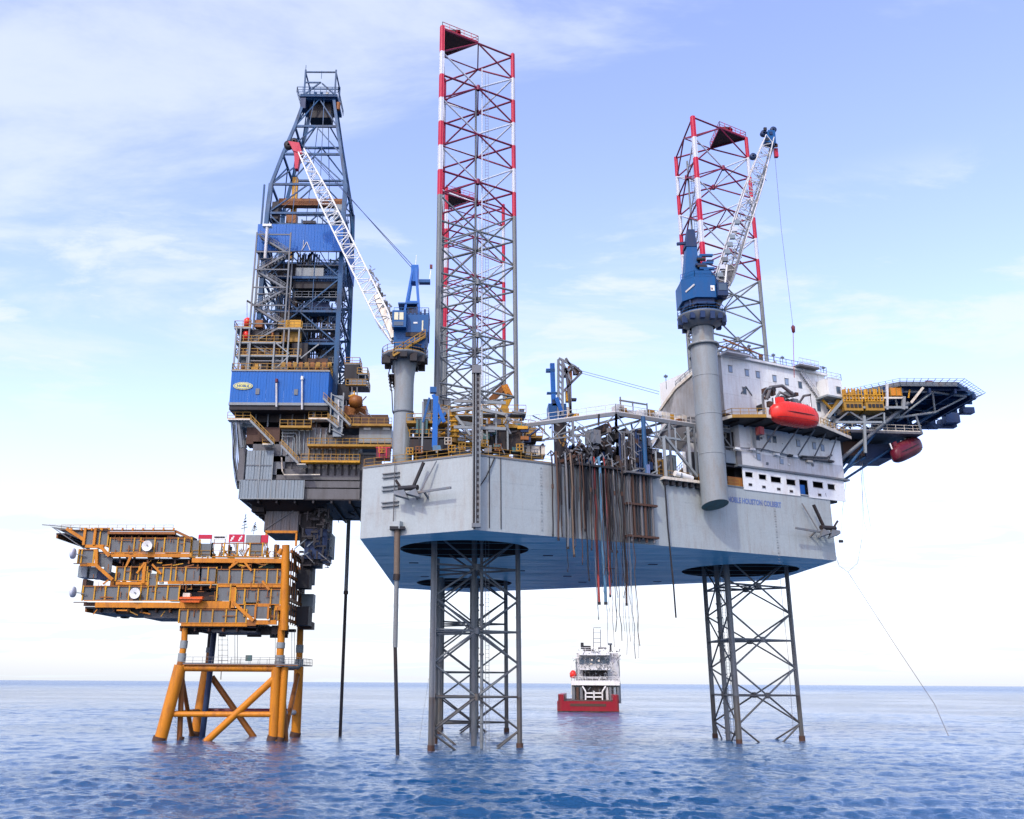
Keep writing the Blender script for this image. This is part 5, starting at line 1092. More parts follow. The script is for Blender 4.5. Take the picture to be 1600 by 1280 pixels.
# red and white wind screens and grey boxes on the platform roof
for i, (x0, x1, y0, y1, m, lab) in enumerate(((310, 331, 835.5, 842, 'red', 'plain red screen panel, leftmost on the platform roof'), (334, 353, 836, 843, 'white', 'white banner panel on the platform roof between two red ones'), (357.5, 382, 835, 847, 'red', 'red banner panel with white marks on the platform roof'),
                                              (384, 407, 836, 849, 'steel_light', 'pale grey box on the platform roof beside the red banners'), (408, 419, 836, 848, 'red', 'small red panel on the platform roof next to the clad tower'))):
    S = thing('roof_screen', lab, 'screen', at((x0+x1)/2, y1, YT+1), 'screens on the platform roof')
    prect(x0, y0, x1, y1, YT+1, .25 if m != 'steel_light' else 2, 'panel', m, S)
    a = at(x0+1, y1, YT+1.1); b = at(x1-1, y1, YT+1.1)
    for q in (a, b): G().beam(q, V(q.x, q.y, 28.9), .12).build('leg', 'orange_rust', S)
    if i == 2:
        for x in (363, 375.5):
            p = at(x, 841.5, YT+.95)
            for dx, dz, s_ in ((0, 0, .34), (.18, .3, .25), (-.18, -.3, .25)): G().box(p.x+dx-s_/2, p.x+dx+s_/2, YT+.96, YT+.99, p.z+dz-s_/2, p.z+dz+s_/2).build('printed_mark', 'white', S)
    if i == 1:
        p = at(343, 839.5, YT+.95); G().box(p.x-.85, p.x+.85, YT+.96, YT+.99, p.z-.12, p.z+.12).build('printed_mark', 'dark', S)
for (px, y0, y1, lab) in ((384, 803, 835, 'spiky aerial mast on the platform roof, left one'), (399, 816, 835, 'short aerial mast on the platform roof, right one')):
    A_ = thing('aerial_mast', lab, 'aerial', at(px, y1, YT+4), 'aerials on the platform roof'); a = at(px-3, y1, YT+4); b = at(px, y0, YT+4)
    G().tube(a, b, .05, 5).build('mast', 'steel', A_)
    for k in range(5): q = a.lerp(b, .3+.15*k); G().beam(q+V(-.5+.1*k, 0, -.1), q+V(.5-.1*k, 0, .2), .09).build('aerial_arm', 'dark', A_)
    G().lathe(a.lerp(b, .62), [(0, -.2), (.28, 0), (0, .2)], 8).build('lamp', 'dark', A_)
# ------------------------------------------------------------------ accommodation block over the bow leg
def onF(px, py, n=0.0):        # point of the upright plane at offset n from the hull's port side
    p = at(px, py, 100.0); d = (p-V(0, 0, CAM_H)); o = P0+nP*n
    t = (o.x*nP.x+o.y*nP.y)/(d.x*nP.x+d.y*nP.y); q = d*t
    s = (q.x-o.x)*uP.x+(q.y-o.y)*uP.y; return s, q.z+CAM_H
AC = thing('accommodation_block', 'white stepped accommodation block with rows of windows at the bow end of the rig', 'accommodation block', FP(57, -8, ZD))
def fb(s0, s1, n0, n1, z0, z1, name, mat, par=None, **kw): return G().fbox(FP, s0, s1, n0, n1, z0, z1).build(name, mat, par or AC, **kw)
# lower bulwark with openings: built from plates round the holes
z0, z1 = 37.0, 40.45; s0, s1 = 45.6, 66.9
holes = [(46.1, 47.6, 39.0, 39.8), (48.8, 50.3, 38.9, 39.7), (51.2, 53.3, 38.7, 39.6), (54.4, 56.3, 38.6, 39.5), (57.1, 58.9, 37.3, 39.7), (60.0, 62.2, 38.7, 39.7), (63.2, 64.8, 38.7, 39.6)]
cur = s0
for (a, b, zl, zh) in holes:
    fb(cur, a, 0, .12, z0, z1, 'bulwark_plate', 'white'); fb(a, b, 0, .12, zh, z1, 'bulwark_plate', 'white')
    if zl > 37.5: fb(a, b, 0, .12, z0, zl, 'bulwark_plate', 'white')
    for (sa, sb, za, zb_) in ((a-.06, b+.06, zh-.02, zh+.07), (a-.06, b+.06, zl-.07, zl+.02)): fb(sa, sb, .12, .16, za, zb_, 'opening_frame', 'white_dirty')
    cur = b
fb(cur, s1, 0, .12, z0, z1, 'bulwark_plate', 'white')
for (s, z) in ((46.9, 37.85), (49.6, 37.75), (52.6, 37.7), (55.2, 37.6), (61.2, 37.6)):
    fb(s-.4, s+.4, .12, .16, z-.25, z+.25, 'scupper_rim', 'white_dirty'); fb(s-.33, s+.33, .16, .18, z-.18, z+.18, 'scupper', 'black')
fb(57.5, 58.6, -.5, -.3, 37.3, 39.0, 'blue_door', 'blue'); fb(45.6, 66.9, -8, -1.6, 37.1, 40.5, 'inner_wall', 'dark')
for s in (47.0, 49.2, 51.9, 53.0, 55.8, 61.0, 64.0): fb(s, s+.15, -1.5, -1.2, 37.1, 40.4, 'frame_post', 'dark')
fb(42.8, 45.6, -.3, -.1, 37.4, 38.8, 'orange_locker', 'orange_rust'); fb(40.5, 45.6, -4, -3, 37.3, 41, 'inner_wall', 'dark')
g = G(); q0 = FP(64.8, 0, 37.0); g.hexa([FP(62.9, -.5, 37.0), FP(65.6, -.5, 37.5), FP(65.6, -4, 37.5), FP(62.9, -4, 37)], [FP(63, -.4, 37.3), FP(67, -.4, 38.9), FP(67, -4, 38.9), FP(63, -4, 37.3)]); g.build('bow_knuckle', 'steel', AC)
# deck edge and main wall
fb(44.6, 68.0, -.6, .45, 40.45, 40.75, 'deck_edge', 'steel'); fb(42.0, 68.0, -16, -.6, 40.45, 40.7, 'deck_plate', 'dark')
for i in range(9): 
    a = 45.8+i*2.39; fb(a, a+2.37, -.25, 0, 40.75, 43.0, 'wall_plate', 'white_dirty')
    fb(a if i else 49.0, a+2.37, -.25, 0, 43.0, 47.2, 'wall_plate', 'white')
fb(44.9, 45.8, -12, 0, 40.75, 43.0, 'wall_plate', 'clad_brown')
fb(45.9, 67.2, -14, -.26, 40.75, 47.4, 'inner_core', 'white'); fb(67.2, 67.4, -14, -.26, 40.75, 47.4, 'end_wall', 'white')
def window(s, z, n, w_=.62, h=.95, par=None, mat='glass'):
    f = fb(s-w_/2-.09, s+w_/2+.09, n, n+.05, z-h/2-.09, z+h/2+.09, 'window', 'steel_light', par); fb(s-w_/2, s+w_/2, n+.05, n+.08, z-h/2, z+h/2, 'pane', mat, f)
    fb(s-w_/2-.15, s+w_/2+.15, n, n+.14, z+h/2+.12, z+h/2+.18, 'rain_hood', 'white_dirty', f)
for (px, py) in ((1184, 683), (1210, 687), (1247, 693), (1272, 697), (1285, 700), (1185, 714), (1221, 720), (1201, 686)):
    s, z = onF(px, py); window(s, z, 0, mat='glass' if px in (1184, 1210) else 'pale_glass')
# pipes and fittings along the main wall
for (pts, r) in (((( 1140, 700), (1185, 702), (1230, 712), (1252, 715)), .1), (((1250, 714), (1290, 716), (1297, 712)), .16), (((1250, 717), (1300, 722)), .2)):
    G().path([FP(onF(*p)[0], .35, onF(*p)[1]) for p in pts], r).build('wall_pipe', 'steel' if r < .15 else 'clad_brown', AC)
for (px, py, m) in ((1173, 703, 'white'), (1211, 711, 'white'), (1239, 714, 'white'), (1262, 722, 'cream'), (1233, 713, 'dark'), (1253, 715, 'dark'), (1294, 722, 'dark'), (1149, 702, 'white')):
    s, z = onF(px, py); fb(s-.5, s+.5, .1, .55, z-.15, z+.18, 'floodlight', m)
for k in range(16): s = R.uniform(46, 67); z = R.uniform(41, 46.5); fb(s, s+R.uniform(.15, .4), 0, .15, z, z+R.uniform(.15, .5), 'wall_box', R.choice(['white', 'steel', 'white_dirty']))
# boat deck, projecting out over the side
g = G(); pl = [FP(42, -3, 0), FP(42.5, 2.2, 0), FP(47.0, 4.6, 0), FP(58.2, 4.6, 0), FP(68.5, 1.2, 0), FP(69, -6, 0), FP(60, -12, 0), FP(44, -12, 0)]
g.prism([(p.x, p.y) for p in pl], 47.3, 47.6); g.build('boat_deck', 'dark', AC)
for a, b in zip(pl[:-2], pl[1:-1]): G().beam(V(a.x, a.y, 47.6), V(b.x, b.y, 47.6), .15, .5).build('deck_coaming', 'rail_yellow' if a is pl[1] else 'cream', AC)
g = G(); g.rail([V(p.x, p.y, 47.7) for p in pl[:3]], 1.1, 1.2, .08).rail([V(p.x, p.y, 47.7) for p in pl[3:6]], 1.1, 1.2, .08); g.build('boat_deck_rail', 'rail_yellow', AC, kind='stuff')
for s in range(44, 68, 3): 
    G().beam(FP(s, -.2, 47.2), FP(s, 4.2 if 46 < s < 59 else 2.0, 47.2), .2, .35).build('deck_beam', 'dark', AC)
for (s, n) in ((50.5, 4), (54.5, 4), (58, 3.5), (61.5, 2.4), (64.8, 1.6)): G().beam(FP(s, n, 47.2), FP(s-.8, .1, 43.4), .17).build('deck_strut', 'steel', AC)
# dark recess left of the main wall, under the upper block
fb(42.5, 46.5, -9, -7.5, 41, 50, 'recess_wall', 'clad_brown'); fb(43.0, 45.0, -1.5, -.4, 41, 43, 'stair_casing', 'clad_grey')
for k in range(10): s = R.uniform(42, 49); fb(s, s+.4, -2.5, -1.5, R.uniform(41, 45), R.uniform(45, 47), 'recess_post', R.choice(['dark', 'steel', 'brown']))
# upper block
zt, zb = 59.7, 49.9; uN = -3.0
def up(s0, s1, n0, n1, a, b, name, mat, **k): return fb(s0, s1, n0, n1, a, b, name, mat, None, **k)
for i in range(8):
    a = 45.9+i*2.85; 
    for (za, zc) in ((49.9, 53.2), (53.22, 56.5), (56.52, 59.6)):
        if za < 50 and i < 0: continue
        up(a, a+2.83, uN-.2, uN, za, zc, 'wall_plate', 'white')
up(46.0, 68.6, -19, uN-.21, 49.95, 59.5, 'inner_core', 'white')
fb(46.5, 68, -12, uN-.3, 47.6, 49.95, 'lower_core', 'white_dirty'); fb(45.9, 52.5, uN-4, uN, 49.6, 49.9, 'block_soffit', 'brown')
# aft wall, sheared roof corner
g = G(); q = lambda n, z: FP(45.95, n, z)
g.add([q(uN, 50.0), q(-19, 47.5), q(-19, 54.5), q(-14.5, 57.2), q(-8, 59.0), q(uN, 59.9)], [(5, 4, 3, 2, 1, 0)]); g.add([FP(45.8, n, z) for n, z in ((uN, 50.0), (-19, 47.5), (-19, 54.5), (-14.5, 57.2), (-8, 59.0), (uN, 59.9))], [(0, 1, 2, 3, 4, 5), (5, 4, 3, 2, 1, 0)])
g.build('aft_wall', 'white_dirty', AC)
for (a, b) in (((-19, 54.5), (-14.5, 57.2)), ((-14.5, 57.2), (-8, 59.0)), ((-8, 59.0), (uN, 59.9))): G().beam(FP(45.7, a[0], a[1]), FP(45.7, b[0], b[1]), .35, .5).build('roof_edge', 'cream', AC)
G().fbox(FP, 45.7, 69.0, uN-.1, uN+.5, 59.55, 59.9).build('roof_edge', 'white', AC); G().fbox(FP, 45.7, 50.6, uN+.5, uN+1.8, 59.6, 59.85).build('roof_walkway', 'white_dirty', AC)
g = G(); g.rail([FP(69, uN+.3, 59.9), FP(50.6, uN+.3, 59.9), FP(50.6, uN+1.7, 59.9), FP(45.8, uN+1.7, 59.9), FP(45.8, -8, 59.3)], 1.2, 1.3, .08).rail([FP(45.8, -8, 59.3), FP(45.8, -14.5, 57.4)], 1.1, 1.3, .07)
g.build('roof_rail', 'steel', AC, kind='stuff')
for (px, py) in ((1141, 577), (1167, 583), (1184, 586), (1210, 592), (1229, 597), (1250, 602), (1163, 611)):
    s, z = onF(px, py, uN); window(s, z, uN, .66, .95, mat='glass' if px in (1250, 1163) else 'pale_glass')
s, z = onF(1279, 636, uN); window(s, z, uN, .7, 1.4, mat='glass')
G().beam(FP(49.5, uN+.1, 53.6), FP(50.6, uN+.1, 55.0), .14).build('sign_arrow', 'steel', AC); G().beam(FP(50.6, uN+.1, 55.0), FP(51.8, uN+.1, 53.6), .14).build('sign_arrow', 'steel', AC)
# outside stair and bridge house at the right end
stair(FP(62.8, uN+.5, 59.2), FP(66.4, uN+.5, 55.2), .9, AC, 'white_dirty', 'white_dirty', 'outside_stair', 14)
up(66.0, 69.9, uN, uN+2.6, 54.9, 55.2, 'bridge_deck', 'steel_light'); up(66.6, 69.8, uN+.1, uN+2.5, 55.2, 58.2, 'bridge_house', 'white'); window(68.8, 56.3, uN+2.5, .8, 1.0)
up(61.5, 66.0, uN, uN+1.6, 59.9, 60.2, 'roof_platform', 'clad_brown')
g = G(); g.rail([FP(66.4, uN+2.5, 58.2), FP(69.8, uN+2.5, 58.2), FP(69.8, uN, 58.2)], 1.1, 1, .07).rail([FP(61.5, uN+1.5, 60.2), FP(66, uN+1.5, 60.2)], 1.1, 1, .07); g.build('roof_rail', 'white_dirty', AC, kind='stuff')
for k in range(26):
    s = R.uniform(47, 68); n = R.uniform(-6, -3.2); h = R.uniform(.4, 1.6); fb(s, s+R.uniform(.15, .9), n, n+.6, 59.7, 59.7+h, 'roof_fitting', R.choice(['steel', 'white', 'clad_brown', 'cream', 'orange_rust', 'white_dirty']))
for (px, y0, y1) in ((1208, 552, 570), (1170, 538, 560), (1286, 572, 590), (1222, 556, 574), (1040, 585, 600)):
    s, z = onF(px, y0, -6); s2, z2 = onF(px, y1+8, -6); G().beam(FP(s, -6, z), FP(s, -6, z2), .09).build('roof_aerial', 'steel', AC); fb(s-.25, s+.25, -6.2, -5.8, z-.5, z-.2, 'aerial_box', 'steel')
for (px0, py0, px1, py1) in ((1130, 530, 1192, 556), (1122, 540, 1150, 548)): 
    a, b = onF(px0, py0, -5), onF(px1, py1, -5); G().beam(FP(a[0], -5, a[1]), FP(b[0], -5, b[1]), .22).build('roof_pipe', 'orange_rust', AC)
# machinery between block and boats
for k in range(22):
    px = R.uniform(1180, 1245); py = R.uniform(608, 640); s, z = onF(px, py, .5); fb(s, s+R.uniform(.3, 1.3), .2+R.random(), 1.6, z-.3, z+R.uniform(.1, .6), 'davit_gear', R.choice(['dark', 'clad_brown', 'steel', 'brown', 'steel']))
G().path([FP(50.5, 1.5, 51.6), FP(51.2, 1.8, 53.6), FP(53.5, 2.0, 54.1), FP(55.5, 2.2, 52.9)], .28).build('davit_arm', 'clad_brown', AC); G().path([FP(51.8, 1.5, 51.2), FP(53.0, 1.9, 53.0), FP(54.6, 2.3, 52.4)], .22).build('davit_arm', 'steel', AC)
# ---- enclosed lifeboats
def lifeboat(M, mat, m2, lab):   # M maps local (length x, width y, height z) to the world
    o = M(0, 0, 0); B = thing('lifeboat', lab, 'lifeboat', o, 'enclosed lifeboats'); N_ = 22; K_ = 24; secs = []; Lh = 4.7
    for i in range(N_+1):
        x = -Lh+2*Lh*i/N_; t = abs(x)/Lh; e = max(0.0, 1-t**4.6)**.52; kw = 1.55*e+.12*(1-e); zb_ = -1.45+.55*t**4; zt_ = 1.45*(1-.42*t**3)+.1; ring = []
        for k in range(K_):
            a = 2*math.pi*k/K_; c_, s_ = math.cos(a), math.sin(a); yy = kw*math.copysign(abs(c_)**.75, c_); zz = (zt_ if s_ > 0 else -zb_)*math.copysign(abs(s_)**.8, s_)*(.4+.6*e if s_ > 0 else .75+.25*e)
            ring.append(M(x, yy, zz))
        secs.append(ring)
    g = G(); vs = [v for r_ in secs for v in r_]
    g.add(vs, [(j*K_+i, j*K_+(i+1) % K_, (j+1)*K_+(i+1) % K_, (j+1)*K_+i) for j in range(N_) for i in range(K_)], True); g.add(secs[0], [tuple(range(K_))]); g.add(secs[-1], [tuple(range(K_-1, -1, -1))])
    g.build('hull', mat, B)
    def band(y, z, r, nm, mt, l0=-4.3, l1=4.3):
        pts = [M(l0+(l1-l0)*i/14, (1.52*max(0, 1-(abs(l0+(l1-l0)*i/14)/4.7)**3.2)**.62+.1)*y, z) for i in range(15)]; G().path(pts, r).build(nm, mt, B)
    for y in (-1, 1): band(y, -.05, .07, 'rubbing_strake', m2); band(y, -.75, .03, 'grab_line', m2)
    for x in (-3.1, -1.9, -.7, .5, 1.7, 2.9): G().hexa([M(x, -1.30, .55), M(x+.6, -1.30, .55), M(x+.6, -1.0, .55), M(x, -1.0, .55)], [M(x, -1.1, 1.0), M(x+.6, -1.1, 1.0), M(x+.6, -.9, 1.0), M(x, -.9, 1.0)]).build('side_window', 'black', B)
    c_ = G(); c_.hexa([M(-3.6, -.6, 1.0), M(-2.2, -.6, 1.1), M(-2.2, .6, 1.1), M(-3.6, .6, 1.0)], [M(-3.4, -.5, 1.9), M(-2.4, -.5, 1.9), M(-2.4, .5, 1.9), M(-3.4, .5, 1.9)]); c_.build('steering_cupola', mat, B)
    for x in (-3.9, 3.7): G().beam(M(x, 0, 1.0), M(x, 0, 2.0), .18).build('hook_gear', 'white', B)
    for x in (-1.0, .4, 1.5, 2.6): G().tube(M(x, 0, 1.2), M(x+.5, 0, 1.62), .16, 8, cap=True).build('roof_hatch', 'white' if x < 2 else 'dark', B)
    G().hexa([M(3.6, -.06, -1.3), M(4.6, -.06, -1.0), M(4.6, .06, -1.0), M(3.6, .06, -1.3)], [M(3.6, -.06, -.4), M(4.7, -.06, -.4), M(4.7, .06, -.4), M(3.6, .06, -.4)]).build('skeg', m2, B)
    return B
lifeboat(lambda x, y, z: FP(52.4+x*.98, 4.9-y*-1.0 if False else 4.9-y, 48.35+z*1.25-.12*x*.0), 'boat_red', 'dark_red', 'bright red enclosed lifeboat hung on the near side of the white block')
for s in (48.6, 56.3): G().path([FP(s, 2.5, 47.6), FP(s, 2.6, 51.6), FP(s, 3.6, 52.4), FP(s, 4.9, 52.2)], .2).build('davit', 'steel', AC); G().tube(FP(s, 4.9, 52.2), FP(s, 4.9, 50), .05).build('fall_wire', 'dark', AC)
G().fbox(FP, 46.6, 47.4, 2.5, 3.5, 45.0, 46.2).build('boat_ladder', 'dark_red', AC)

# ------------------------------------------------------------------ helideck on its truss beyond the bow
H = thing('helideck', 'octagonal helideck with dark underside and safety net, carried on a truss beyond the bow', 'helideck', (79, 159, 57)); hc = Vector((78.4, 159.0)); hr = 12.6; hz = 57.9
oc = [(hc.x+hr*1.0*math.cos(math.pi/8+k*math.pi/4), hc.y+hr*1.0*math.sin(math.pi/8+k*math.pi/4)) for k in range(8)]
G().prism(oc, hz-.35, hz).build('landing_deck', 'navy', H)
for k in range(8):
    a, b = oc[k], oc[(k+1) % 8]; A_, B_ = V(a[0], a[1], hz-.25), V(b[0], b[1], hz-.25); G().beam(A_, B_, .25, .8).build('edge_beam', 'steel' if k in (4, 5) else 'derrick_blue', H)
    o1 = hc+(Vector(a)-hc)*1.13; o2 = hc+(Vector(b)-hc)*1.13
    net = H
    g = G(); n_ = 9
    for i in range(n_+1):
        p = A_.lerp(B_, i/n_); q = V(o1.x, o1.y, hz+.25).lerp(V(o2.x, o2.y, hz+.25), i/n_); g.beam(p, q, .07)
    for f in (.33, .66, 1.0): g.beam(A_.lerp(V(o1.x, o1.y, hz+.25), f), B_.lerp(V(o2.x, o2.y, hz+.25), f), .05)
    g.build('safety_net', 'steel', H, kind='stuff')
for i in range(9):
    y = hc.y-10.5+i*2.6; half = min(12.2, math.sqrt(max(4, 13.2**2-(y-hc.y)**2))-.8); G().box(hc.x-half, hc.x+half, y, y+.22, hz-1.0, hz-.36).build('deck_beam', 'derrick_blue' if i % 2 else 'navy', H)
for i in range(5):
    x = hc.x-9+i*4.5; half = min(11.5, math.sqrt(13.2**2-(x-hc.x)**2)-1.2); G().box(x, x+.35, hc.y-half, hc.y+half, hz-1.7, hz-.9).build('main_beam', 'navy', H)
# truss underneath
zt_ = hz-1.3; zl = 51.0
up_ = [V(66.5, 148.5, zt_), V(73, 148.5, zt_), V(79.5, 148.5, zt_), V(86.5, 151, zt_)]; dn = [V(66.5, 149, zl+1), V(73.5, 149, zl+1.2), V(80.5, 150.5, zl+2.6)]
for Y0 in (0, 9.5, 19):
    o = V(0, Y0, 0)
    for i in range(3): G().tube(up_[i]+o, up_[i+1]+o, .22, 8).build('truss_chord', 'steel', H)
    for i in range(2): G().tube(dn[i]+o, dn[i+1]+o, .22, 8).build('truss_chord', 'steel_light', H)
    for a, b in ((up_[0], dn[0]), (up_[1], dn[0]), (up_[1], dn[1]), (up_[2], dn[1]), (up_[2], dn[2]), (up_[3], dn[2]), (up_[0], dn[1])): G().tube(a+o, b+o, .16, 8).build('truss_brace', 'steel_light' if Y0 == 0 else 'derrick_blue', H)
for i in range(3):
    for a, b in ((0, 9.5), (9.5, 19)): G().tube(dn[i]+V(0, a, 0), dn[i]+V(0, b, 0), .18, 8).build('truss_tie', 'derrick_blue', H); G().tube(dn[i]+V(0, a, 0), up_[i]+V(0, b, 0), .14, 8).build('truss_tie', 'derrick_blue', H)
a0 = at(1422, 632, 147.5)
for Y0, m in ((0, 'steel'), (5.5, 'steel'), (20, 'derrick_blue')): G().tube(V(61.5, 149+Y0*.8, 43.8), V(a0.x, 148+Y0, a0.z+.4), .34, 10).build('raking_strut', m, H); G().tube(V(61.2, 149+Y0*.8, 40.6), V(a0.x-3.5, 149.5+Y0, 52.0), .27, 10).build('raking_strut', m if m != 'steel' else 'derrick_blue', H)
for (x0, y0, x1, y1, m, w_) in ((1293, 653, 1320, 622, 'steel_light', .45), (1320, 622, 1412, 622, 'cream', .3), (1322, 637, 1418, 637, 'steel_light', .4), (1412, 620, 1411, 640, 'steel_light', .5), (1386, 600, 1386, 640, 'white_dirty', .35), (1305, 660, 1378, 660, 'steel_light', .35), (1350, 650, 1352, 708, 'steel_light', .4), (1381, 645, 1382, 662, 'steel_light', .25),
                               (1423, 630, 1442, 606, 'cream', .35), (1305, 660, 1330, 640, 'steel', .25), (1350, 658, 1322, 640, 'steel', .25), (1350, 658, 1380, 645, 'steel', .25)):
    G().beam(at(x0, y0, 147), at(x1, y1, 147), w_).build('front_frame', m, H)
a = at(1322, 637, 147.2); b = at(1418, 637, 147.2); G().box(a.x, b.x, 147.2, 154, a.z-.2, a.z).build('side_gallery', 'dark', H)
# dark far equipment under the deck edge
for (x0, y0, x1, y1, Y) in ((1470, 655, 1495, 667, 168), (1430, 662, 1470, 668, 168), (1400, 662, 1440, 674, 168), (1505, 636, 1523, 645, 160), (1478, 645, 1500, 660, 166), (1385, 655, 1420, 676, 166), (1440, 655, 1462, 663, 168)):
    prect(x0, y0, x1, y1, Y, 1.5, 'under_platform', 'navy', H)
g = G()
for k in range(46): p = at(R.uniform(1390, 1465), R.uniform(640, 670), 166+R.random()*3); g.beam(p, p+V(R.uniform(-2.5, 2.5), 0, R.uniform(-.8, .8)), R.uniform(.08, .25))
for k in range(30): p = at(R.uniform(1320, 1420), R.uniform(640, 668), 152+R.random()*8); g.beam(p, p+V(R.uniform(-2.5, 2.5), 0, R.uniform(-1.5, 1.5)), R.uniform(.08, .22))
g.build('underdeck_pipework', 'derrick_blue', H, kind='stuff')
# yellow winterised cages, tank and orange box on the gallery
def cage(px0, px1, y0, y1, lab):
    a = at(px0, y1, 146.6); b = at(px1, y0, 146.6); c_ = thing('yellow_cage', lab, 'machinery cage', ((a.x+b.x)/2, 148, a.z), 'yellow cages below the helideck edge')
    G().box(a.x+.2, b.x-.2, 147.0, 149.2, a.z+.2, b.z-.9).build('machine', 'yellow', c_); G().box(a.x, b.x, 146.6, 149.6, a.z-1.6, a.z-.1).build('skid', 'rail_yellow', c_)
    n = 6
    for i in range(n+1): x = a.x+(b.x-a.x)*i/n; G().beam((x, 146.6, a.z-.1), (x, 146.6, b.z+R.uniform(-.4, .3)), .14).build('cage_post', 'yellow', c_)
    for i in range(4): x = a.x+.3+(b.x-a.x)*i/4; G().tube((x, 146.9, a.z+.4), (x+.1, 146.9, b.z-.1), .22, 8, cap=True).build('cylinder', 'rail_yellow' if i % 2 else 'yellow', c_)
    for f in (0, .5): z = a.z+(b.z-a.z)*f; G().beam((a.x, 146.55, z), (b.x, 146.55, z), .13).build('cage_bar', 'yellow', c_)
    for i in range(4): x = a.x+.4+(b.x-a.x-.5)*i/4; G().box(x, x+.5, 146.5, 146.6, a.z-1.1, a.z-.5).build('skid_slot', 'dark', c_)
cage(1318, 1345, 607, 627, 'left yellow machinery cage under the helideck edge'); cage(1352, 1378, 607, 627, 'right yellow machinery cage under the helideck edge')
T = thing('orange_tank', 'plain orange tank right of the yellow cages under the helideck', 'tank', at(1401, 618, 147.6)); prect(1391, 606, 1409, 618, 147.6, 2.5, 'tank_body', 'orange', T)
for px in (1391, 1400, 1408): prect(px, 605, px+1.2, 619, 147.5, .1, 'tank_band', 'rail_yellow', T)
T = thing('foam_box', 'small orange red box standing on the helideck edge', 'fire box', at(1451, 603, 148.4)); prect(1447, 596, 1457, 603, 148.4, 1.2, 'box', 'orange_red', T); prect(1446.5, 595, 1457.5, 596.4, 148.3, 1.4, 'lid', 'dark_red', T)
for k in range(16): px = R.uniform(1300, 1425); p = at(px, 622, 148+R.random()); G().tube(p, p+V(R.uniform(-.4, .6), 0, R.uniform(.4, 1.6)), .14, 6).build('gallery_pipe', R.choice(['rail_yellow', 'yellow', 'dark', 'steel']), H)
# yellow brown stairs and lockers left of the cages
for (x0, y0, x1, y1, w_, m) in ((1278, 668, 1300, 640, .4, 'cream'), (1296, 648, 1318, 610, .5, 'rail_yellow'), (1285, 625, 1300, 640, .3, 'yellow')): G().beam(at(x0, y0, 147.6), at(x1, y1, 147.6), w_).build('gallery_stair', m, H)
for k in range(22):
    px = R.uniform(1270, 1312); py = R.uniform(615, 676); p = at(px, py, 148.2+R.random()); G().box(p.x-.35, p.x+.35, p.y, p.y+.6, p.z-.4, p.z+.4).build('locker', R.choice(['steel_light', 'yellow', 'white_dirty', 'rail_yellow', 'dark', 'steel', 'clad_grey']), H)
# bow walkway and second lifeboat under the helideck
W_ = thing('bow_walkway', 'dark walkway deck running out under the helideck to the shade-darkened red lifeboat', 'walkway', (72, 150, 49))
a = at(1300, 680, 147); b = at(1444, 689, 149)
G().hexa([V(a.x-3, 147.5, 49.3), V(b.x, 149, 49.3), V(b.x, 158, 49.3), V(a.x-3, 158, 49.3)], [V(a.x-3, 147.5, 49.7), V(b.x, 149, 49.7), V(b.x, 158, 49.7), V(a.x-3, 158, 49.7)]).build('deck_plate', 'clad_brown', W_)
g = G(); g.rail([V(a.x-2, 147.6, 49.7), V(b.x-.1, 149.1, 49.7), V(b.x-.1, 158, 49.7)], 1.1, 1.5, .06); g.build('walkway_rail', 'cream', W_, kind='stuff')
for (x0, y0, x1, y1, Y, d, m) in ((1315, 690, 1350, 712, 152, 6, 'brown'), (1352, 694, 1395, 716, 153, 6, 'navy'), (1300, 690, 1318, 720, 151, 6, 'dark')): prect(x0, y0, x1, y1, Y, d, 'under_module', m, W_)
for k in range(10): px = R.uniform(1310, 1400); p = at(px, 680, 150+R.random()*3); G().box(p.x-.4, p.x+.4, p.y, p.y+.5, p.z, p.z+R.uniform(.5, 1.3)).build('deck_locker', R.choice(['white', 'clad_brown', 'steel', 'leg_white', 'dark_red']), W_)
G().beam((b.x-.2, 149.1, 49.7), (b.x-.8, 149.1, 52.6), .3).build('davit_post', 'steel', W_)
q = at(1416, 703, 151)
ang = math.radians(-12)
lifeboat(lambda x, y, z: V(q.x+x*.72-z*.25, q.y+y+x*.35, q.z+z*1.05+x*.34), 'dark_red', 'dark', 'red lifeboat with shade in its dark colour, hung under the far end of the helideck')  # dark red hull colour stands in for the shade below the helideck
for (x0, y0, x1, y1) in ((1395, 700, 1320, 768), (1352, 715, 1315, 752)): G().tube(at(x0, y0, 152), V(61, 152, at(x1, y1, 152).z), .2, 8).build('walkway_strut', 'derrick_blue', W_)

# ------------------------------------------------------------------ deck equipment between the legs
def post(px, y0, y1, Y, w_, m, par, nm='post'): a = at(px, y0, Y); b = at(px, y1, Y); return G().beam(a, V(a.x, a.y, b.z), w_).build(nm, m, par)
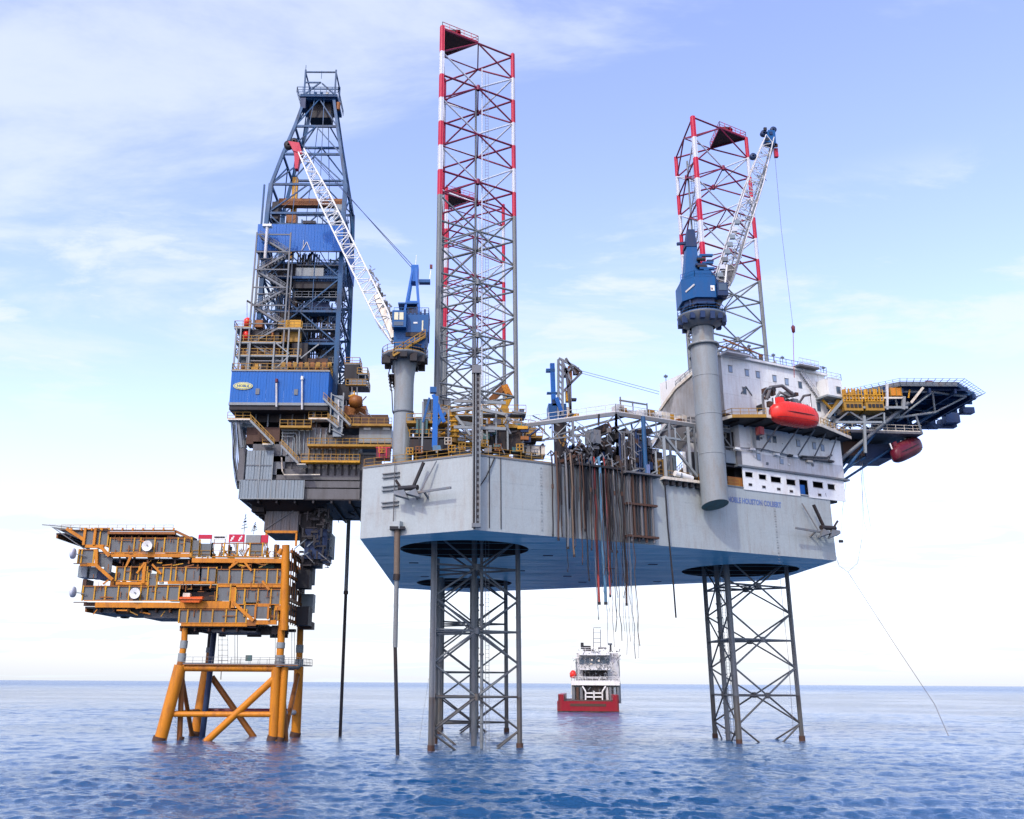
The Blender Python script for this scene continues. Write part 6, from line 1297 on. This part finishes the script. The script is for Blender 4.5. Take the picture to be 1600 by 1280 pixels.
# elevated frame with near corner over the middle of the port side
F_ = thing('pipe_deck_frame', 'raised steel frame deck with railings, its corner above the middle of the hull side', 'pipe deck', FP(24, -2, ZD))
zf = 46.3; fs = 23.6
def FL(t, z, n=0): b = FP(fs, -1.2, z); return V(b.x-.885*t+n*.46, b.y+.466*t+n*.885, z)     # left side, receding
for (A_, B_) in ((FP(fs, -1.2, zf), FP(45, -1.2, zf)), (FL(0, zf), FL(30, zf))):
    G().beam(A_, B_, .3, .55).build('edge_beam', 'steel', F_); G().beam(A_-V(0, 0, 2.6), B_-V(0, 0, 2.6), .2).build('lower_beam', 'steel', F_)
    n_ = 9
    for i in range(n_+1):
        p = A_.lerp(B_, i/n_)
        if i < n_: q = A_.lerp(B_, (i+1)/n_); G().beam(p-V(0, 0, 2.6 if i % 2 else 0), q-V(0, 0, 0 if i % 2 else 2.6), .14).build('truss_brace', 'steel_light', F_)
        if i % 2 == 0: G().beam(p, V(p.x, p.y, ZD), .32).build('post', 'steel', F_)
        elif i % 3 == 0: G().beam(p, p-V(0, 0, 2.6), .18).build('post', 'steel', F_)
g = G(); g.rail([FL(30, zf+.3), FL(0, zf+.3), FP(45, -1.2, zf+.3)], 1.2, 1.5, .07); g.build('frame_rail', 'white_dirty', F_, kind='stuff')
for k in range(7): t = 2+k*3.6; G().beam(FP(fs+t, -1.2, zf), FP(fs+t-3, -14, zf), .2, .3).build('deck_joist', 'steel', F_)
for k in range(26):
    s = R.uniform(23.5, 45); fb(s, s+R.uniform(.3, 1.4), -3, -1.6, zf+.3, zf+.3+R.uniform(.4, 1.5), 'stowed_item', R.choice(['white', 'rail_yellow', 'cream', 'steel', 'orange_rust', 'yellow', 'white_dirty', 'steel_light']), F_)
for (s, z2) in ((24.8, 49.2), (27, 48.8), (29.6, 48.9)): fb(s, s+.12, -1.8, -1.6, zf, z2, 'lamp_post', 'steel', F_)
fb(24.8, 29.6, -1.9, -1.7, 48.6, 48.8, 'lamp_bar', 'steel', F_)
# hose and pipe station
Hs = thing('hose_station', 'dark crowded hose and valve station at the middle of the deck edge', 'hose station', FP(22, -1, ZD))
for k in range(150):
    s = R.uniform(15.5, 30.5); top_ = 6.8 if 20 < s < 29 else 3.2; z = ZD+R.uniform(0, top_); h = R.uniform(.3, 1.3); m = R.choice(['dark', 'black', 'clad_brown', 'dark', 'brown', 'steel', 'navy', 'black', 'dark', 'concrete_grey'])
    if R.random() < .5: G().tube(FP(s, -R.uniform(.5, 5), z), FP(s+R.uniform(-.8, .8), -R.uniform(.5, 3), z+h*1.8), R.uniform(.08, .32), 8, cap=True).build('stand_pipe', m, Hs)
    else: fb(s, s+R.uniform(.3, 1.1), -R.uniform(2, 6), -R.uniform(.2, 1.5), z, z+h, 'valve_skid', m, Hs)
for k in range(12): s = 23.6+k*.42; G().tube(FP(s, -.6-.2*(k % 2), ZD), FP(s, -.6, ZD+R.uniform(5, 6.5)), .16, 8).build('riser_pipe', R.choice(['black', 'navy', 'clad_brown', 'dark']), Hs)
G().tube(FP(27.3, .3, 36.5), FP(27.3, .3, 46), .32, 10).build('riser_pipe', 'derrick_blue', Hs)
for k in range(9): s = 17+k*1.4; G().beam(FP(s, .4, ZD+R.uniform(-.3, 1)), FP(s+R.uniform(.8, 2), .4, ZD+R.uniform(0, 2.2)), .18).build('frame_bar', R.choice(['steel_light', 'steel', 'clad_brown']), Hs)
g = G()
for k in range(160): p = FP(R.uniform(15.5, 31), R.uniform(-2, .4), ZD+R.uniform(0, 6)); g.beam(p, p+V(R.uniform(-.8, .8), R.uniform(-.3, .3), R.uniform(-1, 1)), R.uniform(.05, .16))
g.build('valves_and_lines', 'steel', Hs, kind='stuff')
fb(23.0, 29.2, -.5, 1.6, 37.0, 37.25, 'overhang_deck', 'clad_brown', Hs); fb(15.2, 22.5, -.5, 1.0, 37.4, 37.7, 'overhang_deck', 'dark', Hs); fb(18.6, 20.2, -2, -.3, 41.2, 43.2, 'grey_cabinet', 'steel', Hs)
fb(26.9, 27.2, 1.0, 1.4, 37.3, 38.6, 'gas_bottle', 'lettering_blue', Hs)
# pipe rack hanging down the side
Rk = thing('pipe_rack', 'rack of dark vertical pipes held against the middle of the hull side', 'pipe rack', FP(25.8, .8, 27.6))
for k in range(7): s = 23.9+k*.64; G().tube(FP(s, .8, 27.9 if k % 2 else 27.5), FP(s, .8, 37.1), .2, 10, cap=True).build('pipe', ('clad_brown', 'brown', 'dark')[k % 3], Rk)
for z in (28.1, 32.6): G().fbox(FP, 23.2, 28.4, .15, 1.15, z, z+.3).build('clamp_beam', 'brown', Rk)
# hoses hanging over the side
hl = []
ORD = 'first second third fourth fifth sixth seventh eighth ninth tenth eleventh twelfth thirteenth fourteenth fifteenth sixteenth seventeenth eighteenth nineteenth twentieth twenty-first twenty-second twenty-third twenty-fourth twenty-fifth twenty-sixth twenty-seventh twenty-eighth twenty-ninth thirtieth'.split()
NM = {'navy': 'dark blue', 'steel': 'grey', 'hose_tan': 'tan', 'dark': 'dark', 'clad_grey': 'pale grey', 'teal': 'green', 'black': 'black', 'concrete_grey': 'grey', 'rope': 'grey', 'brown': 'brown'}
for k in range(30):
    s = 11.8+(k/29)**.9*11.2+R.uniform(-.5, .5); L_ = R.choice([27.5, 28.5, 27, 26, 24, 29, 25, 27.3, 23]) if s < 16.5 else R.choice([27, 22, 20, 19, 17, 23, 26])
    hl.append((s, max(12.5, L_)))
cols = ['dark', 'brown', 'black', 'dark', 'steel', 'hose_tan', 'black', 'dark', 'brown', 'dark']
special = {15: ('hose_red', .17, 'thick red hose hanging down the middle of the hull side'), 17: ('hose_blue', .2, 'thick pale blue hose hanging beside the red hose'), 0: ('dark', .1, 'leftmost dark hose hanging straight down the hull side'), 20: ('hose_red', .1, 'thin red hose hanging right of the pale blue hose'), 27: ('black', .13, 'thick black hose at the right end of the hanging hose bundle')}
for k, (s, zl) in enumerate(hl):
    m, r, lab = special.get(k, (cols[k % len(cols)], R.choice([.04, .05, .07, .09, .13]), f'{NM[cols[k % len(cols)]]} hose, {ORD[k]} from the left in the bundle hanging on the hull side'))
    n_ = R.uniform(.3, 1.3); pts = [FP(s, -.3, 38.6), FP(s, n_*.7, 38.9), FP(s+R.uniform(-.1, .1), n_, 37.2)]
    z = 34
    while z > zl: pts.append(FP(s+.06*math.sin(z+k)+(.012*(34-z)*R.uniform(-1, 1)), n_+.05*math.cos(z*1.3+k), z)); z -= 2.6
    pts.append(FP(s+R.uniform(-.15, .15), n_, zl))
    h_ = thing('hanging_hose', lab, 'hose', FP(s, n_, zl), 'hoses hanging down the hull side')
    G().path(pts, r, 7).build('hose_line', m, h_)
    e = pts[-1]; G().tube(e-V(0, 0, .25), e+V(0, 0, .1), r*1.2, 8, cap=True).build('end_coupling', 'dark', h_)
    if k % 3 == 0: q = pts[3]; G().tube(q-V(0, 0, .3), q+V(0, 0, .3), r*1.6, 8, cap=True).build('joint', 'brown', h_)
g = G()
for k in range(46):
    s = R.uniform(12.5, 22.8); z_ = R.uniform(27.5, 34); n_ = R.uniform(.08, .5)
    g.path([FP(s, n_, 37.6), FP(s+R.uniform(-.12, .12), n_, (37.6+z_)/2), FP(s+R.uniform(-.15, .15), n_, z_)], R.uniform(.03, .09), 5)
g.build('thin_lines', 'dark', Hs, kind='stuff')
# loose ropes below the hull
for k in range(18):
    s = 18.6+k*.32; ztop = 28.5; zb_ = R.uniform(11.5, 23)
    p0 = FP(s, 1.2+R.uniform(-.3, .5), ztop+8); pts = [p0+V(R.uniform(-.15, .15), 0, -(36.5-zb_)*i/12) for i in range(13)]
    G().path(pts, R.choice([.025, .035, .055]), 5).build('frayed_rope', R.choice(['steel', 'dark', 'brown', 'clad_brown']), None, f'thin frayed rope dangling below the hull, {ORD[k]} from the left', cat='rope', group='frayed ropes dangling below the hull')
G().path([FP(30.4, .5, 37), FP(30.5, .5, 30), FP(30.9, .5, 22), FP(31.0, .5, 17.5)], .12).build('drop_hose', 'dark', None, 'single dark hose hanging right of the pipe rack to below the hull', cat='hose')

# things along the port deck edge right of the hose station
for (s0, s1, z0_, z1_, n0, m, nm, lab, cat) in ((32.5, 35.6, ZD+.2, ZD+.9, .3, 'white', 'spare_boom_tube', 'white horizontal tube on the deck edge left of the big pedestal', 'tube'), (30.2, 31.6, ZD, ZD+2.8, -.4, 'rail_yellow', 'valve_cabinet', 'yellow brown cabinet on the deck edge right of the pipe rack', 'cabinet'),
        (36.2, 38.4, ZD-.1, ZD+1.2, -.3, 'orange_rust', 'winch_cabinet', 'orange rusty cabinet at the foot of the big pedestal', 'cabinet'), (34.4, 35.6, ZD, ZD+4.4, -3, 'clad_grey', 'tall_locker', 'tall grey locker behind the white tube on deck', 'locker'), (31.6, 34, ZD, ZD+5.6, -5, 'white_dirty', 'store_cabin', 'off white cabin behind the deck edge, left of the big pedestal', 'cabin')):
    T = thing(nm, lab, cat, FP((s0+s1)/2, n0-.5, z0_))
    if nm == 'spare_boom_tube': G().tube(FP(s0, n0, z0_+.6), FP(s1, n0, z0_+.1), .42, 12, cap=True).build('tube', m, T); fb(s0+.8, s0+1, n0-.45, n0+.45, z0_-.5, z0_+.6, 'saddle', 'steel', T)
    else: fb(s0, s1, n0-1.6, n0, z0_, z1_, 'casing', m, T); fb(s0+.15, s0+(s1-s0)*.45, n0, n0+.05, z0_+.15, z1_-.3, 'door', 'dark' if m != 'white_dirty' else 'steel', T); fb(s0-.05, s1+.05, n0-1.65, n0+.08, z1_, z1_+.12, 'roof', 'steel', T)
T = thing('stair_frame', 'white and grey davit frame with slanting arm at the deck edge', 'davit frame', FP(33, 0, ZD))
for (a, b, w_) in ((FP(31.0, .3, 43.5), FP(36.6, .3, 38.0), .35), (FP(30.6, .3, 43.3), FP(33.8, .3, 43.3), .3), (FP(30.8, .3, ZD), FP(30.8, .3, 43.3), .4), (FP(33.0, .3, 41), FP(33.0, .3, 45), .2), (FP(29.2, .3, 41), FP(29.2, .3, ZD), .25), (FP(35.8, -.2, ZD), FP(35.8, -.2, 45.6), .4)): G().beam(a, b, w_).build('frame_member', 'steel_light', T)
G().fbox(FP, 30, 38.8, -.2, .9, 36.9, 37.3).build('base_shelf', 'cream', T)
for k in range(7): fb(30.4+k*1.15, 30.9+k*1.15, .1, .7, 36.2, 36.9, 'shelf_bracket', 'dark', T)
# inclined brown panel added to stand in for shade under the block overhang
T = thing('shade_panel', 'large slanting brown panel standing in for shade behind the deck edge left of the big pedestal', 'screen', FP(38, -8, 41))
G().hexa([at(1018, 700, 138), at(1062, 706, 138), at(1062, 706, 138.4), at(1018, 700, 138.4)], [at(1045, 658, 138), at(1092, 668, 138), at(1092, 668, 138.4), at(1045, 658, 138.4)]).build('shade_sheet', 'clad_brown', T)
G().beam(at(1014, 700, 137.8), at(1045, 655, 137.8), .5).build('edge_tube', 'white_dirty', T); G().hexa([at(1062, 706, 138.2), at(1094, 706, 138.2), at(1094, 706, 139), at(1062, 706, 139)], [at(1092, 670, 138.2), at(1094, 668, 138.2), at(1094, 668, 139), at(1092, 670, 139)]).build('side_sheet', 'white_dirty', T)

# ------------------------------------------------------------------ deck items behind the left chamfer
def item(nm, lab, cat, px0, y0, px1, y1, Y, d, m, extra=None, grp=None):
    a = at(px0, y1, Y); T = thing(nm, lab, cat, ((a.x+at(px1, y1, Y).x)/2, Y+d/2, a.z), grp); prect(px0, y0, px1, y1, Y, d, 'casing', m, T)
    a = at(px0, y0, Y); b = at(px1, y1, Y); G().box(a.x-.06, b.x+.06, Y-.06, Y+d+.06, a.z, a.z+.12).build('lid', extra or 'steel', T)
    w_ = b.x-a.x
    for f in (.25, .75): G().box(a.x+w_*f-.08, a.x+w_*f+.08, Y-.1, Y, b.z, a.z).build('strap', extra or 'dark', T)
    return T
item('red_locker', 'dark red locker on the deck edge at the foot of the left crane', 'locker', 588, 700, 609, 716, 124.5, 2, 'dark_red', 'red')
item('teal_pump', 'teal pump casing behind the blue crane arm on deck', 'pump', 650, 655, 668, 678, 124, 2, 'teal')
item('mud_box', 'dark box under the yellow gallery behind the left deck edge', 'box', 640, 684, 700, 704, 124, 3, 'dark'); item('dark_skid', 'dark machinery skid under the gallery right of the near corner', 'skid', 757, 668, 815, 702, 127.5, 3, 'black')
item('shelter', 'tall pale grey shelter left of the tallest leg', 'shelter', 662, 625, 703, 650, 133, 4, 'steel_light'); item('container', 'pale cream container lying on deck right of the near leg', 'container', 822, 697, 852, 711, 130, 3, 'cream'); item('grey_box', 'small dark cabinet on deck right of the leg gallery', 'cabinet', 822, 672, 838, 690, 130, 2, 'dark')
item('blue_box', 'tiny blue purple box by the right end of the leg gallery', 'box', 812, 640, 819, 655, 130, 1, 'lettering_blue')
for i, (px, py, m) in enumerate(((597, 703, 'orange'), (640, 706, 'yellow'), (655, 704, 'orange_rust'), (706, 702, 'yellow'), (722, 698, 'rail_yellow'), (758, 694, 'rail_yellow'), (778, 700, 'orange_rust'), (812, 700, 'yellow'), (700, 690, 'cream'), (835, 708, 'steel'))):
    lab = ['orange cage beside the red locker on the left deck edge', 'yellow drum frame on the left deck edge below the gallery', 'rusty orange frame next to the yellow drum frame', 'yellow frame on deck left of the near hull corner', 'brown yellow frame just left of the near corner tower', 'brown yellow box just right of the near corner tower', 'rusty orange box on deck above the thin hull lines', 'yellow box at the right of the leg gallery', 'small cream frame on the left deck edge by the blue davit', 'small grey frame beside the cream container'][i]
    T = thing('deck_frame', lab, 'frame', at(px, py+4, 121.5 if px < 740 else 122)); Y = 122 if px < 740 else 121+.02*(px-740)
    for dx in (-5, 0, 5): post(px+dx, py-6, py+4, Y, .09, m, T)
    for dy in (-6, -1, 4): G().beam(at(px-6, py+dy, Y), at(px+6, py+dy, Y), .09).build('rail_bar', m, T)
    prect(px-3+i % 3, py-1, px+3, py+4, Y+.3, .8, 'drum', 'dark' if i % 2 else 'orange_rust', T)
# galleries around the near leg, rounded pipework and the blue knuckle crane
GL = thing('leg_gallery', 'yellow railed gallery around the foot of the tallest leg', 'gallery', (-1, 125, ZD))
for (x0, x1, y, Y, m) in ((635, 700, 659, 125, 'rail_yellow'), (640, 700, 684, 124, 'steel_light'), (750, 815, 666, 127, 'rail_yellow'), (752, 822, 645, 129, 'steel'), (700, 740, 648, 128, 'steel_light'), (815, 848, 682, 129, 'rail_yellow')):
    a = at(x0, y, Y); b = at(x1, y, Y); G().box(a.x, b.x, Y, Y+2.2, a.z-.2, a.z).build('gallery_deck', m, GL); g = G(); g.rail([(a.x, Y, a.z), (b.x, Y, a.z)], 1.2, 1.3, .09); g.build('gallery_rail', 'rail_yellow', GL, kind='stuff')
for px, y0, y1, Y in ((632, 655, 712, 124), (661, 628, 708, 124), (701, 640, 704, 124), (775, 640, 704, 127), (793, 655, 704, 127), (817, 665, 708, 128), (761, 655, 700, 127), (753, 640, 690, 127), (683, 655, 708, 124)): post(px, y0, y1, Y, .25, 'steel_light', GL)
for (x0, y0, x1, y1, w_, m) in ((712, 650, 735, 680, .35, 'steel_light'), (704, 642, 740, 638, .4, 'steel_light'), (752, 640, 790, 648, .4, 'steel_light'), (790, 648, 797, 658, .4, 'steel_light'), (800, 643, 820, 646, .25, 'steel')): G().beam(at(x0, y0, 126), at(x1, y1, 126), w_).build('gallery_brace', m, GL)
for k in range(70):
    px = R.choice([R.uniform(636, 700), R.uniform(752, 830)]); py = R.uniform(650, 704); Y = R.uniform(125, 129); p = at(px, py, Y)
    if R.random() < .55: G().box(p.x-R.uniform(.2, .8), p.x+R.uniform(.2, .8), Y, Y+.6, p.z-R.uniform(.1, .6), p.z+R.uniform(.2, .7)).build('gallery_fitting', R.choice(['dark', 'black', 'clad_brown', 'yellow', 'orange_rust', 'steel', 'teal', 'rail_yellow', 'navy']), GL)
    else: G().tube(p, p+V(R.uniform(-1.5, 1.5), 0, R.uniform(-1.5, 1.5)), R.uniform(.06, .2), 6).build('gallery_pipe', R.choice(['steel', 'steel_light', 'dark', 'rail_yellow', 'navy']), GL)
G().path([at(706, 642, 127), at(710, 655, 127), at(711, 675, 127), at(708, 692, 127)], .55, 10).build('curved_duct', 'rail_yellow', GL)
for k in range(5): p = at(706.5+k, 650+k*8, 126.4); G().tube(p-V(.7, 0, 0), p+V(.7, 0, 0), .12).build('duct_clamp', 'yellow', GL)
KB = thing('davit_crane', 'slender blue davit crane standing on the left deck edge with a light blue base', 'crane', at(680, 708, 120.5)); Yk = 120.5
G().hexa([at(676, 704, Yk), at(690, 704, Yk), at(690, 704, Yk+1.6), at(676, 704, Yk+1.6)], [at(676, 696, Yk), at(688, 696, Yk), at(688, 696, Yk+1.6), at(676, 696, Yk+1.6)]).build('base', 'hose_blue', KB)
G().beam(at(679, 700, Yk+.5), at(681, 620, Yk+.5), .7).build('column', 'blue', KB); G().beam(at(677, 617, Yk+.5), at(694, 660, Yk+.5), .5).build('jib', 'blue', KB); G().beam(at(671, 622, Yk+.5), at(661, 660, Yk+.5), .28).build('jib', 'crane_blue', KB)
G().beam(at(672, 610, Yk+.5), at(682, 610, Yk+.5), .8, .8).build('head', 'crane_blue', KB); G().beam(at(680, 668, Yk+.5), at(696, 645, Yk+.5), .4).build('ram', 'crane_blue', KB)
OA = thing('knuckle_crane', 'bent orange hydraulic crane arm behind the tallest leg', 'crane', at(782, 655, 150)); Yo = 150
G().beam(at(765, 628, Yo), at(788, 605, Yo), 1.0).build('upper_arm', 'orange_rust', OA); G().beam(at(788, 603, Yo), at(797, 622, Yo), 1.1).build('elbow', 'orange', OA); G().beam(at(797, 618, Yo), at(786, 641, Yo), 1.1).build('forearm', 'yellow', OA); G().box(at(778, 640, Yo).x, at(795, 640, Yo).x, Yo-.8, Yo+.8, ZD, at(780, 640, Yo).z).build('pedestal_base', 'rail_yellow', OA)
# mooring lines and wires at the bow
def wire(nm, lab, pts, r=.03, m='rope'): G().path(pts, r, 5).build(nm, m, None, lab, cat='rope', group='loose wires at the bow')
wire('loose_wire', 'long wire hanging in a loop below the helideck, right one', [at(1346, 706, 152), at(1350, 760, 152), at(1357, 800, 152), at(1360, 822, 152), at(1355, 831, 152), at(1350, 815, 152), at(1347, 760, 152), at(1343, 712, 152)])
wire('loose_wire', 'wire sagging from the bow down to a low loop and up to the helideck', [FP(62.5, .2, 38), at(1305, 865, 146), at(1311, 884, 146.5), at(1325, 894, 147), at(1340, 880, 149), at(1347, 840, 151), at(1347, 716, 152)])
wire('loose_wire', 'thin line running from the low loop down to the sea at the far right', [at(1325, 894, 147), at(1400, 1010, 130), at(1460, 1100, 110), at(1482, 1150, 100)], .038)
wire('loose_wire', 'short wire with a small hook hanging beside the hull corner', [at(1322, 752, 147), at(1316, 800, 147), at(1314, 846, 147), at(1306, 836, 147), at(1303, 825, 147)])
G().box(at(1314, 846, 147).x-.3, at(1314, 846, 147).x+.3, 146.8, 147.2, at(1314, 846, 147).z-.2, at(1314, 846, 147).z+.2).build('wire_hook', 'dark', None, 'small dark hook at the end of the short wire beside the bow corner', cat='hook')
wire('loose_wire', 'thin straight wire hanging under the bow inside the right leg', [at(1219, 905, 150), at(1232, 1030, 149), at(1240, 1150, 148)], .035)
wire('loose_wire', 'thin line slanting down to the sea left of the tallest leg', [at(670, 1060, 140), at(662, 1110, 138), at(655, 1160, 136)], .02)

# ------------------------------------------------------------------ supply vessel astern of the rig
S = thing('supply_vessel', 'white and red supply vessel seen from the stern, between the rig legs', 'supply ship', (39.6, 305, 0)); YV = 305.0
def sv_(px, py, d=0): return at(px, py, YV+d)
def sb(x0, y0, x1, y1, d0, d, nm, m, par=None): 
    a = sv_(x0, y0, d0); b = sv_(x1, y1, d0); return G().box(a.x, b.x, YV+d0, YV+d0+d, b.z, a.z).build(nm, m, par or S)
a = sv_(871, 1113); b = sv_(967, 1113)
hs = [(a.x, YV), (b.x, YV), (b.x+.3, YV+45), (39.6+4, YV+66), (39.6, YV+70), (39.6-4, YV+66), (a.x-.3, YV+45)]
G().prism(hs, -3, 3.3).build('hull', 'ship_red', S)
G().prism([(x*1.0, y-.05) for x, y in hs[:2]]+[(hs[1][0], YV+.3), (hs[0][0], YV+.3)], -1, .35).build('waterline_band', 'black', S)
sb(872, 1085, 881, 1100, -.02, 46, 'bulwark', 'ship_red'); sb(957, 1086, 966.5, 1100, -.02, 46, 'bulwark', 'ship_red'); sb(891, 1099.5, 947, 1104, -.08, .1, 'stern_roller', 'brown'); sb(872.3, 1086, 874.5, 1109, -.15, .3, 'corner_fender', 'dark_red'); sb(964, 1086, 966.5, 1109, -.15, .3, 'corner_fender', 'dark_red')
G().box(a.x+.6, b.x-.6, YV+.5, YV+44, 3.3, 3.45).build('aft_deck', 'brown', S)
D0 = 22
sb(880, 1066, 957, 1099, D0, 12, 'side_casing', 'steel_light'); sb(899, 1070, 932, 1098, D0-1, 2, 'tunnel_recess', 'black')
sb(881, 1064, 956, 1071, D0-2, 3, 'boat_deck', 'white'); sb(885, 1020, 951, 1066, D0+6, 14, 'superstructure', 'white_dirty'); sb(882, 1028, 892, 1066, D0+8, 10, 'wing_casing', 'steel_light'); sb(940, 1028, 951, 1066, D0+8, 10, 'wing_casing', 'steel_light')
sb(890, 1018, 937, 1024, D0+4, 16, 'bridge_roof', 'white'); sb(889, 1027, 936, 1038, D0+5.6, .5, 'bridge_window_band', 'glass'); sb(895, 1048, 933, 1062, D0+5.6, .5, 'winch_garage', 'dark'); sb(892, 1044, 938, 1047, D0+3, 4, 'deck_edge', 'white'); sb(897, 1058.5, 932, 1060, D0+3, .5, 'deck_rail', 'white')
for x in (898, 905, 914, 922, 930): sb(x, 1026, x+1.3, 1066, D0+5, .6, 'pillar', 'white')
for (x0, y0, x1, y1) in ((898, 1072, 903, 1080), (934, 1072, 929, 1080), (903, 1080, 903, 1098), (929, 1080, 929, 1098), (902, 1083, 930, 1083), (903, 1089, 929, 1089), (903, 1095, 929, 1095), (916, 1080, 916, 1098)): G().beam(sv_(x0, y0, D0-2), sv_(x1, y1, D0-2), .45).build('towing_gantry', 'white', S)
for (x, m) in ((884, 'steel'), (890, 'brown'), (896, 'steel'), (936, 'white_dirty'), (941, 'steel'), (948, 'clad_grey'), (953, 'steel')): sb(x-2, 1074, x+2.4, 1096, D0-1.5, 1.5, 'deck_locker', m)
for (x0, y0, x1, y1, m) in ((888, 1004, 893, 1014, 'dark'), (892, 1009, 904, 1019, 'dark'), (899, 1014, 908, 1020, 'black'), (915, 1011, 928, 1014, 'dark'), (918, 1014, 926, 1020, 'white'), (933, 1007, 936, 1018, 'dark'), (930, 1005, 937, 1008, 'steel')): sb(x0, y0, x1, y1, D0+12, 2, 'monkey_island_gear', m)
for x in (907, 918): G().beam(sv_(x, 982 if x < 910 else 984, D0+14), sv_(x, 1020, D0+14), .28).build('mast_pole', 'steel', S)
for y in (981, 989, 998, 1004): G().beam(sv_(907, y, D0+14), sv_(918.5, y, D0+14), .18).build('mast_rung', 'steel', S)
for x in (878, 883): G().beam(sv_(x, 1034, D0+4), sv_(x, 1085, D0+4), .3).build('side_post', 'white', S)
G().lathe(sv_(881, 1054, D0+3), [(0, -1.3), (1.1, -.9), (1.2, .5), (.6, 1.3), (0, 1.5)], 12).build('rescue_boat', 'boat_red', S); G().beam(sv_(877, 1028, D0+6), sv_(888, 1028, D0+6), .4).build('bridge_wing', 'white', S); G().beam(sv_(946, 1030, D0+6), sv_(953, 1030, D0+6), .4).build('bridge_wing', 'white', S)
for (px, py) in ((908, 1036), (914, 1066), (909, 1030), (920, 1031)): sb(px, py, px+3, py+3, D0+2, .4, 'floodlight', 'cream')
g = G(); g.rail([sv_(882, 1064, D0-2), sv_(956, 1064, D0-2)], 1.3, 2.2, .13).rail([sv_(890, 1018, D0+4), sv_(937, 1018, D0+4)], 1.3, 2, .13).rail([sv_(892, 1044, D0+3), sv_(938, 1044, D0+3)], 1.3, 2, .13); g.build('rails', 'white', S, kind='stuff')
for k in range(18): px = R.uniform(886, 948); py = R.choice([1019, 1044, 1063, 1097]); h = R.uniform(1.5, 5); sb(px, py-h, px+R.uniform(1, 3), py, D0+2+R.random()*2, 1, 'deck_fitting', R.choice(['steel', 'white', 'dark', 'clad_brown', 'white_dirty']))
S.rotation_euler = (0, 0, -math.atan2(39.6, 305))      # heading straight away from the watcher
g = G()
for k in range(260):
    px = R.uniform(884, 952); p = sv_(px, R.uniform(1016, 1096), D0+R.uniform(-2, 5)); g.beam(p, p+V(R.uniform(-1, 1), 0, R.uniform(-.8, 1.2)), R.uniform(.08, .3))
g.build('superstructure_fittings', 'steel', S, kind='stuff')
